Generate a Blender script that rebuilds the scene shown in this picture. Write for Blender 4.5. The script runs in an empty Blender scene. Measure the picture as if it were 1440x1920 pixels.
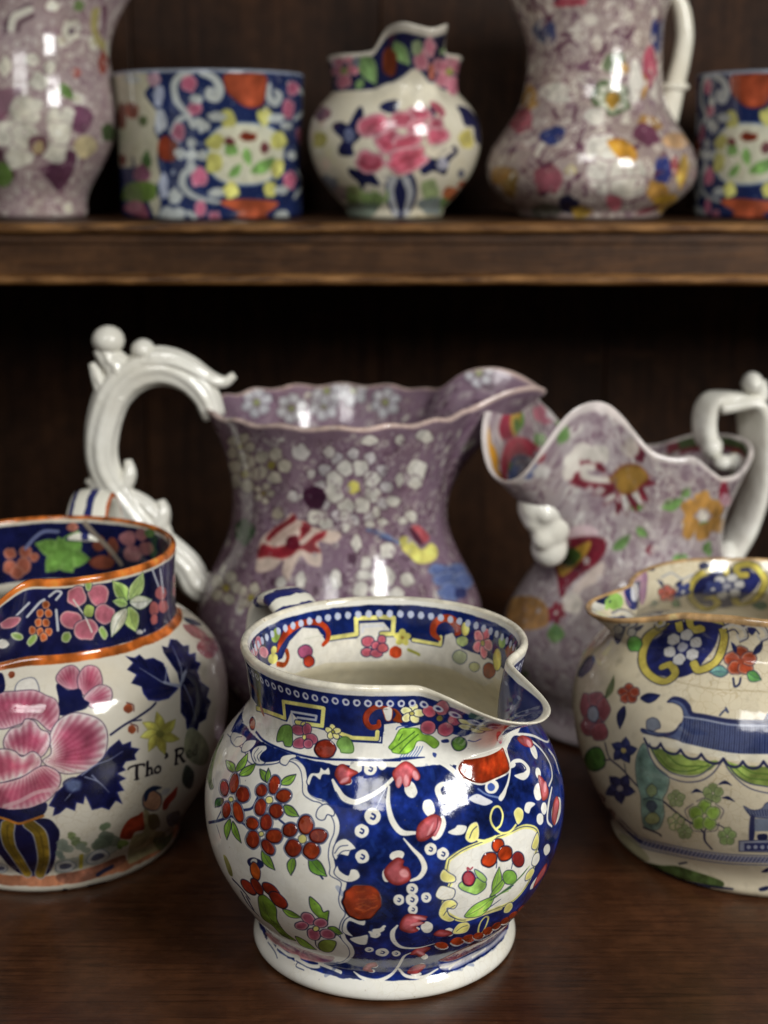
import bpy, bmesh, math, random
import numpy as np
from mathutils import Vector
from mathutils.bvhtree import BVHTree

# ------------------------------------------------------------------ camera
sc = bpy.context.scene
CAM_H, PITCH, FPX = 0.34, math.radians(13.6), 2750.0      # eye height, downward tilt, focal length in photo pixels
cam_d = bpy.data.cameras.new('camera')
cam = bpy.data.objects.new('camera', cam_d)
sc.collection.objects.link(cam)
cam.location = (0, 0, CAM_H)
cam.rotation_euler = (math.pi / 2 - PITCH, 0, 0)
cam_d.sensor_fit = 'HORIZONTAL'
cam_d.sensor_width = 36.0
cam_d.lens = 36.0 * FPX / 1440.0
cam_d.clip_start, cam_d.clip_end = 0.02, 50
cam_d.dof.use_dof = True
cam_d.dof.focus_distance = 0.600
cam_d.dof.aperture_fstop = 8.8
cam_d.dof.aperture_blades = 0
sc.camera = cam
sc.render.resolution_x, sc.render.resolution_y = 768, 1024

# ------------------------------------------------------------------ room light
world = bpy.data.worlds.new('World')
sc.world = world
world.use_nodes = True
bg = world.node_tree.nodes['Background']
bg.inputs[0].default_value = (1.0, 0.95, 0.88, 1)
bg.inputs[1].default_value = 0.02

def area_lamp(name, loc, target, w, h, power, col):
    d = bpy.data.lights.new(name, 'AREA')
    d.shape = 'RECTANGLE'; d.size = w; d.size_y = h; d.energy = power; d.color = col
    o = bpy.data.objects.new(name, d)
    sc.collection.objects.link(o)
    o.location = loc
    o.rotation_euler = (Vector(target) - Vector(loc)).to_track_quat('-Z', 'Y').to_euler()
    return o

def window(centre, aim, cols, rows, pw, ph, gap, power, col):
    """window of separate panes, each pane a lamp"""
    c = Vector(centre); f = (Vector(aim) - c).normalized()
    r = f.cross(Vector((0, 0, 1))).normalized(); u = r.cross(f)
    for i in range(cols):
        for k in range(rows):
            p = c + r * ((i - (cols - 1) / 2) * (pw + gap)) + u * ((k - (rows - 1) / 2) * (ph + gap))
            area_lamp('window_light', p, p + f, pw, ph, power / (cols * rows), col)

# high window to the left of the viewer, and a lower one at the right
window((-0.26, -0.72, 1.34), (0.0, 0.72, 0.12), 2, 2, 0.24, 0.27, 0.03, 10.0, (1.0, 0.992, 0.965))
window((0.82, -0.18, 0.76), (0.05, 0.78, 0.18), 2, 2, 0.17, 0.22, 0.025, 16.0, (1.0, 0.992, 0.965))
# pale wall of the room behind the viewer, lit by those windows
area_lamp('room_light', (-1.3, -1.3, 0.9), (-0.05, 0.7, 0.15), 1.6, 1.4, 3.0, (1.0, 0.97, 0.93))

sc.view_settings.view_transform = 'Standard'
sc.view_settings.look = 'None'
sc.view_settings.exposure = 0.12
sc.view_settings.gamma = 1.0
sc.render.engine = 'CYCLES'
sc.cycles.max_bounces = 8
# ------------------------------------------------------------------ helpers
COL = sc.collection
rng = np.random.default_rng(7)

def view_ray(x, y):
    """direction from the eye through a point measured in the photograph (1440 x 1920)"""
    a, b = (x - 720.0) / FPX, (960.0 - y) / FPX
    c, s = math.cos(PITCH), math.sin(PITCH)
    return Vector((a, c + b * s, -s + b * c)).normalized()

EYE = Vector((0, 0, CAM_H))

def measured(xc, Y, pts):
    """(radius, height) pairs of a pot standing at distance Y, from points measured on its outline"""
    out = []
    for x, y in pts:
        d = PITCH + math.atan((y - 960.0) / FPX)
        h = CAM_H - Y * math.tan(d)
        depth = Y * math.cos(PITCH) + (CAM_H - h) * math.sin(PITCH)
        out.append((abs(x - xc) / FPX * depth, h))
    return out

def pot_x(xc, Y, h):
    return (xc - 720.0) / FPX * (Y * math.cos(PITCH) + (CAM_H - h) * math.sin(PITCH))

def crom(pts, closed=False, n=8):
    """Catmull-Rom curve through points of any dimension"""
    P = np.asarray(pts, float)
    m = len(P)
    out = []
    segs = m if closed else m - 1
    for i in range(segs):
        p1, p2 = P[i], P[(i + 1) % m]
        p0 = P[(i - 1) % m] if (closed or i > 0) else 2 * p1 - p2
        p3 = P[(i + 2) % m] if (closed or i < m - 2) else 2 * p2 - p1
        for t in np.arange(n) / n:
            out.append(0.5 * ((2 * p1) + (p2 - p0) * t + (2 * p0 - 5 * p1 + 4 * p2 - p3) * t * t + (-p0 + 3 * p1 - 3 * p2 + p3) * t ** 3))
    if not closed:
        out.append(P[-1])
    return np.array(out)

def resample(P, n):
    s = np.r_[0, np.cumsum(np.linalg.norm(np.diff(P, axis=0), axis=1))]
    t = np.linspace(0, s[-1], n)
    return np.stack([np.interp(t, s, P[:, k]) for k in range(P.shape[1])], 1)

def tag(o, label, cat, group=None):
    o['label'] = label; o['category'] = cat
    if group: o['group'] = group
    return o

def empty(name, loc):
    o = bpy.data.objects.new(name, None)
    o.empty_display_size = 0.02
    o.location = loc
    COL.objects.link(o)
    return o

def mesh_obj(name, V, F, mat, parent=None, uv=None, normals=None, smooth=True):
    me = bpy.data.meshes.new(name)
    me.from_pydata([tuple(v) for v in V], [], [tuple(int(i) for i in f) for f in F])
    if uv is not None:
        lay = me.uv_layers.new(name='UVMap')
        li = np.empty(len(me.loops), np.int32); me.loops.foreach_get('vertex_index', li)
        arr = np.asarray(uv)[li] if len(uv) == len(V) else np.asarray(uv)
        lay.data.foreach_set('uv', arr.astype(np.float32).ravel())
    me.materials.append(mat)
    if smooth:
        me.polygons.foreach_set('use_smooth', np.ones(len(me.polygons), bool))
    me.update()
    if normals is not None:
        me.normals_split_custom_set_from_vertices([tuple(n) for n in normals])
    o = bpy.data.objects.new(name, me)
    COL.objects.link(o)
    if parent: o.parent = parent
    return o

def S(t, a, b):
    t = np.clip((t - a) / (b - a), 0, 1)
    return t * t * (3 - 2 * t)

# ------------------------------------------------------------------ materials
def new_mat(name):
    m = bpy.data.materials.new(name); m.use_nodes = True
    nt = m.node_tree
    return m, nt, nt.nodes['Principled BSDF']

def ramp(nt, stops):
    r = nt.nodes.new('ShaderNodeValToRGB')
    e = r.color_ramp.elements
    while len(e) < len(stops): e.new(0.5)
    for k, (p, c) in enumerate(stops):
        e[k].position = p; e[k].color = (*c, 1)
    return r

def noise(nt, vec, scale, detail=4, rough=0.55, dist=0.0):
    n = nt.nodes.new('ShaderNodeTexNoise')
    n.inputs['Scale'].default_value = scale; n.inputs['Detail'].default_value = detail
    n.inputs['Roughness'].default_value = rough; n.inputs['Distortion'].default_value = dist
    if vec is not None: nt.links.new(vec, n.inputs['Vector'])
    return n

def mixc(nt, fac, a, b, mode='MIX'):
    m = nt.nodes.new('ShaderNodeMix'); m.data_type = 'RGBA'; m.blend_type = mode
    for s, v in ((0, fac), (6, a), (7, b)):
        if isinstance(v, bpy.types.NodeSocket): nt.links.new(v, m.inputs[s])
        elif s == 0: m.inputs[0].default_value = v
        else: m.inputs[s].default_value = (*v, 1)
    return m.outputs[2]

def glaze_finish(nt, b, rough=0.1, wav=0.12, height=None, hstr=0.0):
    """thin uneven lead glaze: soft waviness, a little pitting"""
    b.inputs['IOR'].default_value = 1.52
    tc = nt.nodes.new('ShaderNodeTexCoord')
    n1 = noise(nt, tc.outputs['Object'], 55, 2)
    n2 = noise(nt, tc.outputs['Object'], 420, 3)
    rr = nt.nodes.new('ShaderNodeMapRange')
    rr.inputs['From Min'].default_value = 0.3; rr.inputs['From Max'].default_value = 0.7
    rr.inputs['To Min'].default_value = rough * 0.7; rr.inputs['To Max'].default_value = rough * 1.5
    nt.links.new(n2.outputs['Fac'], rr.inputs['Value'])
    nt.links.new(rr.outputs['Result'], b.inputs['Roughness'])
    bp = nt.nodes.new('ShaderNodeBump')
    bp.inputs['Strength'].default_value = wav; bp.inputs['Distance'].default_value = 0.002
    nt.links.new(n1.outputs['Fac'], bp.inputs['Height'])
    bq = nt.nodes.new('ShaderNodeBump')
    bq.inputs['Strength'].default_value = 0.06; bq.inputs['Distance'].default_value = 0.0006
    nt.links.new(n2.outputs['Fac'], bq.inputs['Height'])
    nt.links.new(bp.outputs['Normal'], bq.inputs['Normal'])
    last = bq
    if height is not None:
        bh = nt.nodes.new('ShaderNodeBump')
        bh.inputs['Strength'].default_value = hstr; bh.inputs['Distance'].default_value = 0.0009
        nt.links.new(height, bh.inputs['Height'])
        nt.links.new(bq.outputs['Normal'], bh.inputs['Normal'])
        last = bh
    nt.links.new(last.outputs['Normal'], b.inputs['Normal'])

def plain_glaze(name, col, var=0.08, rough=0.12, wav=0.12, stain=None):
    m, nt, b = new_mat(name)
    tc = nt.nodes.new('ShaderNodeTexCoord')
    n = noise(nt, tc.outputs['Object'], 28, 5)
    c2 = stain or tuple(c * (1 - 2 * var) for c in col)
    r = ramp(nt, [(0.35, col), (0.75, c2)])
    nt.links.new(n.outputs['Fac'], r.inputs['Fac'])
    nt.links.new(r.outputs['Color'], b.inputs['Base Color'])
    glaze_finish(nt, b, rough, wav)
    return m

def painted_glaze(name, cv, rough=0.1, wav=0.12, hstr=0.0, craze=0.6):
    m, nt, b = new_mat(name)
    t = nt.nodes.new('ShaderNodeTexImage'); t.image = cv.to_image(name); t.interpolation = 'Cubic'
    # crazing: a net of hair cracks in the glaze, brown with age, plainer in some places than others
    tc = nt.nodes.new('ShaderNodeTexCoord')
    vo = nt.nodes.new('ShaderNodeTexVoronoi'); vo.feature = 'DISTANCE_TO_EDGE'; vo.inputs['Scale'].default_value = 230
    wn = noise(nt, tc.outputs['Object'], 60, 3)
    ad = nt.nodes.new('ShaderNodeMixRGB'); ad.blend_type = 'ADD'; ad.inputs[0].default_value = 0.012
    nt.links.new(tc.outputs['Object'], ad.inputs[1]); nt.links.new(wn.outputs['Color'], ad.inputs[2])
    nt.links.new(ad.outputs[0], vo.inputs['Vector'])
    cr = ramp(nt, [(0.0, (0.74, 0.68, 0.58)), (0.045, (1, 1, 1))])
    nt.links.new(vo.outputs['Distance'], cr.inputs['Fac'])
    wp = noise(nt, tc.outputs['Object'], 16, 3)
    wr = ramp(nt, [(0.42, (0, 0, 0)), (0.62, (craze, craze, craze))])
    nt.links.new(wp.outputs['Fac'], wr.inputs['Fac'])
    cc = mixc(nt, wr.outputs['Color'], (1, 1, 1), cr.outputs['Color'])
    st = noise(nt, tc.outputs['Object'], 22, 5, 0.7)
    sr = ramp(nt, [(0.45, (1, 1, 1)), (0.8, (0.93, 0.885, 0.79))])
    nt.links.new(st.outputs['Fac'], sr.inputs['Fac'])
    cc = mixc(nt, 1.0, cc, sr.outputs['Color'], 'MULTIPLY')
    fin = mixc(nt, 1.0, t.outputs['Color'], cc, 'MULTIPLY')
    nt.links.new(fin, b.inputs['Base Color'])
    h = None
    if hstr:
        th = nt.nodes.new('ShaderNodeTexImage'); th.image = cv.to_relief(name + '_relief'); th.interpolation = 'Cubic'
        h = th.outputs['Color']
    glaze_finish(nt, b, rough, wav, h, hstr)
    return m

def wood(name, stops, along='X', scale=1.0, rough=0.38, bump=0.25, worn=None, spec=0.5):
    m, nt, b = new_mat(name)
    tc = nt.nodes.new('ShaderNodeTexCoord')
    mp = nt.nodes.new('ShaderNodeMapping')
    st = {'X': (1.5, 11, 11), 'Z': (11, 11, 1.5)}[along]
    mp.inputs['Scale'].default_value = tuple(s * scale for s in st)
    nt.links.new(tc.outputs['Object'], mp.inputs['Vector'])
    n1 = noise(nt, mp.outputs['Vector'], 3.0, 9, 0.66, 2.4)
    mp2 = nt.nodes.new('ShaderNodeMapping')
    mp2.inputs['Scale'].default_value = tuple(s * scale for s in ({'X': (7, 190, 190), 'Z': (190, 190, 7)}[along]))
    nt.links.new(tc.outputs['Object'], mp2.inputs['Vector'])
    n2 = noise(nt, mp2.outputs['Vector'], 3.0, 4, 0.6)
    r = ramp(nt, stops)
    nt.links.new(n1.outputs['Fac'], r.inputs['Fac'])
    pores = ramp(nt, [(0.34, (0.55, 0.5, 0.46)), (0.5, (1, 1, 1))])
    nt.links.new(n2.outputs['Fac'], pores.inputs['Fac'])
    c = mixc(nt, 1.0, r.outputs['Color'], pores.outputs['Color'], 'MULTIPLY')
    n3 = noise(nt, tc.outputs['Object'], 9, 3)
    bl = ramp(nt, [(0.3, (0.62, 0.6, 0.6)), (0.7, (1.15, 1.12, 1.1))])
    nt.links.new(n3.outputs['Fac'], bl.inputs['Fac'])
    c = mixc(nt, 1.0, c, bl.outputs['Color'], 'MULTIPLY')
    # scratches and old rub marks, running every way
    mps = nt.nodes.new('ShaderNodeMapping'); mps.inputs['Rotation'].default_value = (0, 0, 0.5); mps.inputs['Scale'].default_value = (14, 260, 40)
    nt.links.new(tc.outputs['Object'], mps.inputs['Vector'])
    ns = noise(nt, mps.outputs['Vector'], 1.0, 2, 0.5)
    scr = ramp(nt, [(0.70, (0, 0, 0)), (0.76, (0.28, 0.28, 0.28))])
    nt.links.new(ns.outputs['Fac'], scr.inputs['Fac'])
    c = mixc(nt, scr.outputs['Color'], c, tuple(min(1, 2.2 * q) for q in stops[-1][1]))
    nd = noise(nt, tc.outputs['Object'], 75, 6, 0.7)
    dirt = ramp(nt, [(0.44, (0.72, 0.7, 0.68)), (0.6, (1.06, 1.05, 1.04))])
    nt.links.new(nd.outputs['Fac'], dirt.inputs['Fac'])
    c = mixc(nt, 1.0, c, dirt.outputs['Color'], 'MULTIPLY')
    if worn:
        mpw = nt.nodes.new('ShaderNodeMapping'); mpw.inputs['Scale'].default_value = (9, 60, 60)
        nt.links.new(tc.outputs['Object'], mpw.inputs['Vector'])
        nw = noise(nt, mpw.outputs['Vector'], 3.0, 5, 0.65)
        wr = ramp(nt, [(0.42, (0, 0, 0)), (0.62, (1, 1, 1))])
        nt.links.new(nw.outputs['Fac'], wr.inputs['Fac'])
        c = mixc(nt, wr.outputs['Color'], c, worn)
    nt.links.new(c, b.inputs['Base Color'])
    b.inputs['Specular IOR Level'].default_value = spec
    rr = nt.nodes.new('ShaderNodeMapRange')
    rr.inputs['To Min'].default_value = rough * 0.75; rr.inputs['To Max'].default_value = rough * 1.3
    nt.links.new(n3.outputs['Fac'], rr.inputs['Value'])
    nt.links.new(rr.outputs['Result'], b.inputs['Roughness'])
    bp = nt.nodes.new('ShaderNodeBump'); bp.inputs['Strength'].default_value = bump; bp.inputs['Distance'].default_value = 0.0006
    nt.links.new(n2.outputs['Fac'], bp.inputs['Height'])
    nt.links.new(bp.outputs['Normal'], b.inputs['Normal'])
    return m

# ------------------------------------------------------------------ painter: draws on the unrolled skin of a pot
def hexc(c):
    return np.array(c, np.float32) / 255.0

def smooth_noise(H, W, cells, seed):
    """tileable-in-x value noise 0..1"""
    g = np.random.default_rng(seed)
    out = np.zeros((H, W), np.float32); amp = 1.0; tot = 0
    for o in range(4):
        cx = max(2, int(cells * 2 ** o)); cy = max(2, int(cx * H / W))
        t = g.random((cy + 2, cx)).astype(np.float32)
        xs = np.arange(W) * cx / W; ys = np.arange(H) * cy / H
        x0 = xs.astype(int); fx = xs - x0; fx = fx * fx * (3 - 2 * fx)
        y0 = ys.astype(int); fy = ys - y0; fy = (fy * fy * (3 - 2 * fy))[:, None]
        a = t[y0][:, x0 % cx] * (1 - fx) + t[y0][:, (x0 + 1) % cx] * fx
        c = t[y0 + 1][:, x0 % cx] * (1 - fx) + t[y0 + 1][:, (x0 + 1) % cx] * fx
        out += amp * (a * (1 - fy) + c * fy); tot += amp; amp *= 0.6
    return out / tot

class Canvas:
    def __init__(self, W, H, base, seed=1, mottle=0.05):
        self.W, self.H = W, H
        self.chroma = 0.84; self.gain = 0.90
        self.img = np.empty((H, W, 3), np.float32); self.img[:] = hexc(base)
        self.rel = np.zeros((H, W), np.float32)
        self.n = smooth_noise(H, W, 24, seed)            # broad wash
        self.n2 = smooth_noise(H, W, 110, seed + 1)      # brush grain
        self.img *= (1 + mottle * (self.n[..., None] - 0.5) * 2)
    def to_image(self, name):
        im = bpy.data.images.new(name, self.W, self.H)
        px = np.ones((self.H, self.W, 4), np.float32)
        # brush marks: colour lies thick and thin, in short slanting strokes; white clay stays clean
        sat = np.clip((self.img.max(2) - self.img.min(2) - 0.17) * 2.4, 0, 1)
        H, W = self.H, self.W
        st = smooth_noise(H, W, max(40, W // 26), 77); sl = smooth_noise(H, W, max(12, W // 90), 78)
        sh = st.copy()
        for k in (1, 2, 3, 4, 5): sh += np.roll(np.roll(st, k, 1), k, 0)
        sh = sh / 6 - 0.5
        k = 1 + sat * (sh * 1.1 + (sl - 0.5) * 0.5)
        self.img = np.clip(self.img * k[..., None] + (np.clip(sh, 0, 1) * sat * 0.10)[..., None], 0, 1)
        lum = self.img @ np.array([0.3, 0.59, 0.11], np.float32)
        px[..., :3] = np.clip(lum[..., None] + (self.img - lum[..., None]) * self.chroma, 0, 1) * self.gain     # chroma dulls old enamels; gain paints light falloff into all but the front jug
        im.pixels.foreach_set(px.ravel()); im.update(); im.pack()
        return im
    def to_relief(self, name):
        im = bpy.data.images.new(name, self.W, self.H)
        im.colorspace_settings.name = 'Non-Color'
        px = np.ones((self.H, self.W, 4), np.float32)
        px[..., :3] = np.clip(self.rel, 0, 1)[..., None]
        im.pixels.foreach_set(px.ravel()); im.update(); im.pack()
        return im
    def window(self, x0, x1, y0, y1):
        x0, x1 = int(math.floor(x0)) - 2, int(math.ceil(x1)) + 3
        y0, y1 = max(0, int(math.floor(y0)) - 2), min(self.H, int(math.ceil(y1)) + 3)
        if y1 <= y0 or x1 - x0 > self.W: return None
        xs = np.arange(x0, x1); ys = np.arange(y0, y1)
        return xs, ys, np.ix_(ys, xs % self.W)
    def lay(self, ix, cov, col, wash=0.12, rel=None, relv=0.0):
        col = np.asarray(col, np.float32)
        k = 1 + wash * ((self.n[ix] - 0.5) * 1.6 + (self.n2[ix] - 0.5) * 1.4)
        c = np.clip(col * k[..., None], 0, 1)
        a = cov[..., None]
        self.img[ix] = self.img[ix] * (1 - a) + c * a
        if relv: self.rel[ix] = self.rel[ix] * (1 - cov) + relv * cov
    def poly(self, P, col, edge=None, gw=None, line=None, lw=1.2, wash=0.12, alpha=1.0, relv=0.0, ax=1.0, streak=None):
        """filled polygon; edge/gw: colour at the rim of the patch fading inwards; line: printed outline"""
        P = np.asarray(P, np.float64)
        if len(P) < 3: return
        pad = (lw if line is not None else 0) + 1
        w = self.window(P[:, 0].min() - pad, P[:, 0].max() + pad, P[:, 1].min() - pad, P[:, 1].max() + pad)
        if w is None: return
        xs, ys, ix = w
        X, Y = np.meshgrid(xs + 0.5, ys + 0.5)
        d2 = np.full(X.shape, 1e12); inside = np.zeros(X.shape, bool)
        Q = np.roll(P, -1, 0)
        for (ax0, ay0), (bx, by) in zip(P, Q):
            ex, ey = (bx - ax0) * ax, by - ay0
            wx, wy = (X - ax0) * ax, Y - ay0
            L = ex * ex + ey * ey
            if L < 1e-9: continue
            t = np.clip((wx * ex + wy * ey) / L, 0, 1)
            np.minimum(d2, (wx - ex * t) ** 2 + (wy - ey * t) ** 2, out=d2)
            c = (ay0 > Y) != (by > Y)
            if c.any():
                xi = ax0 + (Y - ay0) / (by - ay0 if by != ay0 else 1e-9) * (bx - ax0)
                inside ^= c & (X < xi)
        d = np.sqrt(d2); sd = np.where(inside, -d, d)
        if col is not None:
            cov = np.clip(0.5 - sd, 0, 1) * alpha
            cc = hexc(col)
            if edge is not None:
                t = np.clip(-sd / (gw or 6), 0, 1)[..., None]; t = t * t * (3 - 2 * t)
                cc = hexc(edge) * (1 - t) + cc * t
            if streak is not None:
                (ox, oy, nst, amt, scol) = streak
                ang = np.arctan2(Y - oy, (X - ox) * ax)
                k = (0.5 + 0.5 * np.cos(ang * nst + 6 * self.n[ix]))[..., None] * amt * np.clip(-sd / 4, 0, 1)[..., None]
                cc = cc * (1 - k) + hexc(scol) * k
            rr = relv * np.clip(-sd / 2.5, 0, 1) * (0.75 + 0.5 * self.n2[ix]) if relv else None
            self.lay(ix, cov, np.broadcast_to(cc, X.shape + (3,)), wash)
            if relv: self.rel[ix] = np.maximum(self.rel[ix] * (1 - cov), rr)
        if line is not None:
            cov = np.clip(lw / 2 + 0.5 - d, 0, 1) * np.clip(0.55 + 0.9 * self.n2[ix], 0, 1)
            self.lay(ix, cov, np.broadcast_to(hexc(line), X.shape + (3,)), 0.2)
    def stroke(self, P, w, col, wash=0.12, alpha=1.0, ax=1.0, relv=0.0):
        """brush line; w is one width or one per point"""
        P = np.asarray(P, np.float64)
        W = np.broadcast_to(np.asarray(w, float), (len(P),))
        m = W.max() + 1
        wd = self.window(P[:, 0].min() - m, P[:, 0].max() + m, P[:, 1].min() - m, P[:, 1].max() + m)
        if wd is None: return
        xs, ys, ix = wd
        X, Y = np.meshgrid(xs + 0.5, ys + 0.5)
        best = np.full(X.shape, 1e9)
        for k in range(len(P) - 1):
            a, b = P[k], P[k + 1]
            ex, ey = (b[0] - a[0]) * ax, b[1] - a[1]
            wx, wy = (X - a[0]) * ax, Y - a[1]
            L = ex * ex + ey * ey
            t = np.clip((wx * ex + wy * ey) / L, 0, 1) if L > 1e-9 else 0 * X
            np.minimum(best, np.hypot(wx - ex * t, wy - ey * t) - 0.5 * (W[k] * (1 - t) + W[k + 1] * t), out=best)
        cov = np.clip(0.5 - best, 0, 1) * alpha
        self.lay(ix, cov, np.broadcast_to(hexc(col), X.shape + (3,)), wash)
        if relv: self.rel[ix] = np.maximum(self.rel[ix], relv * np.clip(-best / 1.5, 0, 1))

# ------------------------------------------------------------------ pots
class Pot:
    """A thrown pot: profile turned on an axis, wall thickness, lip and spout pulled out of it. Knows its own skin (u, v)."""
    def __init__(self, xc, Y, z0, prof, rimz=None, spout=None, spout_az=-90, spout_from=None, spout_pow=1.6,
                 thick=0.0035, cols=320, rows=110, ripple=None, depth_in=None, lipw=None):
        self.z0 = z0
        self.X = pot_x(xc, Y, z0 + 0.5 * prof[-1][1]); self.Y = Y
        P = resample(crom(prof, n=12), rows)
        T = np.gradient(P, axis=0); T /= np.linalg.norm(T, axis=1)[:, None]
        N = np.stack([T[:, 1], -T[:, 0]], 1)              # outward
        inn = P - N * thick
        zmin = (P[:, 1].min() + 0.006) if depth_in is None else depth_in
        keep = (inn[:, 1] > zmin) & (inn[:, 0] > 0.004)
        # lip: half circle
        e = P[-1]; nrm = N[-1]; tan = T[-1]
        c = e - nrm * thick / 2
        lip = [c + (nrm * math.cos(a) + tan * math.sin(a)) * thick / 2 for a in np.linspace(0, math.pi, 9)[1:-1]]
        inner = inn[keep][::-1]
        floor = np.array([[inner[-1][0] * k, inner[-1][1] - 0.001 * (1 - k)] for k in (0.75, 0.5, 0.25, 0.0)])
        under = np.array([[0.0, P[0][1] + 0.002], [P[0][0] * 0.8, P[0][1] + 0.002], [P[0][0] * 0.93, P[0][1] + 0.0008]])
        B = np.vstack([under, P, lip, inner, floor])
        self.n_under, self.n_out, self.n_lip, self.n_in = 3, rows, len(lip), len(inner)
        s = np.r_[0, np.cumsum(np.linalg.norm(np.diff(B, axis=0), axis=1))]
        self.len = s[-1]; self.s = s; self.B = B
        th = np.linspace(0, 2 * math.pi, cols + 1)         # starts at the back of the pot
        self.th = th
        ang = th + math.pi / 2
        R = np.repeat(B[:, 0][:, None], cols + 1, 1); Z = np.repeat(B[:, 1][:, None], cols + 1, 1)
        top = prof[-1][1]
        if spout is not None or rimz is not None:
            z1 = spout_from if spout_from is not None else 0.6 * top
            g = np.clip((Z - z1) / (top - z1), 0, 1.15)
            g = g ** spout_pow
            rel = (np.degrees(ang) - spout_az + 180) % 360 - 180
            tab = np.array(sorted(spout))
            tt = np.vstack([tab - [360, 0, 0], tab, tab + [360, 0, 0]])
            fine = np.linspace(-180, 180, 721)
            ker = np.exp(-0.5 * (np.arange(-20, 21) / 5.0) ** 2); ker /= ker.sum()
            f = []
            for k in (1, 2):
                y = np.interp(fine, tt[:, 0], tt[:, k])
                y = np.convolve(np.r_[y[-41:-1], y, y[1:41]], ker, 'same')[40:-40]
                f.append(np.interp(rel, fine, y))
            R = R + g * f[0][None, :] * np.clip(R / 0.01, 0, 1)
            Z = Z + g * f[1][None, :]
        if ripple is not None:
            R, Z = ripple(R, Z, ang[None, :], top)
        self.V = np.stack([self.X + R * np.cos(ang), self.Y + R * np.sin(ang), z0 + Z], -1)   # world space
        self.rows, self.cols = len(B), cols
        dV0 = np.zeros_like(self.V); 
        ext = np.concatenate([self.V[:, -2:-1], self.V, self.V[:, 1:2]], 1)
        du = ext[:, 2:] - ext[:, :-2]
        dv = np.gradient(self.V, axis=0)
        nn = np.cross(du, dv); ln = np.linalg.norm(nn, axis=2, keepdims=True)
        nn = nn / np.maximum(ln, 1e-12)
        bad = ln[..., 0] < 1e-9
        for r_, c_ in zip(*np.where(bad)):
            nn[r_, c_] = (0, 0, -1 if r_ < 3 else 1)
        self.N = nn
        # quads (r, c)
        idx = lambda r, c: r * (cols + 1) + c
        vs = self.V.reshape(-1, 3)
        tris = []
        self.tri_cell = []
        r0, r1 = self.n_under, self.rows - 5
        for r in range(r0, r1):
            for c in range(0, cols, 1):
                a, b, cc, d = idx(r, c), idx(r, c + 1), idx(r + 1, c + 1), idx(r + 1, c)
                tris.append((a, b, cc, d))
        self.bvh = BVHTree.FromPolygons([Vector(v) for v in vs], tris)
        self.quads = tris; self.vs = vs
    # skin coordinates ---------------------------------------------------
    def canvas(self, ppm, base, rref=None, seed=1, mottle=0.05):
        self.rref = rref or float(self.B[self.n_under:self.n_under + self.n_out, 0].max())
        W = int(2 * math.pi * self.rref * ppm); H = int(self.len * ppm)
        self.cv = Canvas(W, H, base, seed, mottle)
        self.ppm = ppm
        return self.cv
    def hit(self, x, y):
        loc, nor, i, dist = self.bvh.ray_cast(EYE, view_ray(x, y))
        if loc is None: return None
        a, b, c, d = self.quads[i]
        p = np.array(loc)
        A, B_, D = self.vs[a], self.vs[b], self.vs[d]; C = self.vs[c]
        e1, e2 = 0.5 * ((B_ - A) + (C - D)), 0.5 * ((D - A) + (C - B_)); w = p - 0.25 * (A + B_ + C + D)
        m11, m12, m22 = e1 @ e1, e1 @ e2, e2 @ e2
        det = m11 * m22 - m12 * m12 + 1e-18
        s = ((w @ e1) * m22 - (w @ e2) * m12) / det + 0.5; t = ((w @ e2) * m11 - (w @ e1) * m12) / det + 0.5
        r, cidx = divmod(a, self.cols + 1)
        u = (cidx + min(max(s, 0), 1)) / self.cols
        v = self.s[r] + (self.s[r + 1] - self.s[r]) * min(max(t, 0), 1)
        return np.array([u * self.cv.W, v / self.len * self.cv.H]), dist
    def map(self, pts):
        """photo points -> skin pixels; points past the pot's edge are dropped"""
        out = []
        for x, y in pts:
            h = self.hit(x, y)
            if h is None: continue
            q = h[0]
            if out: q[0] += self.cv.W * round((out[-1][0] - q[0]) / self.cv.W)
            out.append(q)
        return np.array(out)
    def axr(self, v):
        """true width of one skin pixel column at row v, relative to a row"""
        s = v / self.cv.H * self.len
        return float(np.interp(s, self.s, self.B[:, 0])) / self.rref
    # drawing in measured points ----------------------------------------
    def px(self, x=720, y=1400):
        """skin pixels per photo pixel near a point"""
        h = self.hit(x, y)
        d = h[1] if h else (self.Y * 1.05)
        return self.ppm * d / FPX
    def P(self, pts, col, edge=None, gw=None, line=None, lw=1.2, n=5, sharp=False, **k):
        C = np.asarray(pts, float) if sharp else crom(pts, True, n)
        if sharp:
            C = np.vstack([np.linspace(C[i], C[(i + 1) % len(C)], 6)[:-1] for i in range(len(C))])
        M = self.map(C)
        if len(M) < 3: return
        s = self.px(*pts[0])
        ax = self.axr(M[:, 1].mean())
        self.cv.poly(M, col, edge, (gw or 6) * s, line, lw * s, ax=ax, **k)
    def L(self, pts, w, col, n=6, sharp=False, taper=None, **k):
        C = np.asarray(pts, float)
        if sharp or len(C) < 3:
            C = np.vstack([np.linspace(C[i], C[i + 1], 8)[:-1] for i in range(len(C) - 1)] + [C[-1:]])
        else: C = crom(C, False, n)
        M = self.map(C)
        if len(M) < 2: return
        s = self.px(*pts[0])
        if taper is not None:
            w = np.interp(np.linspace(0, 1, len(M)), np.linspace(0, 1, len(taper)), taper)
        self.cv.stroke(M, np.asarray(w) * s, col, ax=self.axr(M[:, 1].mean()), **k)
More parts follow.
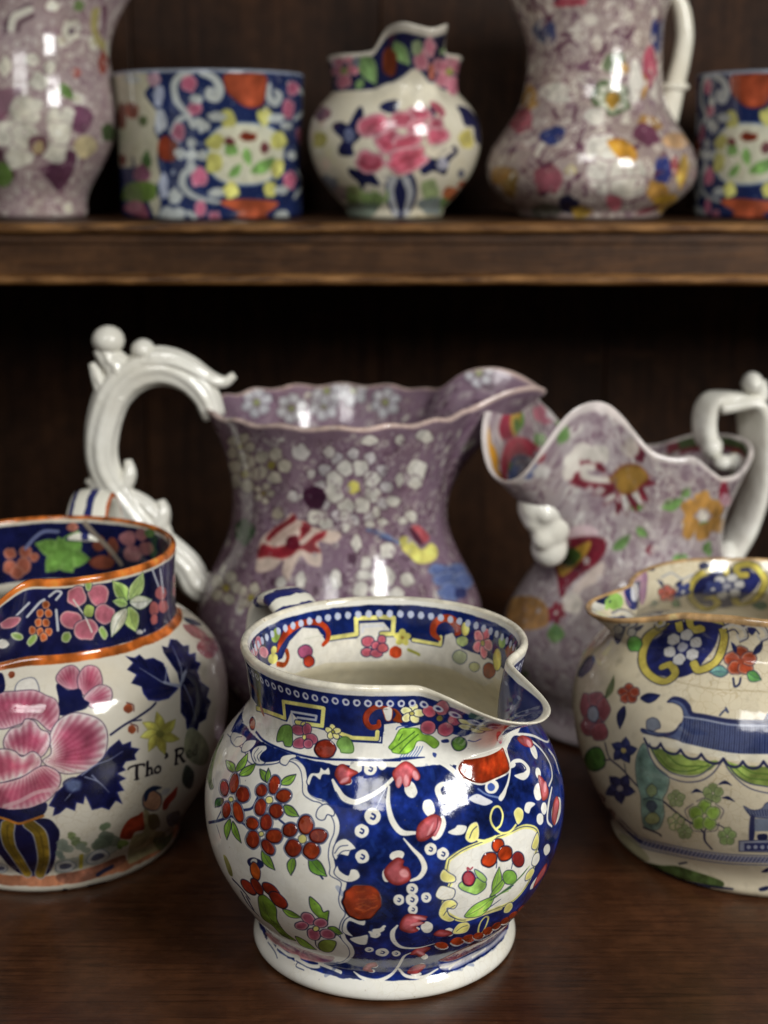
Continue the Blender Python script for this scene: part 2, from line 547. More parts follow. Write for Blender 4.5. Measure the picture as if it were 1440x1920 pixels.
    # drawing of motifs laid on the skin: local x to the right, y up, in photo pixels
    def M(self, at, local):
        h = self.hit(*at)
        if h is None: return None
        q, d = h
        s = self.ppm * d / FPX
        ax = self.axr(q[1])
        L = np.asarray(local, float)
        sg = 1.0
        if q[1] > self.s[self.n_under + self.n_out + self.n_lip // 2] / self.len * self.cv.H: sg = -1.0   # inside: v runs downwards
        return np.stack([q[0] + sgx(self, q, sg) * L[:, 0] * s / ax, q[1] + sg * L[:, 1] * s], 1), s, ax
    def shape(self, at, local, col, edge=None, gw=None, line=None, lw=1.2, **k):
        m = self.M(at, local)
        if m is None: return
        M, s, ax = m
        self.cv.poly(M, col, edge, (gw or 6) * s, line, lw * s, ax=ax, **k)
    def line(self, at, local, w, col, **k):
        m = self.M(at, local)
        if m is None: return
        M, s, ax = m
        self.cv.stroke(M, np.asarray(w) * s, col, ax=ax, **k)
    # turn into objects --------------------------------------------------
    def finish(self, name, label, cat, mat, group=None, parts=None, turn=0.0):
        """parts: list of (part name, row from, row to, column mask or None); rest is 'body'"""
        root = empty(name, (self.X, self.Y, self.z0))
        tag(root, label, cat, group)
        self.root = root
        R, C = self.rows, self.cols
        own = np.zeros((R - 1, C), int)
        names = ['body']
        for pn, ra, rb, cm in (parts or []):
            names.append(pn); k = len(names) - 1
            m = np.zeros((R - 1, C), bool); m[max(0, ra):rb] = True
            if cm is not None: m &= cm[None, :]
            own[m] = k
        loc = self.V - np.array([self.X, self.Y, self.z0])
        uu = np.repeat((np.arange(C + 1) / C)[None, :], R, 0) + turn; vv = np.repeat((self.s / self.len)[:, None], C + 1, 1)
        for k, pn in enumerate(names):
            rr, cc = np.where(own == k)
            if len(rr) == 0: continue
            q = np.stack([rr * (C + 1) + cc, rr * (C + 1) + cc + 1, (rr + 1) * (C + 1) + cc + 1, (rr + 1) * (C + 1) + cc], 1)
            used, inv = np.unique(q, return_inverse=True)
            F = inv.reshape(q.shape)
            mm = mat[pn] if isinstance(mat, dict) and pn in mat else (mat['body'] if isinstance(mat, dict) else mat)
            mesh_obj(pn, loc.reshape(-1, 3)[used], F, mm, root,
                     uv=np.stack([uu.ravel()[used], vv.ravel()[used]], 1), normals=self.N.reshape(-1, 3)[used])
        return root
    def row_at(self, z, inner=False):
        """first row of the outer wall at or above height z"""
        a = self.B[self.n_under:self.n_under + self.n_out, 1]
        return self.n_under + int(np.searchsorted(a, z))
    def col_mask(self, az, half):
        ang = np.degrees(self.th[:-1] + math.pi / 2) + 180 / self.cols
        return np.abs((ang - az + 180) % 360 - 180) < half

def sgx(p, q, sg):
    # u grows counter-clockwise seen from above: to the right on the near outside, to the left on the far inside
    return sg

def sweep(name, path, width, thick, mat, parent, origin, up=None, n=14, steps=60, cap=True, power=2.0, side=None, flute=0.0):
    if flute: n = 40
    """handle: an oval section (width across, thick radially) drawn along a path in world space"""
    C = resample(crom(path, n=14), steps)
    W = np.interp(np.linspace(0, 1, steps), np.linspace(0, 1, len(width)), width)
    Tn = np.interp(np.linspace(0, 1, steps), np.linspace(0, 1, len(thick)), thick)
    T = np.gradient(C, axis=0); T /= np.linalg.norm(T, axis=1)[:, None]
    sd = np.array(side, float); 
    V = []
    for i in range(steps):
        a = sd - T[i] * (sd @ T[i]); a /= np.linalg.norm(a)
        b = np.cross(T[i], a)
        for k in range(n):
            t = 2 * math.pi * k / n
            ct, st = math.cos(t), math.sin(t)
            ct = math.copysign(abs(ct) ** (2 / power), ct); st = math.copysign(abs(st) ** (2 / power), st)
            k_ = 1 + flute * math.cos(8 * t + 0.6 * math.sin(i * 0.35))
            V.append(C[i] + (a * ct * W[i] / 2 + b * st * Tn[i] / 2) * k_)
    F = [(i * n + k, i * n + (k + 1) % n, (i + 1) * n + (k + 1) % n, (i + 1) * n + k) for i in range(steps - 1) for k in range(n)]
    if cap:
        V.append(C[0]); V.append(C[-1])
        F += [(len(V) - 2, (k + 1) % n, k) for k in range(n)] + [(len(V) - 1, (steps - 1) * n + k, (steps - 1) * n + (k + 1) % n) for k in range(n)]
    V = np.array(V) - np.array(origin)
    uv = np.array([((k % n) / n, i / steps) for i in range(steps) for k in range(n)] + ([(0, 0), (0, 1)] if cap else []))
    return mesh_obj(name, V, F, mat, parent, uv=uv)

def blob(name, c, rad, mat, parent, origin, seg=16):
    """small modelled knob, centre c in world space, radii (x, y, z)"""
    V, F = [], []
    for i in range(seg // 2 + 1):
        p = math.pi * i / (seg // 2)
        for k in range(seg):
            t = 2 * math.pi * k / seg
            V.append((c[0] - origin[0] + rad[0] * math.sin(p) * math.cos(t), c[1] - origin[1] + rad[1] * math.sin(p) * math.sin(t), c[2] - origin[2] + rad[2] * math.cos(p)))
    for i in range(seg // 2):
        for k in range(seg):
            F.append((i * seg + k, (i + 1) * seg + k, (i + 1) * seg + (k + 1) % seg, i * seg + (k + 1) % seg))
    return mesh_obj(name, V, F, mat, parent)

def at(x, y, Y):
    """point at distance Y seen at photo position (x, y)"""
    d = view_ray(x, y); k = Y / d.y
    return np.array(EYE + d * k)
# ------------------------------------------------------------------ the dresser
M_board = wood('mahogany_board', [(0.22, (0.044, 0.0160, 0.0066)), (0.5, (0.062, 0.0235, 0.0094)), (0.78, (0.088, 0.0345, 0.0138))], 'X', 1.0, 0.30, 0.2, spec=0.42)
M_shelf = wood('shelf_oak', [(0.25, (0.032, 0.0135, 0.0050)), (0.55, (0.072, 0.0325, 0.0116)), (0.8, (0.120, 0.0560, 0.0205))], 'X', 1.0, 0.45, 0.4, spec=0.25)
M_bead = wood('worn_bead', [(0.25, (0.045, 0.0185, 0.0062)), (0.55, (0.110, 0.0490, 0.0160)), (0.8, (0.20, 0.0950, 0.0310))], 'X', 1.0, 0.42, 0.5, worn=(0.26, 0.128, 0.043), spec=0.25)
M_back = wood('back_wood', [(0.22, (0.018, 0.0076, 0.0031)), (0.5, (0.034, 0.0140, 0.0057)), (0.8, (0.062, 0.0265, 0.0110))], 'Z', 0.4, 0.6, 0.3, spec=0.14)

dresser = empty('wooden_dresser', (0, 0.9, 0))
tag(dresser, 'dark mahogany dresser whose two shelves carry all the painted pots', 'dresser')
DO = Vector((0, 0.9, 0))

def box(name, x0, x1, y0, y1, z0, z1, mat, parent, bev=0.0):
    bm = bmesh.new()
    bmesh.ops.create_cube(bm, size=1.0)
    for v in bm.verts:
        v.co = ((x0 + x1) / 2 + v.co.x * (x1 - x0), (y0 + y1) / 2 + v.co.y * (y1 - y0), (z0 + z1) / 2 + v.co.z * (z1 - z0))
        v.co -= DO
    if bev: bmesh.ops.bevel(bm, geom=bm.edges[:], offset=bev, segments=2, affect='EDGES', profile=0.5)
    me = bpy.data.meshes.new(name); bm.to_mesh(me); bm.free()
    me.materials.append(mat)
    o = bpy.data.objects.new(name, me); COL.objects.link(o); o.parent = parent
    return o

HW = 0.62
box('lower_shelf', -HW, HW, 0.22, 1.14, -0.03, 0.0, M_board, dresser, 0.002)
ZS = 0.3012                                      # top of the upper shelf
shelf = box('upper_shelf', -HW, HW, 0.9050, 1.14, 0.2640, ZS - 0.0004, M_shelf, dresser, 0.0006)

def bead(z0, z1, yf, seed):
    """half round moulding run along the shelf edge, dented by wear"""
    g = np.random.default_rng(seed)
    nx, na = 240, 10
    xs = np.linspace(-HW, HW, nx)
    wear = np.interp(xs, np.linspace(-HW, HW, 70), g.random(70) ** 2.5) * 0.0011
    nick = np.zeros(nx)
    for _ in range(16): nick += 0.0012 * np.exp(-((xs - g.uniform(-HW, HW)) / 0.0035) ** 2)
    V, F = [], []
    r = (z1 - z0) / 2
    for i, x in enumerate(xs):
        for k in range(na + 1):
            a = math.pi * k / na - math.pi / 2
            V.append((x, yf + 0.0036 - (0.0046 + r * 0.9 - wear[i] - nick[i]) * max(0.0, math.cos(a)) ** 0.8 - DO.y, (z0 + z1) / 2 + (r - 0.3 * wear[i]) * math.sin(a)))
    for i in range(nx - 1):
        for k in range(na):
            a = i * (na + 1) + k
            F.append((a, a + na + 1, a + na + 2, a + 1))
    return mesh_obj('moulding', V, F, M_bead, shelf)
bead(0.2945, 0.3016, 0.9035, 3)
bead(0.2636, 0.2709, 0.9035, 5)
# thin fillet between bead and fascia, a second shallow step
box('fillet', -HW, HW, 0.9034, 0.9049, 0.2890, 0.2920, M_shelf, shelf, 0.0004)

rngp = random.Random(4)
x = -HW
while x < HW - 0.01:
    w = min(rngp.uniform(0.13, 0.19), HW - x)
    box('back_plank', x + 0.0003, x + w - 0.0003, 1.141 + rngp.uniform(0, 0.0025), 1.16, -0.03, 0.66, M_back, dresser, 0.0012)
    x += w
box('back_batten', -HW, HW, 1.1602, 1.170, -0.03, 0.66, M_back, dresser)
for s in (-1, 1):  # unseen sides of the dresser, added to bound the light
    box('side_panel', s * HW + (0 if s > 0 else -0.02), s * HW + (0.02 if s > 0 else 0), 0.5, 1.16, -0.03, 0.66, M_back, dresser, 0.001)
box('top_shelf', -HW - 0.02, HW + 0.02, 0.9, 1.16, 0.66, 0.69, M_shelf, dresser, 0.002)  # unseen top, added to block light so the upper shelf stays darker
CREAM = (226, 220, 200)
M_cream = plain_glaze('cream_glaze', (0.72, 0.69, 0.58), 0.06, 0.1, 0.2, stain=(0.62, 0.57, 0.45))
M_white = plain_glaze('white_glaze', (0.78, 0.77, 0.70), 0.05, 0.12, 0.75, stain=(0.62, 0.59, 0.50))

# =================================================================== front blue jug
front = Pot(721, 0.60, 0.0,
    [(0.0570, 0.0), (0.0588, 0.0022), (0.0586, 0.0052), (0.0570, 0.0082), (0.0556, 0.0108), (0.0566, 0.0142), (0.0628, 0.0230), (0.0705, 0.035),
     (0.0762, 0.048), (0.0787, 0.062), (0.0778, 0.077), (0.0725, 0.091), (0.0655, 0.101), (0.0597, 0.1085), (0.0580, 0.114), (0.0583, 0.122), (0.0600, 0.131), (0.0618, 0.1375)],
    spout_az=-51, spout_from=0.085, spout_pow=2.0,
    spout=[(-60, 0, 0), (-38, -0.0005, 0.0), (-25, -0.001, -0.0005), (-17, 0.009, -0.003), (-9, 0.026, -0.0075), (0, 0.0315, -0.0095), (8, 0.0275, -0.0085), (15, 0.011, -0.005), (20, -0.002, -0.001), (27, -0.0025, 0), (40, -0.0005, 0), (60, 0, 0)],
    cols=400, rows=130)

left = Pot(98, 0.695, 0.0,
    [(0.0595, 0.0), (0.0610, 0.003), (0.0607, 0.007), (0.0620, 0.012), (0.0695, 0.022), (0.0795, 0.039), (0.0855, 0.057), (0.0877, 0.073), (0.0868, 0.088), (0.0825, 0.101), (0.0735, 0.111), (0.0655, 0.1165),
     (0.0632, 0.120), (0.0630, 0.130), (0.0634, 0.143), (0.0642, 0.153)],
    spout_az=-116, spout_from=0.100, spout_pow=1.6,
    spout=[(-75, 0, 0), (-45, -0.001, 0), (-33, 0.001, 0.0), (-20, 0.019, -0.009), (0, 0.044, -0.017), (16, 0.026, -0.013), (26, 0.004, -0.002), (32, -0.001, 0.001), (45, -0.001, 0), (75, 0, 0)],
    cols=320, rows=110)

right = Pot(1425, 0.70, 0.0,
    [(0.0705, 0.0), (0.0730, 0.003), (0.0738, 0.008), (0.0760, 0.014), (0.0825, 0.025), (0.0895, 0.041), (0.0938, 0.058), (0.0950, 0.072), (0.0925, 0.086), (0.0860, 0.097), (0.0785, 0.104), (0.0720, 0.110),
     (0.0690, 0.1135), (0.0697, 0.120), (0.0725, 0.1265)],
    spout_az=192, spout_from=0.086, spout_pow=1.5,
    spout=[(-150, 0, -0.001), (-75, 0, 0), (-45, -0.001, 0.0), (-25, -0.003, 0.0), (-16, 0.004, 0.0), (-9, 0.018, -0.002), (0, 0.0215, -0.003), (10, 0.018, -0.002), (20, 0.006, 0.001), (32, 0.002, 0.006), (50, 0.0, 0.008), (78, 0, 0.0075), (110, 0, 0.006), (150, 0, 0.003), (180, 0, 0.001), (-100, 0, -0.001)],
    cols=320, rows=110)

def lobes(n, amp, zamp, ph=0.0):
    def f(R, Z, a, top):
        k = np.clip(Z / top, 0, 1)
        return R * (1 + amp * k ** 1.5 * np.cos(n * (a - ph))), Z + zamp * k ** 8 * np.cos(n * (a - ph))
    return f

purple = Pot(637, 0.84, 0.0,
    [(0.060, 0.0), (0.064, 0.004), (0.062, 0.010), (0.060, 0.016), (0.066, 0.028), (0.077, 0.046), (0.0835, 0.064), (0.0845, 0.078), (0.0800, 0.093), (0.0715, 0.110), (0.0650, 0.126), (0.0622, 0.142), (0.0630, 0.158),
     (0.0665, 0.174), (0.0715, 0.188), (0.0765, 0.1990)],
    spout_az=6, spout_from=0.130, spout_pow=1.8,
    spout=[(-75, 0, 0), (-30, 0, 0), (-19, 0.002, 0.001), (-12, 0.019, 0.009), (-6, 0.038, 0.010), (0, 0.046, 0.003), (6, 0.042, 0.009), (12, 0.026, 0.016), (19, 0.007, 0.013), (27, 0.000, 0.004), (36, 0, 0), (75, 0, 0)],
    ripple=lobes(16, 0.006, 0.0009), cols=480, rows=110)

splat = Pot(1182, 0.86, 0.0,
    [(0.060, 0.0), (0.064, 0.004), (0.060, 0.012), (0.062, 0.022), (0.071, 0.036), (0.077, 0.052), (0.0755, 0.068), (0.066, 0.086), (0.0565, 0.102), (0.0525, 0.116), (0.0530, 0.130), (0.0575, 0.144), (0.0635, 0.160)],
    spout_az=217, spout_from=0.106, spout_pow=1.15,
    rimz=True,
    spout=[(-168, 0.006, 0.008), (-150, 0.001, 0.000), (-130, 0, -0.002), (-110, 0, 0.014), (-95, 0, 0.008), (-75, -0.001, 0.024), (-50, 0.002, 0.040), (-36, 0.006, 0.043), (-26, 0.018, 0.044), (-19, 0.033, 0.040), (-13, 0.041, 0.022), (-7, 0.042, 0.006), (0, 0.042, 0.002), (7, 0.041, 0.006), (13, 0.038, 0.022), (19, 0.028, 0.044), (26, 0.012, 0.047), (32, 0.005, 0.042), (38, 0.001, 0.034), (44, 0.0, 0.026), (51, 0.0, 0.018), (62, 0, 0.0145), (74, 0, 0.0155), (83, 0, 0.008), (93, 0, 0.001), (108, 0, 0.000), (125, 0.002, 0.003), (142, 0.006, 0.009), (155, 0.008, 0.011), (170, 0.008, 0.011)],
    cols=360, rows=110)

# upper shelf
YU = 1.012
lustre = Pot(60, 1.0, ZS,
    [(0.031, 0.0), (0.0325, 0.003), (0.0325, 0.010), (0.035, 0.018), (0.0435, 0.032), (0.0535, 0.050), (0.0565, 0.068), (0.0540, 0.086), (0.0505, 0.104), (0.0500, 0.118), (0.0530, 0.132), (0.060, 0.144), (0.066, 0.155)],
    spout_az=0, spout_from=0.10, spout_pow=1.3,
    spout=[(-75, 0, 0), (-40, 0.002, 0), (-20, 0.014, 0.005), (0, 0.028, 0.012), (20, 0.014, 0.005), (40, 0.002, 0), (75, 0, 0)], cols=240, rows=80)
def make_mug(xc):
    return Pot(xc, YU, ZS, [(0.0595, 0.0), (0.0605, 0.002), (0.0608, 0.006), (0.0610, 0.03), (0.0612, 0.055), (0.0618, 0.075), (0.0628, 0.0905)], cols=200, rows=70, thick=0.0035)
mug = make_mug(396)
mug_b = make_mug(1478)
posy = Pot(740, 1.0, ZS,
    [(0.0310, 0.0), (0.0325, 0.003), (0.0332, 0.006), (0.0405, 0.014), (0.0508, 0.028), (0.0562, 0.044), (0.0560, 0.058), (0.0510, 0.069), (0.0450, 0.0760), (0.0418, 0.0795), (0.0412, 0.085), (0.0418, 0.093), (0.0440, 0.1005)],
    spout_az=-72, spout_from=0.066, spout_pow=1.3,
    spout=[(-75, 0, 0), (-50, -0.001, 0), (-36, 0.0, 0.001), (-25, 0.005, 0.013), (-14, 0.018, 0.0155), (0, 0.027, 0.0105), (12, 0.020, 0.0150), (19, 0.008, 0.0140), (26, 0.000, 0.003), (34, -0.001, 0), (50, 0, 0), (75, 0, 0)], cols=280, rows=90)
tall = Pot(1112, 1.0, ZS,
    [(0.0460, 0.0), (0.0480, 0.002), (0.0495, 0.005), (0.0590, 0.012), (0.0670, 0.021), (0.0692, 0.032), (0.0665, 0.043), (0.0600, 0.053), (0.0530, 0.063), (0.0470, 0.075), (0.0443, 0.090), (0.0436, 0.107), (0.0445, 0.124), (0.049, 0.140), (0.055, 0.153)],
    spout_az=185, spout_from=0.105, spout_pow=1.3,
    spout=[(-75, 0, 0), (-40, 0.002, 0), (-20, 0.014, 0.010), (0, 0.030, 0.020), (20, 0.014, 0.010), (40, 0.002, 0), (75, 0, 0)], cols=260, rows=90)
# =================================================================== brushwork shared by all pots
NAVY = (17, 34, 98); INK = (30, 44, 92); WHITE = (226, 224, 214); RUST = (148, 46, 20); RUST2 = (176, 74, 34)
PINK = (205, 96, 120); PALE = (232, 176, 178); ROSE = (176, 66, 80); GREEN = (112, 152, 52); DGREEN = (58, 98, 40); YEL = (228, 220, 126)
MAUVE = (150, 84, 100); GOLD = (206, 138, 30); LINE = (34, 38, 72)

def crop(x0, y0, k):
    return lambda p: [(x0 + a * k, y0 + b * k) for a, b in p]

WOB = [0.05]
def EL(cx, cy, rx, ry, rot=0, n=12, wob=None, seed=None):
    wob = WOB[0] if wob is None else wob
    g = np.random.default_rng(int(abs(cx * 7 + cy * 13)) if seed is None else seed)
    c, s = math.cos(math.radians(rot)), math.sin(math.radians(rot))
    o = []
    for i in range(n):
        t = 2 * math.pi * i / n; k = 1 + wob * g.uniform(-1, 1)
        a, b = rx * k * math.cos(t), ry * k * math.sin(t)
        o.append((cx + a * c - b * s, cy + a * s + b * c))
    return o

def leaf_pts(x0, y0, x1, y1, w, bend=0.0):
    """outline of a pointed leaf from stalk to tip"""
    dx, dy = x1 - x0, y1 - y0; L = math.hypot(dx, dy) or 1
    nx, ny = -dy / L, dx / L
    o = []
    for t, k in ((0, 0), (0.15, 0.6), (0.4, 1), (0.7, 0.72), (0.9, 0.25), (1, 0), (0.9, -0.25), (0.7, -0.72), (0.4, -1), (0.15, -0.6)):
        b = bend * math.sin(math.pi * t)
        o.append((x0 + dx * t + nx * (k * w / 2 + b * L), y0 + dy * t + ny * (k * w / 2 + b * L)))
    return o

def leaf(p, f, x0, y0, x1, y1, w, col=GREEN, edge=None, line=LINE, lw=2.0, vein=True, bend=0.06):
    p.P(f(leaf_pts(x0, y0, x1, y1, w, bend)), col, edge, 5, line=line, lw=lw, n=3, wash=0.35)
    hb = leaf_pts(x0, y0, x1, y1, w * 0.92, bend)
    p.P(f(hb[:6] + [((hb[0][0] * (1 - t) + hb[5][0] * t), (hb[0][1] * (1 - t) + hb[5][1] * t)) for t in (0.7, 0.4, 0.1)]), tuple(min(255, int(c * 1.22 + 8)) for c in col), n=2, alpha=0.55, wash=0.5)
    if vein: p.L(f([(x0, y0), ((x0 + x1) / 2 - bend * (y1 - y0) * 0.9, (y0 + y1) / 2 + bend * (x1 - x0) * 0.9), (x0 + (x1 - x0) * 0.9, y0 + (y1 - y0) * 0.9)]), 1.1, line or LINE, alpha=0.7)

def dot(p, f, cx, cy, rx, ry=None, rot=0, col=RUST, edge=None, line=LINE, lw=2.0, relv=0.0, gw=5, n=12, **k):
    p.P(f(EL(cx, cy, rx, ry or rx, rot, n)), col, edge, gw, line=line, lw=lw, n=3, relv=relv, wash=0.3, **k)

def ring(p, f, cx, cy, r, ry=None, col=WHITE, ink=NAVY):
    p.P(f(EL(cx, cy, r, ry or r)), col, n=3)
    ry = ry or r
    p.L(f([(cx - r * 0.05, cy - ry * 0.3), (cx + r * 0.3, cy - ry * 0.05), (cx + r * 0.12, cy + ry * 0.34), (cx - r * 0.2, cy + ry * 0.2)]), max(1.6, r * 0.055), ink)

def bloom(p, at_, R, n=5, rot=90, col=PINK, edge=PALE, line=LINE, lw=1.6, center=YEL, cr=0.2, fat=0.62, gw=6, squash=1.0, wash=0.3, gap=0.0):
    """flower of n petals lying on the skin; R in photo pixels"""
    for i in range(n):
        a = math.radians(rot) + 2 * math.pi * i / n
        c = (math.cos(a) * R * (0.52 + gap), math.sin(a) * R * (0.52 + gap) * squash)
        P = EL(c[0], c[1], R * 0.48, R * fat * 0.62 * (5 / n) ** 0.8, math.degrees(a), 12, 0.06, seed=i + int(at_[0]))
        p.shape(at_, P, col, edge, gw, line, lw, wash=wash)
    if center is not None:
        p.shape(at_, EL(0, 0, R * cr, R * cr, n=10), center, None, None, line, lw * 0.8)

def spot(p, at_, rx, ry=None, rot=0, col=WHITE, edge=None, gw=4, line=None, lw=1.2, wash=0.2, **k):
    p.shape(at_, EL(0, 0, rx, ry or rx, rot, 10, 0.08, seed=int(at_[0] + at_[1])), col, edge, gw, line, lw, wash=wash, **k)

def band(p, za, zb, col, wash=0.1, inner=False, u0=0.0, u1=1.0, wob=0.0, seed=0):
    """painted band round the pot between two heights of the wall"""
    cv = p.cv
    B = p.B; i0 = p.n_under
    if not inner:
        rows = np.arange(i0, i0 + p.n_out)
        fa = np.interp([za, zb], B[rows, 1], p.s[rows])
    else:
        rows = np.arange(i0 + p.n_out + p.n_lip, p.rows - 4)
        fa = np.interp([za, zb], B[rows, 1][::-1], p.s[rows][::-1])
    y0, y1 = sorted(fa / p.len * cv.H)
    xs = np.arange(int(u0 * cv.W), int(u1 * cv.W))
    jit = (smooth_noise(8, cv.W, 60, seed + 3)[0] - 0.5) * 2 * wob * p.ppm / 1000.0
    a0, a1 = max(0, int(y0 - 6)), min(cv.H, int(y1 + 7))
    ys = np.arange(a0, a1)
    ix = np.ix_(ys, xs)
    Y = ys[:, None] + 0.5 + jit[None, xs]
    cov = np.clip(Y - y0 + 0.5, 0, 1) * np.clip(y1 - Y + 0.5, 0, 1)
    cv.lay(ix, cov, np.broadcast_to(hexc(col), cov.shape + (3,)), wash)

def lip_band(p, col, wash=0.15, extra_out=0.0, extra_in=0.0):
    cv = p.cv
    i0 = p.n_under + p.n_out
    y0 = (p.s[i0 - 1] - extra_out) / p.len * cv.H; y1 = (p.s[i0 + p.n_lip] + extra_in) / p.len * cv.H
    ys = np.arange(max(0, int(y0) - 2), int(y1) + 3); xs = np.arange(cv.W)
    Y = ys[:, None] + 0.5 + (smooth_noise(8, cv.W, 50, 5)[0][None, :] - 0.5) * 1.5
    cov = np.clip(Y - y0 + 0.5, 0, 1) * np.clip(y1 - Y + 0.5, 0, 1)
    cv.lay(np.ix_(ys, xs), cov, np.broadcast_to(hexc(col), cov.shape + (3,)), wash)

def skin(p, u, z, inner=False):
    """skin pixel at turn u (0.5 faces the viewer) and height z"""
    i0 = p.n_under
    if not inner:
        rows = np.arange(i0, i0 + p.n_out); s = np.interp(z, p.B[rows, 1], p.s[rows])
    else:
        rows = np.arange(i0 + p.n_out + p.n_lip, p.rows - 4); s = np.interp(z, p.B[rows, 1][::-1], p.s[rows][::-1])
    return np.array([u * p.cv.W, s / p.len * p.cv.H])

def skin_shape(p, q, local_mm, col, edge=None, gw=1.0, line=None, lw=0.3, flip=1.0, **k):
    """shape given in millimetres round a skin pixel"""
    ax = p.axr(q[1]); s = p.ppm / 1000.0
    L = np.asarray(local_mm, float)
    M = np.stack([q[0] + flip * L[:, 0] * s / ax, q[1] + flip * L[:, 1] * s], 1)
    p.cv.poly(M, col, edge, gw * s, line, lw * s, ax=ax, **k)

def skin_line(p, q, local_mm, w, col, flip=1.0, **k):
    ax = p.axr(q[1]); s = p.ppm / 1000.0
    L = np.asarray(local_mm, float)
    M = np.stack([q[0] + flip * L[:, 0] * s / ax, q[1] + flip * L[:, 1] * s], 1)
    p.cv.stroke(M, np.asarray(w) * s, col, ax=ax, **k)

def skin_bloom(p, q, R, n, rot, col, edge=None, center=YEL, fat=0.62, cr=0.2, line=None, lw=0.3, flip=1.0, **k):
    for i in range(n):
        a = math.radians(rot) + 2 * math.pi * i / n
        skin_shape(p, q, EL(math.cos(a) * R * 0.55, math.sin(a) * R * 0.55, R * 0.46, R * fat * 0.6 * (5 / n) ** 0.8, math.degrees(a), 10, 0.08, seed=i), col, edge, R * 0.3, line, lw, flip, **k)
    if center is not None: skin_shape(p, q, EL(0, 0, R * cr, R * cr, n=8), center, flip=flip)

def scatter(p, za, zb, n, seed, fn, inner=False, mind=0.0):
    """put fn(q, g) at random places of the wall between two heights"""
    g = np.random.default_rng(seed)
    done = []
    for _ in range(n * 4):
        if len(done) >= n: break
        u = g.random(); z = g.uniform(za, zb)
        q = skin(p, u, z, inner)
        if mind:
            m = mind * p.ppm / 1000.0
            if any((abs(q[0] - d[0]) < m and abs(q[1] - d[1]) < m) for d in done): continue
        done.append(q); fn(q, g)

def dense(p, za, zb, seed, dark, mid, light, k=1.0, inners=(False, True), size=1.0):
    """the closely engraved print that covers the ground of these jugs: vines, leaves, small blossoms, dots"""
    area = 2 * math.pi * p.rref * (zb - za) * 1e6
    for inn in inners:
        z0, z1 = (za, zb) if not inn else (max(za, 0.6 * zb), zb)
        n = k * area * (1 if not inn else 0.4)
        def vine(q, g):
            a = g.uniform(0, 6.28); P = [(0.0, 0.0)]; step = 1.5 * size
            for _ in range(9):
                a += g.normal(0, 0.55); P.append((P[-1][0] + step * math.cos(a), P[-1][1] + step * math.sin(a)))
            skin_line(p, q, P, 0.32 * size, dark, alpha=0.8)
            for i in range(1, 10):
                s = 1 if i % 2 else -1
                t = math.atan2(P[i][1] - P[i - 1][1], P[i][0] - P[i - 1][0]) + s * 0.9
                L = g.uniform(1.4, 2.6) * size
                skin_shape(p, q, leaf_pts(P[i][0], P[i][1], P[i][0] + L * math.cos(t), P[i][1] + L * math.sin(t), L * .55), dark if g.random() < .45 else light, alpha=0.85)
        scatter(p, z0, z1, int(n / 190 / size), seed, vine, inn)
        scatter(p, z0, z1, int(n / 34), seed + 1, lambda q, g: skin_shape(p, q, EL(0, 0, g.uniform(.3, .9) * size, g.uniform(.3, .8) * size, g.uniform(0, 90), 7, .3), light if g.random() < .6 else mid, alpha=0.85), inn)
        scatter(p, z0, z1, int(n / 150), seed + 2, lambda q, g: skin_bloom(p, q, g.uniform(1.4, 2.6) * size, int(g.choice([5, 6])), g.uniform(0, 360), light, None, dark, cr=0.26), inn)
        scatter(p, z0, z1, int(n / 80), seed + 3, lambda q, g: skin_line(p, q, [(g.uniform(-2, 2), g.uniform(-2, 2)), (g.uniform(-.6, .6), g.uniform(-.6, .6)), (g.uniform(-2, 2), g.uniform(-2, 2))], 0.34 * size, dark if g.random() < .6 else light, alpha=0.75), inn)
# =================================================================== painting the front jug
p = front
cv = p.canvas(4300, WHITE, seed=11, mottle=0.03)
A = crop(380, 1380, .25); Bc = crop(380, 1600, .25); C = crop(680, 1360, .2708); D = crop(680, 1600, .2708)
E = crop(430, 1230, .2222); F = crop(720, 1230, .2292); G = crop(430, 1090, .2014); Hc = crop(720, 1090, .2292); I1 = lambda q: q
band(p, 0.0092, 0.1062, NAVY, wash=0.75, wob=0.8, seed=1)
# --- unseen back: the white reserve again, with sprigs
for u in (0.93,):
    q = skin(p, u, 0.058)
    skin_shape(p, q, EL(0, 0, 40, 34, 0, 20, 0.12), WHITE, line=NAVY, lw=1.0)
    for k in range(5): skin_bloom(p, skin(p, u + (k - 2) * 0.025, 0.05 + 0.012 * (k % 3)), 8, 5, 90 + 20 * k, RUST, None, YEL, line=LINE)
for k in range(26):
    u = [0.02, 0.06, 0.1, 0.14, 0.18, 0.2, 0.78, 0.8][k % 8]; z = 0.026 + 0.0095 * (k % 9)
    q = skin(p, u + 0.013 * ((k * 7) % 3), z)
    if k % 3: skin_shape(p, q, EL(0, 0, 1.6, 1.6), WHITE); skin_shape(p, q, EL(0.2, 0, 0.5, 0.5), NAVY)
    else: skin_line(p, q, crom([(-7, -5), (-6, 3), (0, 6), (6, 3), (4, -2), (0, -1)]), 1.4, WHITE); skin_shape(p, q, EL(-6, 5, 3.4, 2.5, 40), PINK, PALE)

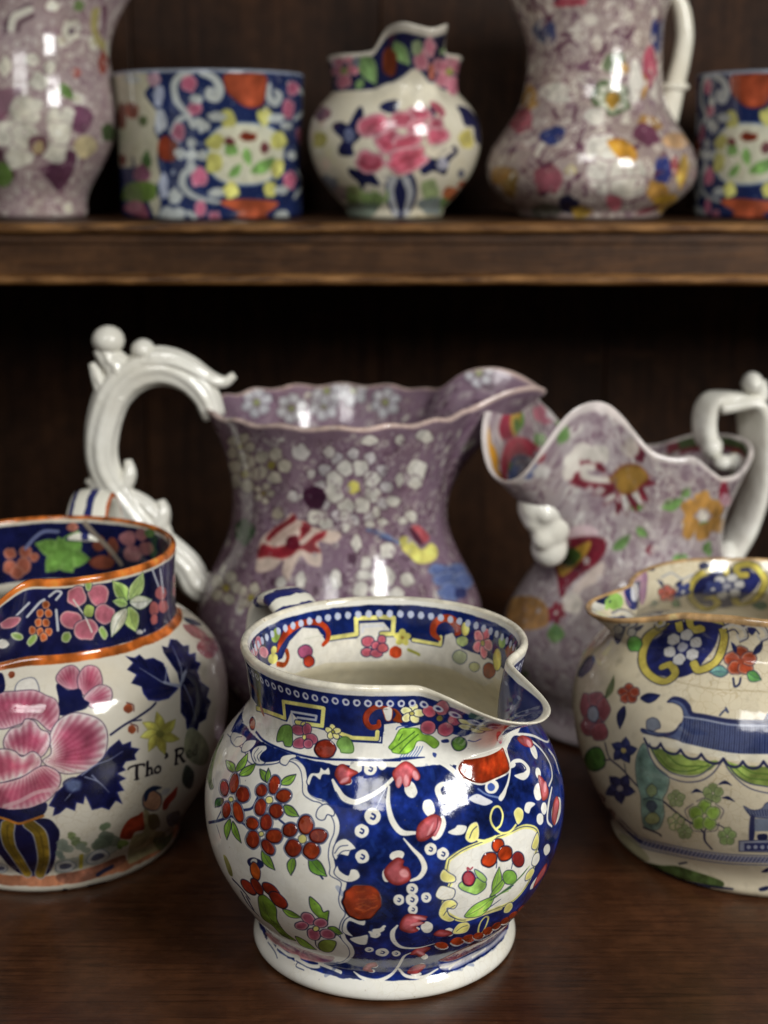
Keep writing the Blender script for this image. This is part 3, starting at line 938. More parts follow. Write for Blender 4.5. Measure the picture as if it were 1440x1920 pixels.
# --- white reserve with sprays, left of the jug
bd = A([(205, -20), (330, 110), (365, 190), (440, 215), (560, 205), (620, 180), (700, 195), (752, 250), (768, 340), (775, 430), (840, 480), (905, 500), (960, 560), (1003, 640), (1005, 720), (975, 800), (962, 890), (975, 980)]) + \
     Bc([(975, 160), (1055, 210), (1052, 270), (1040, 340), (1055, 400), (1090, 450), (1058, 510), (1045, 570), (1062, 640), (1110, 700), (1120, 760), (1060, 810), (940, 825), (820, 800), (690, 740), (570, 690), (490, 620)])
C1 = crom(bd, False, 5)
m1 = p.map(C1)
ul = 0.215 * cv.W
lo, hi = m1[:, 1].min(), m1[:, 1].max()
cv.poly(np.vstack([m1, [[m1[-1][0] - 40, lo + 8], [ul + 80, lo + 10], [ul, lo + 70], [ul - 20, (lo + hi) / 2], [ul, hi - 60], [m1[0][0] - 60, hi + 6]]]), WHITE, wash=0.05)
p.L(bd, 9, WHITE, n=5)
p.L([(x - 5, y + 1) for x, y in bd], 1.6, INK, n=5, alpha=0.9)
p.L([(x + 5.5, y - 1) for x, y in bd], 1.4, INK, n=5, alpha=0.6)
# acanthus curls along the edge
for f, poly in ((A, [(365, 130), (400, 80), (470, 70), (480, 100), (445, 130), (430, 170), (470, 200), (430, 215), (385, 195)]), (A, [(580, 200), (600, 150), (690, 135), (700, 160), (660, 175), (625, 220)]),
                (A, [(850, 600), (870, 540), (930, 510), (985, 560), (980, 600), (935, 590), (915, 625), (880, 630)]), (A, [(975, 880), (1000, 800), (1075, 770), (1150, 840), (1110, 860), (1090, 900), (1030, 890), (1000, 930)]),
                (A, [(780, 340), (810, 280), (870, 275), (885, 235), (915, 255), (945, 235), (955, 290), (900, 290), (880, 330), (830, 300), (800, 370)]),
                (Bc, [(985, 150), (1010, 90), (1030, 130), (1090, 165), (1110, 120), (1160, 125), (1180, 180), (1120, 215), (1050, 205)]), (Bc, [(1050, 590), (1060, 510), (1110, 475), (1165, 500), (1220, 500), (1215, 540), (1170, 535), (1100, 510), (1085, 570), (1130, 625)]),
                (Bc, [(1100, 640), (1180, 620), (1240, 610), (1240, 650), (1225, 685), (1160, 680)]), (Bc, [(1250, 620), (1270, 570), (1330, 560), (1350, 540), (1368, 575), (1310, 610), (1290, 635)]),
                (A, [(210, 30), (230, -30), (300, -10), (330, 20), (300, 60), (250, 80)]), (A, [(290, 110), (320, 40), (400, 30), (380, 80), (330, 120)])):
    p.P(f(poly), WHITE, line=INK, lw=1.8, n=4)
for c in ([(400, 190), (385, 140), (420, 90)], [(425, 190), (410, 150), (445, 110)], [(990, 880), (1030, 830), (1090, 820)], [(1010, 900), (1050, 865), (1100, 858)], [(235, 40), (255, 10), (295, 5)]):
    p.L(A(c), 1.4, INK)
# green-grey fronds at the very left edge
p.P(A([(60, 120), (120, 0), (160, -10), (110, 110), (80, 230), (70, 330), (85, 390), (55, 400), (30, 300), (35, 200)]), (120, 140, 96), (150, 160, 130), 6, wash=0.4)
p.L(A([(80, 320), (85, 380), (60, 395), (45, 350)]), 2, INK, alpha=0.5)
# stems
for c, w in (([(45, 650), (130, 632), (212, 600)], 5), ([(212, 600), (300, 655), (340, 690)], 3.5), ([(308, 556), (370, 540), (410, 465)], 5), ([(575, 628), (612, 658)], 4), ([(105, 670), (135, 765)], 2), ([(105, 630), (150, 540)], 3)):
    p.L(A(c), w, (44, 58, 108))
for a in ((235, 272, 172, 182, 62), (245, 268, 338, 128, 55), (275, 295, 398, 205, 66), (482, 345, 428, 248, 60), (478, 350, 492, 242, 40), (585, 360, 700, 288, 66), (610, 520, 722, 602, 72),
          (155, 470, 92, 535, 62), (205, 622, 182, 778, 52), (225, 640, 290, 802, 46), (445, 858, 542, 1005, 66), (682, 908, 662, 1045, 66)):
    leaf(p, A, *a, col=GREEN if a[0] != 155 else DGREEN)
leaf(p, Bc, 800, 35, 930, 172, 100, col=(84, 130, 44))
p.L(Bc([(885, 170), (900, 190)]), 4, INK)
reds = [(163, 392, 33, 62, -5), (235, 355, 35, 75, 8), (300, 437, 52, 62, -20), (178, 555, 33, 60, 5), (265, 572, 38, 80, -15), (440, 408, 42, 48, 0), (537, 365, 42, 72, 12), (607, 450, 58, 50, -10), (432, 535, 45, 66, 10),
        (553, 562, 53, 57, -20), (372, 655, 45, 50, -40), (475, 648, 45, 62, 5), (377, 775, 51, 66, 0), (535, 752, 64, 54, 0), (490, 835, 40, 68, -35), (655, 705, 56, 54, -30), (772, 665, 59, 73, 0), (866, 748, 67, 56, 0), (680, 840, 62, 66, 0), (815, 860, 63, 64, -20)]
for k, r in enumerate(reds):
    dot(p, A, r[0], r[1], r[2] + 8, r[3] + 8, r[4], WHITE, line=INK, lw=1.3)
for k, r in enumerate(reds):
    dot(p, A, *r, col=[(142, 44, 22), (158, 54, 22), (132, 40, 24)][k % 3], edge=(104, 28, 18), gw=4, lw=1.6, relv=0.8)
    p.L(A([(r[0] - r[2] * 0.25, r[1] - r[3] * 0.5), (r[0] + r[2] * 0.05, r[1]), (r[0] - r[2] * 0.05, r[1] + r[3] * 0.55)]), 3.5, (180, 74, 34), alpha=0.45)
for c in ((212, 475, 19), (500, 480, 28), (440, 735, 19), (748, 772, 33)):
    dot(p, A, c[0], c[1], c[2], col=YEL, lw=1.4)
# exotic bird-flower below
dot(p, A, 395, 955, 62, 36, 15, (34, 44, 92)); dot(p, A, 385, 940, 28, 24, 0, WHITE)
dot(p, Bc, 395, 135, 36, 72, -15, (168, 72, 22), relv=0.7)
for r in ((345, 255, 78, 34, 45), (408, 250, 74, 32, 58), (510, 275, 80, 38, 38), (568, 350, 86, 42, 42)): dot(p, Bc, *r, col=(138, 40, 24), edge=(108, 30, 20), relv=0.7)
p.P(Bc([(415, 335), (440, 310), (480, 325), (550, 405), (560, 500), (620, 590), (700, 655), (600, 620), (520, 540), (450, 490), (425, 420)]), (110, 148, 46), line=LINE, lw=1.6, wash=0.5)
p.L(Bc([(450, 360), (500, 480), (600, 590), (680, 645)]), 1.4, DGREEN)
for c in ([(225, 195), (270, 240), (320, 300), (350, 340)], [(290, 290), (340, 380), (420, 470)], [(330, 330), (380, 420)]): p.L(Bc(c), 6, (44, 52, 96))
p.P(Bc([(155, 20), (180, 30), (215, 110), (225, 170), (195, 150)]), (150, 150, 84), wash=0.4)
# pink ground and scrolls at the foot of the reserve
p.P(Bc([(470, 590), (590, 660), (740, 715), (880, 760), (985, 775), (960, 812), (860, 815), (740, 790), (610, 720), (520, 660)]), (176, 104, 112), (202, 150, 150), 8, wash=0.45)
for c in ([(560, 700), (640, 760), (720, 780), (700, 830), (760, 860)], [(700, 790), (790, 840), (860, 850), (900, 830)], [(880, 830), (960, 860), (1030, 890)], [(490, 650), (540, 720), (560, 770)]):
    p.L(Bc(c), 8, WHITE); p.L(Bc([(x, y + 16) for x, y in c]), 1.5, INK)
for a in ((600, 420, 742, 482, 46), (940, 556, 1048, 602, 64), (695, 622, 852, 722, 48)): leaf(p, Bc, *a)
p.P(Bc([(808, 325), (880, 390), (905, 440), (945, 430), (942, 480), (930, 525), (885, 495), (820, 430), (800, 370)]), GREEN, line=LINE, lw=1.8, wash=0.4)
p.P(Bc([(865, 690), (905, 650), (1000, 662), (970, 735), (900, 735)]), (126, 150, 60), line=LINE, lw=1.6)
p.L(Bc([(845, 650), (850, 690), (880, 725)]), 2, LINE)
for r in ((792, 490, 58, 40, 35), (742, 543, 52, 33, 0), (885, 523, 56, 36, 5), (834, 606, 54, 44, 30), (938, 606, 60, 36, 12)): dot(p, Bc, *r, col=(172, 84, 110), edge=(212, 160, 168), gw=7)
dot(p, Bc, 850, 565, 24, 20, col=YEL)
p.L(Bc([(1000, 600), (1040, 640)]), 2, INK)

# --- watery cobalt: pooled edges, brush grain
gq = np.random.default_rng(5)
band(p, -0.001, 0.0011, (146, 122, 92), 0.5, wob=0.6, seed=12)
for k in range(260):
    x_, y_ = gq.uniform(600, 1050), gq.uniform(1400, 1840)
    hq = p.hit(x_, y_)
    if hq is None: continue
    qx, qy = int(hq[0][0]) % cv.W, int(hq[0][1])
    if qy >= cv.H or cv.img[qy, qx, 0] > 0.25 or cv.img[qy, qx, 2] < 0.2: continue
    a_ = gq.uniform(0, 3.14); r_ = gq.uniform(4, 14)
    p.L([(x_ - r_ * math.cos(a_), y_ - r_ * math.sin(a_)), (x_ + 1, y_ + 2), (x_ + r_ * math.cos(a_), y_ + r_ * math.sin(a_))], gq.uniform(3, 9), [(30, 58, 136), (10, 18, 60), (24, 48, 118)][k % 3], alpha=gq.uniform(.15, .4))
# --- cobalt field: rings, tulips, scrolls
for r in ((1258, 247, 50), (1275, 602, 63), (1192, 712, 53), (1197, 905, 52)): ring(p, A, *r)
for r in ((135, 280, 30), (470, 857, 43), (556, 890, 44)): ring(p, C, *r)
for r in ((342, 246, 40), (250, 322, 38), (342, 320, 44), (440, 305, 36), (348, 388, 34), (135, 685, 48, 28), (45, 667, 32, 18), (232, 693, 31, 20)): ring(p, D, *r)
p.L(A([(1372, 400), (1330, 480), (1300, 545)]), 2, (170, 176, 196))
sc1 = lambda f, c, t: p.L(f(c), 1, WHITE, taper=t)
sc1(A, [(975, 330), (1010, 400), (1060, 470), (1150, 498), (1250, 455), (1350, 392), (1425, 320)], [5, 10, 13, 12, 10, 8, 7])
p.L(A([(1000, 420), (1050, 492), (1150, 520), (1260, 478)]), 1.6, NAVY)
sc1(C, [(182, 425), (176, 540), (205, 660), (270, 740), (365, 745)], [5, 9, 11, 11, 6])
sc1(C, [(285, 785), (345, 855), (405, 920), (428, 990), (395, 1050), (335, 1075)], [3, 6, 9, 11, 9, 5])
sc1(C, [(405, 245), (520, 250), (615, 305), (682, 385), (672, 470), (610, 528), (545, 505), (520, 440), (560, 405), (602, 432), (590, 465)], [7, 10, 12, 13, 13, 12, 12, 11, 9, 8, 7])
p.P(C([(1000, 300), (1040, 240), (1100, 235), (1155, 290), (1150, 350), (1110, 380), (1050, 350), (1080, 335), (1120, 320), (1110, 280), (1070, 260), (1050, 290)]), WHITE)
p.L(C([(1060, 265), (1100, 265), (1130, 300), (1110, 320)]), 3, NAVY)
# upper right scrolls below the spout
sc1(C, [(965, 110), (1000, 55), (1100, 70), (1210, 140), (1290, 250), (1312, 350), (1290, 420)], [3, 6, 7, 6, 6, 5, 4])
sc1(C, [(975, 20), (985, 70), (1080, 60), (1180, 72), (1275, 115), (1290, 80), (1280, 40)], [7, 6, 5, 6, 7, 5, 3])
sc1(C, [(985, 90), (1000, 190), (1022, 280), (1005, 400), (960, 500)], [7, 5, 4, 5, 8])
p.P(C([(940, 500), (985, 440), (1000, 420), (990, 480), (960, 525)]), WHITE)
ring(p, C, 893, 425, 48, 50, WHITE, (60, 80, 150)); p.P(C(EL(890, 428, 26, 28)), (60, 84, 160))
p.L(C([(800, 440), (860, 480), (940, 500)]), 4, (150, 170, 210), alpha=0.6)
sc1(C, [(1310, 430), (1285, 560), (1280, 660), (1310, 700)], [4, 7, 6, 4])
sc1(C, [(1290, 170), (1330, 230), (1360, 330)], [6, 10, 5])
for r in ((1255, 575, 20, 44, 0), (1228, 648, 24, 40, 0), (1275, 860, 22, 40, 10), (1195, 920, 26, 60, 10)): dot(p, C, *r, col=WHITE, line=None)
p.P(C([(1120, 590), (1130, 540), (1165, 530), (1195, 545), (1165, 575), (1150, 610)]), WHITE); p.P(C([(590, 740), (640, 710), (660, 690), (720, 700), (700, 750), (640, 760)]), WHITE)
p.P(C([(735, 505), (790, 475), (850, 500), (900, 530), (850, 555), (800, 545), (760, 530)]), (206, 206, 210))
# tulips
def tulip(f, pts_, tips, dark=(140, 44, 42), light=(224, 150, 156), extra=None):
    for t in tips: dot(p, f, *t, col=WHITE, line=None)
    p.P(f(pts_), (192, 92, 100), dark, 10, line=(96, 30, 44), lw=1.0, wash=0.5)
    for t in (extra or []): dot(p, f, *t, col=light, edge=(188, 90, 98), line=None, gw=4)
tulip(A, [(990, 290), (1010, 230), (1055, 212), (1110, 245), (1165, 275), (1115, 310), (1110, 350), (1040, 365), (1010, 330)], [(1150, 240, 48, 36, 10), (1080, 335, 42, 34, 20), (1350, 225, 32, 24, 0)], dark=(138, 44, 36), extra=[(1065, 330, 42, 22, -30)])
tulip(C, [(205, 330), (245, 280), (300, 250), (360, 285), (398, 345), (385, 380), (345, 360), (320, 420), (275, 400), (250, 430), (225, 390)], [(332, 445, 42, 62, -22)], extra=[(252, 390, 24, 44, 10), (300, 380, 24, 48, 0), (365, 345, 24, 40, -25)])
tulip(C, [(370, 755), (385, 690), (440, 640), (500, 615), (545, 650), (520, 730), (480, 770), (430, 800), (385, 800)], [(458, 572, 42, 62, -12), (525, 715, 44, 90, 22)], extra=[(470, 720, 16, 66, 25), (515, 715, 16, 60, 22)])
p.L(C([(440, 775), (490, 745), (515, 700), (520, 640)]), 2, (110, 40, 52))
tulip(D, [(148, 130), (180, 75), (240, 30), (285, 50), (280, 85), (320, 105), (330, 180), (250, 222), (180, 195)], [(238, 15, 52, 34, -15), (165, 150, 30, 50, 0)], extra=[(285, 140, 40, 34, 20)])
tulip(D, [(258, 525), (268, 460), (310, 420), (380, 425), (450, 440), (400, 470), (430, 480), (370, 510), (385, 535), (330, 552)], [(445, 512, 42, 40, 0), (345, 530, 50, 22, -10)], extra=[(390, 448, 56, 14, 10), (370, 490, 52, 14, -12)])
tulip(D, [(490, 560), (530, 530), (590, 535), (625, 555), (580, 575), (520, 575)], [(600, 545, 34, 30, 0)], extra=[])
tulip(D, [(325, 700), (370, 660), (430, 645), (472, 655), (430, 690), (400, 720), (370, 705)], [(428, 715, 26, 20, 0)], extra=[(400, 690, 34, 14, 20)])
tulip(D, [(0, 800), (30, 765), (90, 755), (100, 780), (60, 795), (70, 820), (20, 815)], [(78, 775, 30, 18, 0), (62, 815, 26, 12, 0)])
tulip(D, [(310, 830), (335, 790), (400, 765), (438, 775), (420, 800), (380, 830)], [(410, 780, 28, 20, 0), (370, 835, 40, 14, 0)])
tulip(C, [(1070, 90), (1110, 70), (1165, 95), (1180, 140), (1140, 150), (1100, 130)], [(1185, 180, 20, 55, -20)], extra=[(1150, 125, 16, 34, -30)])
tulip(C, [(1215, 350), (1250, 370), (1285, 440), (1280, 500), (1245, 520), (1230, 450)], [(1215, 460, 30, 62, 0), (1215, 330, 18, 40, -10)], extra=[(1262, 430, 14, 44, 0)])
tulip(C, [(1310, 650), (1320, 540), (1345, 490), (1362, 540), (1350, 620), (1330, 690)], [(1340, 590, 30, 100, 8)])
tulip(D, [(1215, 150), (1270, 70), (1275, 100), (1240, 170), (1180, 240)], [(1195, 200, 14, 60, 35)])
# bottom scallops
sc1(D, [(240, 500), (208, 545), (215, 605), (270, 650), (380, 655), (500, 625)], [4, 9, 9, 8, 5, 2])
sc1(D, [(-60, 820), (0, 862), (100, 882), (190, 845), (245, 785), (285, 715), (330, 690)], [3, 6, 7, 6, 6, 5, 3])
sc1(D, [(250, 800), (305, 850), (420, 855), (520, 800)], [5, 6, 6, 3])
sc1(D, [(50, 545), (85, 578), (115, 560), (90, 535), (125, 525), (150, 505)], [6, 8, 6, 6, 6, 6])
# round enamel disc, and the tall patch below the spout
dot(p, Bc, 1195, 364, 150, 136, 0, (150, 48, 14), edge=(120, 36, 16), gw=6, lw=3, relv=1.0, n=22)
for k in range(16):
    g = np.random.default_rng(k); a = g.uniform(-0.9, 0.4); x0, y0 = 1195 + g.uniform(-90, 90), 364 + g.uniform(-80, 80)
    q_ = [(x0 + d_ * math.cos(a + .004 * d_), y0 - d_ * math.sin(a + .004 * d_) * 0.6) for d_ in (0, 30, 60)]; q_ = [(1195 + (x_ - 1195) * min(1, 118 / (1 + math.hypot(x_ - 1195, y_ - 364))), 364 + (y_ - 364) * min(1, 105 / (1 + math.hypot(x_ - 1195, y_ - 364)))) for x_, y_ in q_]
    p.L(Bc(q_), 3, (184, 78, 26), alpha=0.5, relv=0.45 + 0.5 * g.random())
pat = C([(662, 300), (685, 250), (740, 215), (860, 180), (960, 150), (990, 200), (1015, 275), (1005, 322), (905, 372), (825, 402), (745, 385), (690, 350)])
p.P([(x, y) for x, y in pat], WHITE, line=WHITE, lw=8, n=4)
p.P(pat, (158, 46, 16), (120, 36, 18), 8, n=4, wash=0.5, relv=1.0)
for k in range(9): p.L(C([(700 + 34 * k, 250 - 9 * k), (706 + 34 * k, 300 - 8 * k), (700 + 34 * k, 360 - 6 * k)]), 5, (186, 66, 22), alpha=0.35, relv=0.8)
# cartouche
cart = [(842, 1612), (870, 1593), (910, 1577), (951, 1563), (981, 1550), (1005, 1555), (1009, 1577), (1003, 1606), (999, 1635), (986, 1662), (962, 1689), (924, 1706), (875, 1725), (848, 1719), (832, 1703), (836, 1676), (846, 1652), (838, 1636)]
p.P(cart, WHITE, line=YEL, lw=9, n=4)
p.L(cart + cart[:1], 1.5, INK, n=4); p.L([(917 + (x - 917) * 1.07, 1636 + (y - 1636) * 1.07) for x, y in cart + cart[:1]], 1.5, INK, n=4)
for f, poly, col in ((D, [(535, 150), (560, 110), (600, 135), (640, 160), (640, 195), (590, 205), (545, 190)], YEL), (D, [(505, 280), (540, 225), (600, 235), (640, 255), (625, 310), (560, 325), (515, 310)], WHITE), (D, [(525, 410), (560, 335), (620, 320), (655, 350), (630, 385), (585, 380), (600, 430), (640, 455), (600, 475), (545, 455)], YEL),
                     (D, [(620, 550), (660, 490), (720, 475), (745, 500), (720, 545), (660, 560)], YEL), (C, [(710, 760), (740, 690), (790, 668), (808, 720), (800, 790), (750, 815), (715, 795)], YEL), (C, [(1045, 600), (1075, 565), (1112, 590), (1110, 650), (1075, 690), (1055, 650)], YEL),
                     (D, [(975, 410), (990, 360), (1030, 338), (1040, 370), (1010, 410)], YEL), (D, [(1125, 190), (1135, 140), (1175, 100), (1190, 120), (1165, 170)], YEL), (C, [(1170, 850), (1180, 800), (1210, 740), (1222, 800), (1200, 860)], YEL), (C, [(1170, 960), (1185, 900), (1220, 880), (1225, 930), (1195, 975)], WHITE)):
    p.P(f(poly), col, (238, 232, 190), 4, line=INK, lw=1.6, n=4)
p.L(D([(560, 430), (590, 390), (640, 360)]), 1.6, INK); p.L(C([(740, 780), (760, 730), (790, 700)]), 1.6, INK); p.L(D([(650, 540), (690, 510), (725, 500)]), 1.6, INK)
p.L(C([(1060, 690), (1020, 735), (960, 745), (905, 700), (885, 640), (905, 575), (945, 565), (970, 620), (955, 690), (920, 720)]), 4.5, YEL, n=6)
p.L(C([(800, 795), (860, 800), (920, 770)]), 5, YEL)
p.P(D([(800, 540), (815, 480), (850, 440), (870, 450), (850, 510), (820, 555)]), None, line=YEL, lw=4)
p.L(D([(720, 465), (790, 440), (880, 410), (960, 385)]), 6, (224, 214, 140))
# cartouche flowers
for a in ((705, 440, 920, 290, 88), (900, 280, 945, 95, 62), (880, 300, 1000, 150, 40)): leaf(p, D, *a, col=(128, 172, 66), lw=1.6)
p.P(D([(665, 215), (720, 180), (800, 170), (850, 190), (850, 240), (790, 285), (740, 275), (680, 250)]), (136, 178, 82), line=INK, lw=1.6, wash=0.4)
p.P(D([(775, 110), (830, 140), (860, 180), (840, 200), (790, 160)]), (150, 186, 100), line=INK, lw=1.4)
dot(p, D, 1018, 165, 50, 52, 0, (112, 160, 62), lw=1.4)
for k in range(10): p.L(D([(880 + 6 * k, 330 - 4 * k), (960 + 14 * k, 280 - 12 * k), (1010 + 16 * k, 260 - 19 * k)]), 3 if k % 3 else 1.6, [(122, 170, 66), (90, 140, 60), INK][k % 3])
for k in range(8): p.L(D([(840, 400), (900 + 8 * k, 360 - 6 * k)]), 1.3, INK)
for r in ((938, 832, 44, 50, 10), (876, 930, 60, 50, -35), (985, 888, 50, 58, 30)): dot(p, C, *r, col=(170, 52, 16), edge=(124, 38, 16), relv=0.9)
dot(p, C, 1076, 928, 42, 55, -10, (134, 38, 34), relv=0.7); dot(p, D, 733, 175, 46, 52, 0, (150, 36, 52), edge=(110, 26, 44), relv=0.6)
p.L(D([(730, 130), (725, 100), (745, 112), (760, 98)]), 3, (150, 40, 60)); p.L(D([(930, 60), (925, 100)]), 2, INK); p.L(D([(1040, 60), (1030, 105)]), 2, INK)
# coral string round the foot
for k, (x, y, w, h, r) in enumerate(((545, 640, 50, 26, 5), (655, 612, 52, 30, -10), (735, 592, 46, 30, -10), (800, 575, 42, 26, -20), (865, 540, 42, 26, -35), (925, 505, 40, 22, -35), (985, 470, 40, 20, -35), (1040, 430, 40, 18, -40), (1100, 385, 40, 14, -45))):
    dot(p, D, x, y, w, h, r, (170, 56, 20), edge=(140, 42, 20), line=None, relv=0.7)
p.P(D([(525, 745), (560, 725), (650, 680), (760, 630), (860, 590), (980, 505), (1000, 510), (930, 575), (860, 625), (740, 690), (620, 745)]), (128, 50, 24), wash=0.5, relv=0.5)
p.P(D([(530, 770), (640, 745), (760, 690), (880, 630), (985, 530), (990, 560), (900, 650), (800, 715), (660, 790), (560, 810)]), (196, 196, 204), (120, 124, 160), 6, wash=0.3)
for c in ([(540, 790), (600, 780), (680, 740)], [(600, 800), (640, 760)], [(760, 720), (850, 660)]): p.L(D(c), 4, WHITE)

# --- neck: key border above white, bead chain under the lip
zr = 0.1360
band(p, 0.1085, zr, WHITE, 0.04)
band(p, 0.1175, 0.1356, NAVY, wash=0.45, wob=0.3, seed=4)
key = E([(230, 440), (300, 462), (468, 524), (455, 385), (795, 440), (782, 590), (568, 560)])
white_low = E([(100, 560), (225, 560), (300, 505), (480, 575), (520, 470), (600, 560), (780, 622), (1290, 735), (1300, 640), (1440, 560), (1440, 880), (1050, 870), (700, 850), (400, 760), (215, 640)]) 
p.P(white_low, WHITE, sharp=True)
p.P(F([(0, 560), (110, 545), (180, 590), (300, 560), (640, 660), (800, 610), (985, 560), (975, 700), (640, 770), (560, 900), (400, 800), (300, 830), (0, 850)]), WHITE, sharp=True)
# shoulder line under the white
p.L(E([(225, 640), (300, 720), (480, 800), (700, 858), (950, 875), (1440, 880)]), 4, NAVY)
p.L(F([(40, 850), (180, 838), (330, 828)]), 5, NAVY, taper=[3, 6, 2]); 
for k in range(7): p.L(F([(130 + 22 * k, 830), (165 + 22 * k, 780), (185 + 22 * k, 740)]), 1.6, (60, 90, 160), alpha=0.8)
# key
for w, c in ((11.5, NAVY), (8.0, YEL)): p.L(key, w, c, sharp=True)
p.L(E([(540, 570), (525, 470), (735, 505), (728, 540), (575, 520)]), 5, (196, 200, 212), sharp=True)
for w, c in ((11.5, NAVY), (8.0, YEL)): p.L(E([(940, 655), (1040, 690), (1245, 700), (1250, 640)]), w, c, sharp=True)
p.L(E([(1030, 718), (1285, 732), (1290, 640)]), 3, NAVY, sharp=True)
# rust scrolls
p.L(E([(1330, 440), (1240, 432), (1170, 480), (1152, 545), (1190, 600), (1255, 592), (1262, 550)]), 11, RUST, taper=[7, 11, 12, 12, 12, 11, 7], relv=0.5)
p.P(F([(70, 430), (115, 445), (165, 520), (140, 548), (70, 530), (95, 480)]), (160, 60, 18), line=LINE, lw=1.4, relv=0.5)
p.P(F([(-10, 430), (40, 415), (70, 440), (60, 520), (20, 530), (0, 480)]), WHITE, line=RUST, lw=1.6)
p.L(E([(100, 130), (150, 210), (215, 280), (250, 370), (272, 450), (290, 495)]), 9, (150, 66, 30), taper=[5, 8, 8, 8, 12, 6])
dot(p, E, 195, 570, 26, 52, 0, (150, 66, 50))
# neck flowers
for r in ((580, 625, 56, 44, 20), (655, 620, 40, 52, 0), (690, 700, 60, 44, 20), (600, 735, 70, 46, -10), (665, 740, 40, 40, 0)): dot(p, E, *r, col=(166, 78, 102), edge=(190, 118, 134), lw=1.4)
dot(p, E, 632, 685, 16, 22, col=YEL, lw=1.2); p.L(E([(600, 590), (610, 560), (640, 555), (640, 590)]), 2, (90, 80, 130))
p.P(E([(400, 720), (410, 640), (450, 585), (520, 590), (535, 680), (525, 760), (470, 760), (450, 720)]), (106, 146, 66), line=LINE, lw=1.6, wash=0.5)
p.P(E([(905, 740), (940, 690), (1000, 685), (1045, 750), (1040, 815), (950, 815), (935, 790)]), (122, 166, 80), line=DGREEN, lw=1.6, wash=0.4)
bloom(p, E([(875, 640)])[0], 17, 5, 95, YEL, (234, 230, 170), line=LINE, center=(150, 150, 60), cr=0.22)
dot(p, E, 808, 785, 92, 78, 0, (134, 40, 22), edge=(104, 30, 20), relv=0.9, n=16)
bloom(p, F([(228, 470)])[0], 24, 5, 80, (230, 224, 150), (236, 232, 190), line=LINE, center=(170, 160, 80))
for r in ((372, 455, 58, 48, 20), (475, 425, 60, 62, 0), (585, 520, 66, 50, 0), (505, 600, 68, 58, 0), (362, 585, 64, 56, 0)): dot(p, F, *r, col=(176, 72, 92), edge=(196, 108, 122), lw=1.4, gw=8)
dot(p, F, 455, 510, 28, 26, col=(130, 120, 60), lw=1.2)
bloom(p, F([(742, 582)])[0], 21, 5, 85, (226, 220, 140), (236, 232, 190), line=LINE, center=(150, 140, 70))
p.P(F([(38, 745), (80, 690), (130, 600), (200, 590), (280, 592), (320, 640), (390, 655), (450, 710), (410, 755), (330, 700), (270, 700), (240, 760), (180, 800), (80, 792), (60, 770)]), (132, 182, 58), line=DGREEN, lw=1.4, wash=0.5)
for c in ([(60, 770), (150, 700), (250, 620)], [(130, 790), (190, 720), (280, 640)], [(120, 690), (150, 640)]): p.L(F(c), 2, DGREEN)
dot(p, F, 613, 718, 62, 58, 0, (96, 142, 52), edge=DGREEN, lw=1.6)
p.P(F([(690, 500), (740, 450), (830, 480), (790, 520)]), (78, 110, 80), wash=0.4); p.L(F([(830, 560), (900, 545), (960, 560)]), 5, (150, 150, 160)); p.L(F([(690, 690), (740, 700), (790, 680)]), 3, (70, 90, 150))
p.L(F([(100, 600), (120, 580), (190, 570)]), 2.4, (70, 90, 150)); p.P(F([(400, 790), (430, 800), (420, 830), (400, 815)]), (60, 80, 150)); p.P(F([(470, 690), (520, 680), (530, 705), (480, 710)]), NAVY)
dot(p, F, 945, 665, 24, 52, -10, (196, 80, 100), line=None)
# lip and bead chain
for k in range(86):
    q = skin(p, (k + 0.5) / 86, 0.1322)
    skin_shape(p, q, EL(0, 0, 1.55, 1.75, 0, 12, 0.06, seed=k), (206, 210, 224)); skin_shape(p, q, EL(0.1, 0, 0.72, 0.85, 0, 8, 0.1, seed=k), (34, 40, 110))
# --- inside of the neck
band(p, -1, 0.114, (212, 204, 178), 0.06, inner=True)
band(p, 0.1130, 0.1362, (218, 214, 200), 0.05, inner=True)
band(p, 0.1200, 0.1362, NAVY, 0.4, inner=True, wob=0.4, seed=9)
q0 = skin(p, ((-51 - 90) % 360) / 360, 0.125, True)
skin_shape(p, q0, EL(0, -3, 25, 19, 0, 20, 0.04), (58, 66, 112), (40, 46, 100), 3, flip=-1)
wl = G([(500, 700), (560, 560), (680, 430), (820, 440), (900, 560), (960, 545), (1190, 530), (1215, 390), (1440, 380), (1440, 740), (900, 760), (600, 860), (490, 830)])
p.P(wl, (218, 214, 202), sharp=True)
p.P(Hc([(0, 340), (90, 440), (220, 480), (270, 530), (480, 550), (500, 440), (560, 420), (640, 560), (860, 760), (900, 820), (820, 860), (560, 720), (260, 650), (0, 640)]), (214, 210, 198), sharp=True)
for w, c in ((12, NAVY), (8.5, YEL)): p.L(G([(935, 530), (1185, 492), (1180, 345), (1440, 335)]), w, c, sharp=True)
for w, c in ((12, NAVY), (8.5, YEL)):
    p.L(Hc([(-30, 290), (80, 300), (72, 430), (-20, 430)]), w, c, sharp=True); p.L(Hc([(240, 480), (460, 520), (465, 455)]), 7 if c is YEL else 10, c, sharp=True)
p.L(G([(1240, 470), (1245, 420), (1440, 410)]), 5, (206, 208, 214), sharp=True)
p.L(G([(445, 650), (480, 560), (560, 450), (700, 385), (840, 390), (915, 460), (915, 540), (875, 590)]), 12, (160, 50, 18), taper=[6, 13, 17, 12, 11, 11, 10, 8])
p.L(G([(450, 770), (515, 775), (545, 710), (535, 650)]), 10, (178, 66, 18))
dot(p, G, 705, 655, 70, 62, 0, (160, 76, 110)); dot(p, G, 740, 745, 52, 56, 0, (146, 44, 26))
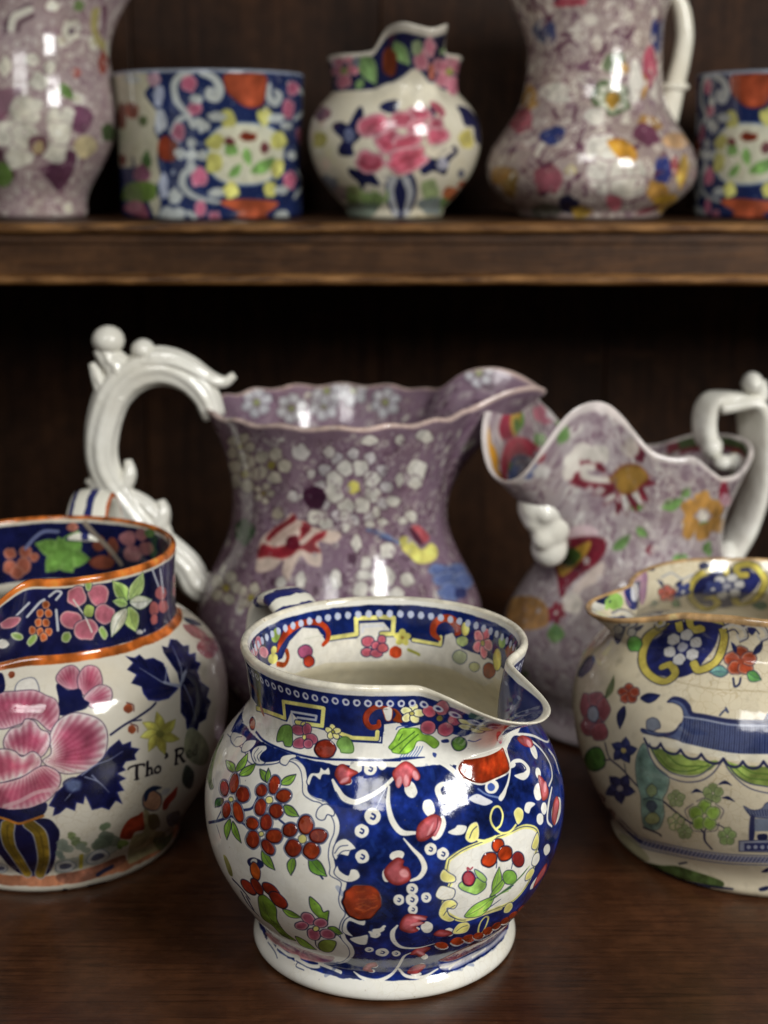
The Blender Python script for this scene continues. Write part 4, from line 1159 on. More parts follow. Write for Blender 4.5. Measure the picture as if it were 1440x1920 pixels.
for r in ((270, 570, 32, 66, 0), (235, 660, 34, 44, 0), (320, 660, 42, 60, -20)): dot(p, G, *r, col=(212, 120, 140), edge=PALE)
for r in ((415, 640, 26, 40), (405, 720, 44, 50), (435, 500, 40, 74)): dot(p, G, r[0], r[1], r[2], r[3], 15, (216, 210, 110) if r[1] > 600 else (150, 176, 80), line=None)
for r in ((1290, 560, 60, 50), (1380, 600, 60, 46), (1280, 660, 56, 42), (1370, 670, 60, 40), (1420, 540, 40, 40)): dot(p, G, r[0], r[1], r[2], r[3], 0, (176, 80, 96), edge=(200, 120, 130))
dot(p, Hc, -10, 545, 46, 40, 0, (176, 84, 90))
bloom(p, Hc([(150, 460)])[0], 17, 5, 90, (206, 198, 96), None, line=None, center=(150, 120, 50)); dot(p, Hc, 95, 580, 52, 50, 0, (150, 50, 22), line=None)
p.L(Hc([(200, 560), (270, 590), (285, 600)]), 6, (150, 150, 60))
p.L(Hc([(450, 470), (402, 420), (420, 340), (500, 300), (570, 330), (610, 400), (590, 430)]), 12, (160, 54, 18), taper=[8, 13, 14, 14, 18, 16, 8])
bloom(p, Hc([(808, 505)])[0], 30, 5, 75, (214, 112, 124), PALE, line=LINE, center=(160, 150, 70))
for r in ((665, 390, 34, 60, (222, 210, 110)), (640, 490, 50, 44, (160, 176, 110)), (620, 620, 60, 56, (176, 184, 150)), (860, 730, 52, 66, (146, 56, 22)), (925, 640, 36, 90, (204, 194, 92)), (965, 500, 30, 50, (150, 186, 110)), (1030, 580, 40, 60, (150, 56, 40)), (740, 700, 44, 40, (180, 182, 130))): dot(p, Hc, r[0], r[1], r[2], r[3], 0, r[4], line=INK, lw=1.2)
for k in range(72):
    q = skin(p, (k + 0.5) / 72, 0.1322, True)
    az_ = (360 * (k + 0.5) / 72 + 90 + 51 + 180) % 360 - 180; sm_ = 0.45 if abs(az_) < 24 else 1.0
    skin_shape(p, q, EL(0, 0, 1.6 * sm_, 1.8 * sm_, 0, 10, 0.08, seed=k), (190, 198, 222) if sm_ == 1 else (120, 128, 160))
lip_band(p, (214, 208, 190), 0.2)
bx = cv.n2 > 0.83                                       # worn glaze on the lip, brown where the body shows
i0 = p.n_under + p.n_out; ya, yb = int(p.s[i0 - 1] / p.len * cv.H), int(p.s[i0 + p.n_lip] / p.len * cv.H)
cv.img[ya:yb][bx[ya:yb]] = hexc((150, 126, 96))
for k in range(420):
    q = skin(p, gq.random(), gq.uniform(0.001, 0.136))
    skin_shape(p, q, EL(0, 0, gq.uniform(.1, .35), gq.uniform(.1, .3), 0, 6, .3), [(120, 100, 78), (60, 60, 90), (150, 132, 100)][k % 3], alpha=gq.uniform(.3, .8))
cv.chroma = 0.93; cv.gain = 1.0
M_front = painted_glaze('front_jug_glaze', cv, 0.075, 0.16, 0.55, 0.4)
WOB[0] = 0.10
# =================================================================== painting the big jug at the left
p = left
cv = p.canvas(2700, (228, 220, 200), seed=21, mottle=0.04)
L3 = crop(0, 920, .3194); L4 = crop(0, 1230, .3194); L5 = crop(0, 1480, .1667); LT = crop(220, 1380, .1389); LP = crop(200, 1460, .125)
ORANGE = (206, 96, 24); BLUEK = (20, 24, 74)
band(p, 0.1195, 0.1505, BLUEK, 0.45, wob=0.3, seed=2)
band(p, 0.1160, 0.1195, ORANGE, 0.3, wob=0.5, seed=5)
band(p, 0.0040, 0.0095, (196, 120, 80), 0.3, wob=0.8, seed=6)
# neck garland
for k in range(9):                       # round the back
    for u in (0.02 + 0.05 * k, ):
        if 0.26 < u < 0.72: continue
        skin_bloom(p, skin(p, u, 0.134), 8, 5, 90, PINK, PALE)
for k in range(6):
    for u in (0.76 + 0.04 * k,): skin_bloom(p, skin(p, u, 0.134), 8, 5, 60, (150, 180, 90) if k % 2 else PINK, PALE)
for r in ((450, 620, 60, 62, 0), (578, 612, 66, 66, 10), (415, 760, 66, 58, 10), (615, 725, 64, 58, 0), (505, 815, 70, 66, 0)): dot(p, L3, *r, col=(206, 104, 126), edge=(232, 178, 180), gw=6, lw=1.3)
p.L(L3([(430, 640), (465, 690), (500, 740), (540, 830)]), 3, WHITE); dot(p, L3, 522, 705, 34, 40, 0, (170, 196, 90), lw=1.2)
for (bx_, by_, tx, ty, w_, c_) in ((745, 650, 660, 530, 90, (150, 190, 86)), (755, 640, 840, 478, 80, (168, 198, 110)), (760, 655, 895, 640, 84, (222, 226, 200)), (750, 670, 660, 650, 60, (150, 190, 90)), (760, 680, 800, 830, 100, (172, 202, 98)), (745, 690, 655, 860, 80, (228, 226, 192))):
    leaf(p, L3, bx_, by_, tx, ty, w_, c_, edge=(214, 224, 180), line=(60, 84, 60), lw=1.3)
for r in ((605, 835, 24, 44, -20), (520, 550, 24, 40, 0), (390, 860, 30, 36, 30), (100, 855, 40, 26, 20), (190, 875, 46, 24, -50)): dot(p, L3, *r, col=(140, 176, 80), edge=(214, 220, 180), lw=1)
for x, y in ((270, 670), (235, 720), (285, 720), (225, 775), (270, 775), (190, 820), (235, 830), (285, 830), (255, 860)): dot(p, L3, x, y, 24, 28, 0, (186, 82, 34), edge=(222, 150, 110), lw=1)
for r in ((945, 600, 34, 44), (905, 690, 30, 44), (960, 680, 30, 40), (905, 755, 22, 34)): dot(p, L3, r[0], r[1], r[2], r[3], 0, (182, 92, 90), lw=1)
for c in ([(160, 740), (230, 660), (260, 640)], [(60, 770), (130, 700), (170, 660)], [(290, 620), (330, 590), (360, 600), (330, 640)], [(330, 700), (340, 820)], [(940, 460), (960, 600)], [(890, 450), (930, 560)], [(820, 840), (850, 820)]): p.L(L3(c), 5, (200, 204, 214))
dot(p, L3, 60, 775, 70, 32, -20, (206, 110, 130), edge=PALE); dot(p, L3, 15, 900, 40, 30, 0, WHITE); dot(p, L3, 820, 830, 22, 16, 0, WHITE)
p.P(L3([(360, 490), (430, 485), (490, 490), (460, 520), (400, 525), (375, 540)]), (226, 216, 190))
# peony
W4 = (232, 226, 214)
def petal(f, poly, o, col=(206, 84, 116), edge=(236, 190, 196), n=26, gw=9, line=(70, 50, 80)):
    gw = gw * 2.6; edge = tuple(int(0.6 * c + 0.4 * 236) for c in edge); col = tuple(int(0.86 * c + 0.14 * 120) for c in col); n = int(n * 1.5)
    ox, oy = p.map(f([o]))[0]
    p.P(f(poly), col, edge, gw, line=line, lw=1.5, n=4, wash=0.2, streak=(ox, oy, n, 0.42, (158, 48, 82)))
p.P(L4([(90, 220), (110, 150), (200, 130), (230, 220), (160, 260)]), (236, 230, 218), line=INK, lw=1.2)
petal(L4, [(330, 120), (370, 70), (430, 55), (470, 100), (460, 190), (400, 195), (340, 160)], (430, 220), (186, 66, 96), (206, 110, 130))
petal(L4, [(455, 130), (500, 60), (570, 65), (600, 130), (590, 200), (520, 240), (470, 210)], (490, 240), (186, 66, 96), (216, 120, 140))
petal(L4, [(500, 230), (580, 170), (650, 190), (655, 260), (610, 310), (540, 305), (495, 270)], (480, 280), (200, 80, 112), (232, 180, 186))
p.P(L4([(330, 180), (345, 165), (400, 200), (470, 195), (490, 250), (525, 275), (500, 310), (430, 330), (370, 350), (335, 330), (345, 260)]), BLUEK, wash=0.3)
petal(L4, [(-60, 260), (0, 215), (100, 205), (200, 200), (270, 230), (330, 260), (350, 330), (330, 410), (290, 440), (200, 370), (120, 400), (0, 430), (-80, 380)], (120, 560), (202, 78, 112), (226, 150, 166), 34)
petal(L4, [(290, 470), (340, 380), (420, 335), (500, 340), (580, 370), (625, 430), (630, 520), (600, 610), (530, 670), (440, 690), (370, 690), (300, 660), (250, 615), (300, 570)], (240, 610), (204, 78, 114), (238, 220, 214), 30, 12)
petal(L4, [(20, 500), (60, 430), (120, 410), (150, 370), (200, 380), (240, 430), (285, 450), (295, 510), (260, 580), (210, 600), (120, 580), (40, 560)], (140, 700), (200, 76, 110), (238, 200, 204), 26)
petal(L4, [(-80, 640), (-40, 560), (30, 545), (90, 560), (130, 590), (190, 560), (235, 590), (240, 640), (180, 690), (80, 725), (-20, 750), (-80, 740)], (60, 900), (204, 84, 116), (240, 212, 212), 26)
petal(L4, [(-80, 740), (0, 745), (120, 715), (230, 650), (290, 650), (350, 690), (350, 760), (290, 840), (190, 890), (60, 905), (-60, 900)], (160, 560), (200, 82, 114), (228, 160, 172), 40)
p.L(L4([(30, 880), (120, 850), (220, 800), (340, 780)]), 8, (234, 190, 196), alpha=0.7)
p.P(L4([(-40, 120), (10, 100), (30, 160), (20, 210), (-40, 220)]), BLUEK)
# cobalt leaves
def bigleaf(f, spine, lobes_, veins):
    p.P(f(lobes_), BLUEK, (34, 40, 116), 6, sharp=True, wash=0.5)
    for v in veins: p.L(f(v), 2.4, (150, 158, 190), taper=[2.6, 2.2, 1.0])
bigleaf(L4, None, [(1060, 180), (1040, 100), (960, -20), (950, -60), (985, -50), (1000, -100), (1040, -95), (1075, -60), (1110, -65), (1110, -10), (1150, -20), (1150, 30), (1180, 40), (1160, 90), (1180, 150), (1230, 190), (1215, 240), (1240, 270), (1220, 320), (1210, 370), (1170, 395), (1160, 440), (1130, 420), (1095, 430), (1090, 370), (1060, 330), (1060, 250)],
        [[(1070, 150), (1060, 60), (1010, -60)], [(1075, 150), (1100, 60)], [(1080, 170), (1120, 260), (1150, 380)]])
bigleaf(L4, None, [(1050, 190), (1000, 160), (980, 90), (960, 40), (900, 10), (850, 20), (820, -10), (790, 10), (735, 0), (780, 40), (745, 80), (800, 110), (770, 160), (830, 180), (840, 220), (870, 260), (930, 265), (990, 250), (1020, 220)],
        [[(1050, 170), (970, 160), (900, 120), (820, 70)], [(970, 160), (980, 60)]])
p.L(L4([(1060, 170), (1075, 120), (1090, 90)]), 6, (150, 160, 190)); p.L(L4([(1055, 175), (1000, 165), (965, 155)]), 6, (160, 168, 196))
p.L(L4([(650, 462), (730, 405), (800, 365), (880, 310), (915, 275)]), 4, BLUEK); p.L(L4([(760, 385), (830, 375)]), 2.4, BLUEK)
bigleaf(L4, None, [(560, 640), (600, 600), (640, 540), (700, 490), (720, 520), (770, 500), (770, 535), (820, 545), (790, 580), (800, 610), (740, 620), (720, 650), (740, 670), (690, 690), (740, 720), (700, 740), (730, 790), (690, 800), (720, 870), (680, 850), (640, 905), (600, 890), (540, 905), (520, 860), (500, 820), (490, 870), (450, 860), (440, 910), (390, 890), (350, 925), (310, 940), (320, 890), (285, 880), (330, 800), (400, 740), (480, 690)],
        [[(480, 700), (560, 640), (640, 610), (720, 560)], [(500, 710), (580, 740), (640, 800)], [(440, 780), (380, 850)], [(540, 700), (600, 760)]])
p.P(L4([(370, 740), (430, 710), (490, 730), (480, 790), (420, 810), (380, 790)]), (110, 130, 180), BLUEK, 10, alpha=0.8)
for x, y, r in ((752, 308, 26), (775, 432, 24), (68, 110, 20)):
    dot(p, L4, x, y, r, r, 0, (178, 76, 36), line=None)
    if x > 100: p.L(L4([(x - 8, y - 34), (x + 30, y - 20), (x + 34, y + 14)]), 2.4, (110, 60, 60))
for k, a in enumerate((100, 150, 190, 235, 285, 345, 40)):
    t = math.radians(a); leaf(p, L4, 940, 455, 940 + 118 * math.cos(t), 455 - 128 * math.sin(t), 58, (196, 186, 70), edge=(206, 198, 96), line=(150, 146, 60), lw=1.2, vein=False)
dot(p, L4, 940, 458, 24, 24, 0, (140, 140, 60), line=None)
# inscription
K = (34, 30, 40)
for s_, w in (([(150, 450), (170, 425), (250, 400), (350, 385), (365, 400)], 3), ([(265, 405), (262, 500), (262, 580)], 5.0), ([(235, 590), (290, 578)], 2), ([(410, 350), (405, 440), (400, 535)], 4.4), ([(380, 540), (430, 530)], 2), ([(405, 460), (440, 430), (465, 450), (465, 510)], 3.4), ([(450, 515), (490, 508)], 2),
              ([(545, 410), (510, 440), (510, 485), (545, 500), (580, 470), (580, 420), (545, 410)], 3.2), ([(655, 240), (675, 270), (650, 290)], 4), ([(800, 185), (798, 280), (795, 375)], 5), ([(770, 385), (820, 378)], 2), ([(780, 190), (850, 165), (890, 180), (880, 230), (840, 265), (800, 270)], 3.4), ([(840, 265), (865, 310), (900, 345)], 4.2), ([(890, 350), (920, 340)], 2),
              ([(945, 255), (985, 240), (985, 205), (955, 205), (940, 250), (960, 290), (1000, 275)], 3), ([(1040, 190), (1020, 230), (1040, 255), (1065, 235), (1065, 190)], 3), ([(1070, 120), (1070, 250)], 3)):
    p.L(LT([(a_ + 3 * math.sin(b_), b_ + 3 * math.sin(a_)) for a_, b_ in s_]), w * 1.3, K)
# striped vase
p.P(L5([(-60, 230), (0, 210), (130, 230), (330, 210), (520, 150), (480, 290), (200, 380), (0, 310), (-60, 290)]), BLUEK, wash=0.4)
p.P(L5([(-120, 330), (0, 330), (200, 390), (430, 330), (560, 340), (640, 420), (672, 500), (640, 660), (610, 830), (540, 950), (430, 975), (250, 960), (100, 860), (0, 740), (-120, 640)]), BLUEK, wash=0.4)
for c, w in (([(90, 400), (80, 500), (110, 640), (200, 780), (300, 940)], 21), ([(340, 400), (440, 490), (480, 640), (490, 800), (450, 950)], 21)):
    p.L(L5(c), w + 4, (176, 176, 190)); p.L(L5(c), w, (132, 104, 22), wash=0.5); p.L(L5(c), 3, (84, 66, 20), alpha=0.5)
p.L(L5([(-60, 300), (80, 340), (210, 385), (340, 350), (480, 300)]), 6, (206, 122, 36))
# fence, shrubs, ground
for r in ((790, 520, 70, 50, (130, 150, 92)), (740, 640, 120, 80, (140, 156, 140)), (900, 590, 110, 60, (120, 140, 92)), (920, 660, 100, 60, (136, 150, 130)), (1200, 430, 80, 60, (104, 124, 92)), (1240, 560, 160, 110, (92, 108, 90)), (1120, 620, 100, 90, (110, 126, 104)), (1370, 620, 60, 60, (104, 134, 60)), (680, 740, 60, 60, (120, 140, 130))):
    for j in range(4):
        g = np.random.default_rng(j + r[0]); dot(p, L5, r[0] + g.uniform(-.5, .5) * r[2], r[1] + g.uniform(-.5, .5) * r[3], r[2] * .55, r[3] * .55, 0, r[4], line=None, alpha=0.8)
p.P(L5([(640, 800), (860, 760), (1250, 640), (1300, 700), (900, 880), (640, 950)]), (150, 160, 150), wash=0.3, alpha=0.7)
for r in ((735, 865, 120, 66, -6), (1100, 760, 130, 70, -18), (10, 890, 70, 50, 0)): dot(p, L5, *r, col=(206, 208, 206), line=(90, 110, 130), lw=1.6); dot(p, L5, r[0], r[1], r[2] * .6, r[3] * .5, r[4], (90, 98, 130), line=None)
p.L(L5([(915, 740), (910, 880)]), 7, (186, 170, 50))
p.P(L5([(640, 960), (860, 920), (1100, 850), (1380, 740), (1400, 820), (1150, 960), (900, 1050), (680, 1050)]), (150, 92, 70), wash=0.5)
for c in ([(1100, 960), (1180, 910), (1260, 870)], [(700, 1150), (730, 1130)], [(800, 1140), (900, 1140)], [(1000, 1090), (1200, 1050), (1330, 1030)]): p.L(L5(c), 8, (40, 46, 80))
# figure in a red coat
p.P(LP([(200, 880), (240, 740), (340, 610), (480, 540), (540, 500), (560, 640), (570, 760), (430, 800), (370, 900), (280, 910)]), (166, 52, 26), wash=0.3)
p.P(LP([(560, 460), (640, 520), (700, 760), (860, 800), (900, 900), (800, 1060), (600, 1150), (420, 1250), (320, 1260), (330, 1050), (400, 860), (560, 780)]), (176, 164, 116), wash=0.4)
dot(p, LP, 690, 330, 140, 160, 0, (206, 150, 116)); p.P(LP([(560, 330), (580, 190), (700, 110), (830, 130), (760, 170), (650, 210), (600, 330)]), (36, 50, 86))
p.P(LP([(840, 460), (860, 330), (980, 200), (1060, 120), (1040, 260), (960, 360), (900, 460)]), (160, 44, 30)); p.P(LP([(820, 240), (860, 150), (960, 150), (900, 240)]), (190, 190, 196))
dot(p, LP, 250, 970, 80, 50, 0, (130, 160, 80), line=None); p.P(LP([(620, 560), (760, 540), (800, 720), (660, 760)]), (110, 92, 56))
p.P(LP([(700, 900), (900, 860), (1000, 780), (960, 940), (800, 1080)]), (106, 112, 56), wash=0.5); p.P(LP([(900, 560), (1080, 480), (1080, 640), (940, 720)]), (96, 100, 116), wash=0.5)
# right-hand far side sprigs
for r in ((1150, 830, 80, 30, 30, (176, 110, 110)), (1220, 920, 60, 60, 0, (170, 80, 90)), (1130, 770, 60, 16, 20, (70, 74, 100))): dot(p, L3, *r[:5], col=r[5], line=None)
p.P(L4([(1110, 420), (1190, 470), (1230, 560), (1200, 640), (1120, 620), (1080, 540)]), (124, 134, 96), wash=0.6, alpha=0.7); p.P(L4([(1090, 640), (1140, 690), (1120, 780), (1070, 740)]), (80, 90, 80), wash=0.5)
# inside of the neck
band(p, 0.1210, 0.1515, BLUEK, 0.4, inner=True, wob=0.4)
for (tx, ty, w_) in ((205, 310, 110), (460, 235, 130), (530, 400, 110), (430, 480, 110), (270, 480, 110), (340, 270, 90)): leaf(p, L3, 370, 380, tx, ty, w_, (98, 150, 58), edge=(128, 174, 84), line=None, vein=False)
dot(p, L3, 370, 375, 60, 50, 0, (98, 150, 58), line=None)
for r in ((60, 370, 36, 34), (150, 360, 38, 36), (200, 390, 28, 28), (60, 450, 42, 40), (140, 440, 42, 50), (100, 480, 40, 40)): dot(p, L3, r[0], r[1], r[2], r[3], 0, (164, 84, 64), edge=(190, 120, 100), line=None)
for r in ((750, 280, 50, 44), (830, 260, 36, 36), (860, 340, 44, 40), (780, 370, 60, 46), (600, 420, 80, 40), (580, 310, 40, 50), (660, 330, 36, 60)): dot(p, L3, r[0], r[1], r[2], r[3], 0, (176, 110, 116) if r[0] > 700 else (144, 70, 50), line=None)
p.L(L3([(500, 190), (560, 260), (640, 340), (710, 430)]), 10, (150, 136, 120)); p.L(L3([(150, 340), (200, 280), (260, 240), (340, 240)]), 6, (110, 120, 170)); dot(p, L3, 425, 215, 34, 26, 0, (190, 110, 90), line=None); dot(p, L3, 880, 250, 30, 24, 0, (100, 140, 70), line=None)
lip_band(p, (210, 104, 30), 0.5, 0.0012, 0.0)
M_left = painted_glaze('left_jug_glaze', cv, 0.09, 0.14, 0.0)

# =================================================================== painting the jug with the pavilion, right
p = right
cv = p.canvas(2500, (226, 212, 178), seed=31, mottle=0.05)
R5 = crop(1040, 1030, .2778); R6 = crop(1040, 1360, .2778); R7 = crop(1180, 1400, .18056)
BL = (24, 32, 78); OLY = (188, 170, 66); CW = (232, 224, 198)
g = np.random.default_rng(3)
cv.img *= (1 - 0.10 * np.clip(cv.n2[..., None] - 0.62, 0, 1) * 4)      # tea stains in the crazing
# border round the rim
def medal(f, cx, cy, s, inner=1.0, tilt=-28):
    c, t = math.cos(math.radians(tilt)), math.sin(math.radians(tilt))
    def T(l): return f([(cx + (a * c - b * t) * s, cy + (a * t + b * c) * s * inner) for a, b in l])
    p.P(T(EL(0, 0, 1.0, .66, 0, 16)), (34, 40, 100), wash=0.4)
    out = [(-.2, -.72), (-.7, -.62), (-1.08, -.2), (-1.1, .2), (-.85, .55), (-.5, .52), (-.5, .25), (-.7, .2)]
    out2 = [(.05, .5), (0.1, .72), (.6, .72), (1.05, .3), (1.1, -.1), (.9, -.5), (.5, -.55), (.45, -.28), (.65, -.2)]
    for l in (out, out2, [(-.3, -.74), (0, -.78), (.2, -.68), (.15, -.45)]):
        p.L(T(l), s * .19 * .2778 * 1.25, LINE); p.L(T(l), s * .19 * .2778, OLY)
    for k in range(6):
        a = math.radians(60 * k + 10); p.P(T(EL(.36 * math.cos(a), .30 * math.sin(a), .17, .15)), (206, 204, 200), line=BL, lw=1)
    p.P(T(EL(0, 0, .14, .12)), (170, 170, 180))
medal(R5, 865, 660, 262)
medal(R5, 1165, 250, 232, 0.82, -20)
def anemone(f, cx, cy, s, col=(172, 66, 36), edge=(214, 140, 110), n=5):
    for k in range(n):
        a = math.radians(90 + 360 / n * k); dot(p, f, cx + s * .55 * math.cos(a), cy - s * .5 * math.sin(a), s * .48, s * .44, 0, col, edge=edge, lw=1.2)
    dot(p, f, cx, cy, s * .2, s * .2, 0, (150, 60, 36), line=None)
anemone(R5, 1255, 755, 108); anemone(R5, 760, 300, 64, (206, 96, 80))
for a in ((1225, 700, 1190, 625, 30), (1340, 710, 1405, 620, 44), (735, 250, 690, 205, 26), (810, 250, 865, 205, 30)): leaf(p, R5, *a, col=BL, line=None, vein=False)
for a in ((1170, 830, 1045, 830, 80, (92, 140, 130)), (1300, 830, 1395, 880, 76, (80, 140, 66)), (800, 340, 850, 390, 60, (70, 120, 60)), (700, 360, 640, 385, 40, (90, 140, 120))): leaf(p, R5, *a[:5], col=a[5], line=BL, lw=1.2)
p.L(R5([(1205, 870), (1215, 925), (1245, 910), (1255, 870)]), 3.4, BL)
for cx in (1230, 1370, 480, 680): 
    yy = 560 if cx > 1000 else 470
    for s_ in ([(-90, -30), (-30, -50), (40, -20), (60, 30), (20, 50), (0, 20)], [(-70, 0), (-20, -20), (10, 10)]): p.L(R5([(cx + a, yy + b) for a, b in s_]), 4.4 if s_[0][0] == -90 else 2, (200, 196, 186) if s_[0][0] == -90 else BL); 
    p.L(R5([(cx - 95, yy - 42), (cx - 25, yy - 66), (cx + 50, yy - 34), (cx + 76, yy + 34), (cx + 20, yy + 66)]), 1.6, BL)
p.P(R5([(720, 410), (900, 455), (780, 500), (740, 460)]), (40, 46, 104)); p.P(R5([(960, 480), (1130, 510), (1100, 540), (1010, 520)]), (40, 46, 104)); p.P(R5([(1300, 530), (1360, 535), (1330, 580)]), (40, 46, 104))
dot(p, R5, 540, 640, 50, 52, 0, (86, 150, 60), lw=1.2); leaf(p, R5, 520, 550, 600, 510, 30, BL, line=None, vein=False); p.P(R5([(400, 590), (440, 500), (480, 530), (430, 640)]), (54, 64, 106))
for r in ((470, 490, 40, 30), (520, 560, 30, 26), (430, 540, 34, 28)): dot(p, R5, r[0], r[1], r[2], r[3], 0, (196, 194, 186), line=BL, lw=1)
# inside border
for r in ((530, 270, 60, 130, 0, (44, 52, 120)), (540, 290, 28, 60, 0, (206, 206, 214)), (600, 250, 26, 120, 5, (176, 130, 160)), (530, 190, 60, 34, 0, (206, 160, 180)), (400, 350, 60, 56, 0, (140, 190, 80)), (280, 380, 60, 40, 0, (214, 212, 200)), (330, 340, 50, 30, 0, BL), (650, 120, 30, 26, 0, BL), (1010, 110, 36, 26, 0, BL)): dot(p, R5, *r[:5], col=r[5], line=None)
p.L(R5([(350, 400), (360, 340), (420, 330), (440, 390)]), 5, (150, 200, 90)); p.L(R5([(470, 200), (470, 300), (510, 380)]), 3, (190, 140, 170))
p.L(R5([(720, 190), (790, 160), (860, 200), (930, 170)]), 3, (170, 176, 190)); p.P(R5([(1330, 380), (1400, 350), (1440, 380), (1400, 410)]), (90, 130, 110)); 
for k in range(20):
    q = skin(p, (0.03 + 0.045 * k) % 1, 0.112, True)
    if 0.3 < (0.03 + 0.045 * k) < 0.86 or k in (0, 1): skin_bloom(p, q, 6, 5, 90, (60, 70, 130), None, WHITE)
# crease line under the border, body sprays
p.L(R5([(740, 870), (900, 910), (1100, 945), (1440, 960)]), 1.4, (150, 130, 90), alpha=0.7)
anemone(R5, 500, 975, 74, (156, 60, 40), (200, 130, 100)); leaf(p, R5, 580, 1005, 710, 985, 62, BL, vein=False); leaf(p, R5, 470, 1060, 440, 1210, 56, BL, vein=False); leaf(p, R5, 340, 1010, 400, 850, 44, (96, 110, 66), line=None)
for r in ((215, 1060, 44, 90), (280, 1010, 60, 50), (330, 1080, 46, 80), (250, 1190, 76, 70), (300, 1230, 60, 60)): dot(p, R5, r[0], r[1], r[2], r[3], 0, (164, 84, 92), edge=(190, 120, 120), lw=1.1)
dot(p, R5, 260, 1110, 36, 56, 0, (150, 156, 170)); dot(p, R5, 215, 790, 36, 90, 35, (86, 92, 116), line=None)
dot(p, R5, 665, 1180, 50, 44, 0, (128, 136, 150), lw=1.2)
dot(p, R6, 270, 230, 72, 84, 0, (76, 128, 50), edge=(60, 100, 44), lw=1.2)
def bluestar(f, cx, cy, s, rot, c=(222, 196, 110)):
    for k in range(5):
        a = math.radians(rot + 72 * k); leaf(p, f, cx, cy, cx + s * math.cos(a), cy - s * math.sin(a), s * .72, (52, 58, 108), line=(30, 34, 70), lw=1, vein=False)
    dot(p, f, cx, cy, s * .2, s * .2, 0, c, line=None)
bluestar(R6, 465, 170, 92, 80); bluestar(R6, 440, 425, 106, 60, (200, 190, 190))
p.L(R6([(340, 120), (370, 220), (450, 290), (540, 390), (590, 440), (660, 495), (720, 505), (800, 570), (890, 640), (960, 680), (1010, 725)]), 4.2, (50, 50, 84)); p.L(R6([(330, 235), (380, 232)]), 2.6, (60, 60, 80)); p.L(R6([(470, 260), (480, 310)]), 2.4, (60, 60, 80))
p.L(R6([(1010, 725), (1015, 780), (1060, 835)]), 4, (50, 50, 84)); p.L(R6([(1010, 720), (1030, 690), (1090, 670), (1140, 690), (1160, 715)]), 2.6, (60, 60, 84))
# tall vase-like rock
p.P(R6([(600, 120), (640, 200), (690, 280), (770, 350), (760, 440), (730, 500), (740, 600), (700, 700), (610, 690), (585, 600), (580, 480), (550, 360), (550, 220)]), (112, 146, 132), (140, 168, 150), 7, line=(60, 80, 90), lw=1.2, wash=0.6)
for r in ((655, 440, 40, 44, (140, 160, 110)), (655, 545, 34, 40, (80, 96, 110)), (660, 630, 50, 40, (160, 170, 110))): dot(p, R6, r[0], r[1], r[2], r[3], 0, r[4], lw=1)
p.L(R6([(600, 500), (650, 490), (720, 505)]), 2.4, (60, 80, 90)); p.L(R6([(600, 690), (700, 730), (715, 745)]), 5, (34, 38, 70))
# pavilion roof
roof = [(760, 1030), (800, 1005), (860, 1020), (900, 1060), (925, 1110), (1010, 1125), (1200, 1160), (1400, 1165), (1560, 1160)]
low = [(1560, 1420), (1440, 1418), (1240, 1410), (1060, 1380), (900, 1330), (840, 1290), (720, 1260), (600, 1240), (590, 1210), (700, 1240), (800, 1230), (860, 1170), (870, 1110), (850, 1060), (800, 1035)]
p.P(R5(roof + low), (84, 98, 140), line=BL, lw=1.6, n=4, wash=0.2)
for k in range(40):
    t = k / 39; x = 880 + 660 * t; yt = 1125 + 40 * t ** .6; yb = 1290 + 125 * min(1, t * 1.9) ** .7
    p.L(R5([(x, yt), (x - 6 + 4 * t, (yt + yb) / 2), (x - 30 * (1 - t), yb)]), 2.0 if k % 2 else 2.8, BL)
p.L(R5(roof), 5, (40, 46, 92), taper=[2, 6, 8, 9, 7, 6, 6, 6, 6]); p.L(R5([(870, 1130), (1010, 1150), (1200, 1185), (1440, 1190)]), 2.6, (170, 178, 200))
p.L(R5([(590, 1215), (640, 1250), (720, 1258), (800, 1240), (850, 1180)]), 4, (44, 50, 92)); p.L(R5([(1115, 1120), (1150, 1085), (1170, 1100), (1155, 1070)]), 3, (60, 70, 110)); p.L(R5([(1420, 1160), (1440, 1120)]), 6, BL)
# scalloped fringe and green swags
p.P(R6([(600, 60), (760, 95), (900, 125), (1060, 160), (1240, 190), (1560, 200), (1560, 260), (1420, 250), (1280, 250), (1140, 225), (990, 200), (860, 170), (720, 140), (640, 130)]), CW)
for sw in ([(640, 150), (680, 150), (860, 200), (1010, 240), (1100, 240), (1050, 300), (940, 335), (820, 325), (720, 270)], [(1140, 240), (1260, 270), (1440, 280), (1560, 280), (1560, 400), (1400, 410), (1280, 380), (1200, 320)]):
    p.P(R6(sw), (126, 148, 62), (112, 136, 54), 5, wash=0.5)
for c in ([(690, 200), (780, 290), (900, 310), (1040, 270)], [(760, 200), (850, 270), (1000, 275)], [(1200, 270), (1300, 350), (1440, 370)], [(1250, 270), (1340, 320), (1440, 330)]): p.L(R6(c), 2.6, (84, 116, 40))
for c in ([(620, 120), (660, 240), (740, 330), (860, 380), (980, 375), (1060, 330), (1110, 270), (1130, 240)], [(640, 120), (690, 230), (770, 310), (880, 345), (980, 335), (1080, 260)], [(1140, 240), (1190, 320), (1290, 410), (1400, 450), (1560, 470)], [(1160, 250), (1220, 330), (1310, 390), (1440, 415)]): p.L(R6(c), 2.2, (74, 78, 110))
xs = [(605, 90), (715, 125), (850, 165), (990, 195), (1140, 225), (1270, 245), (1410, 245), (1550, 245)]
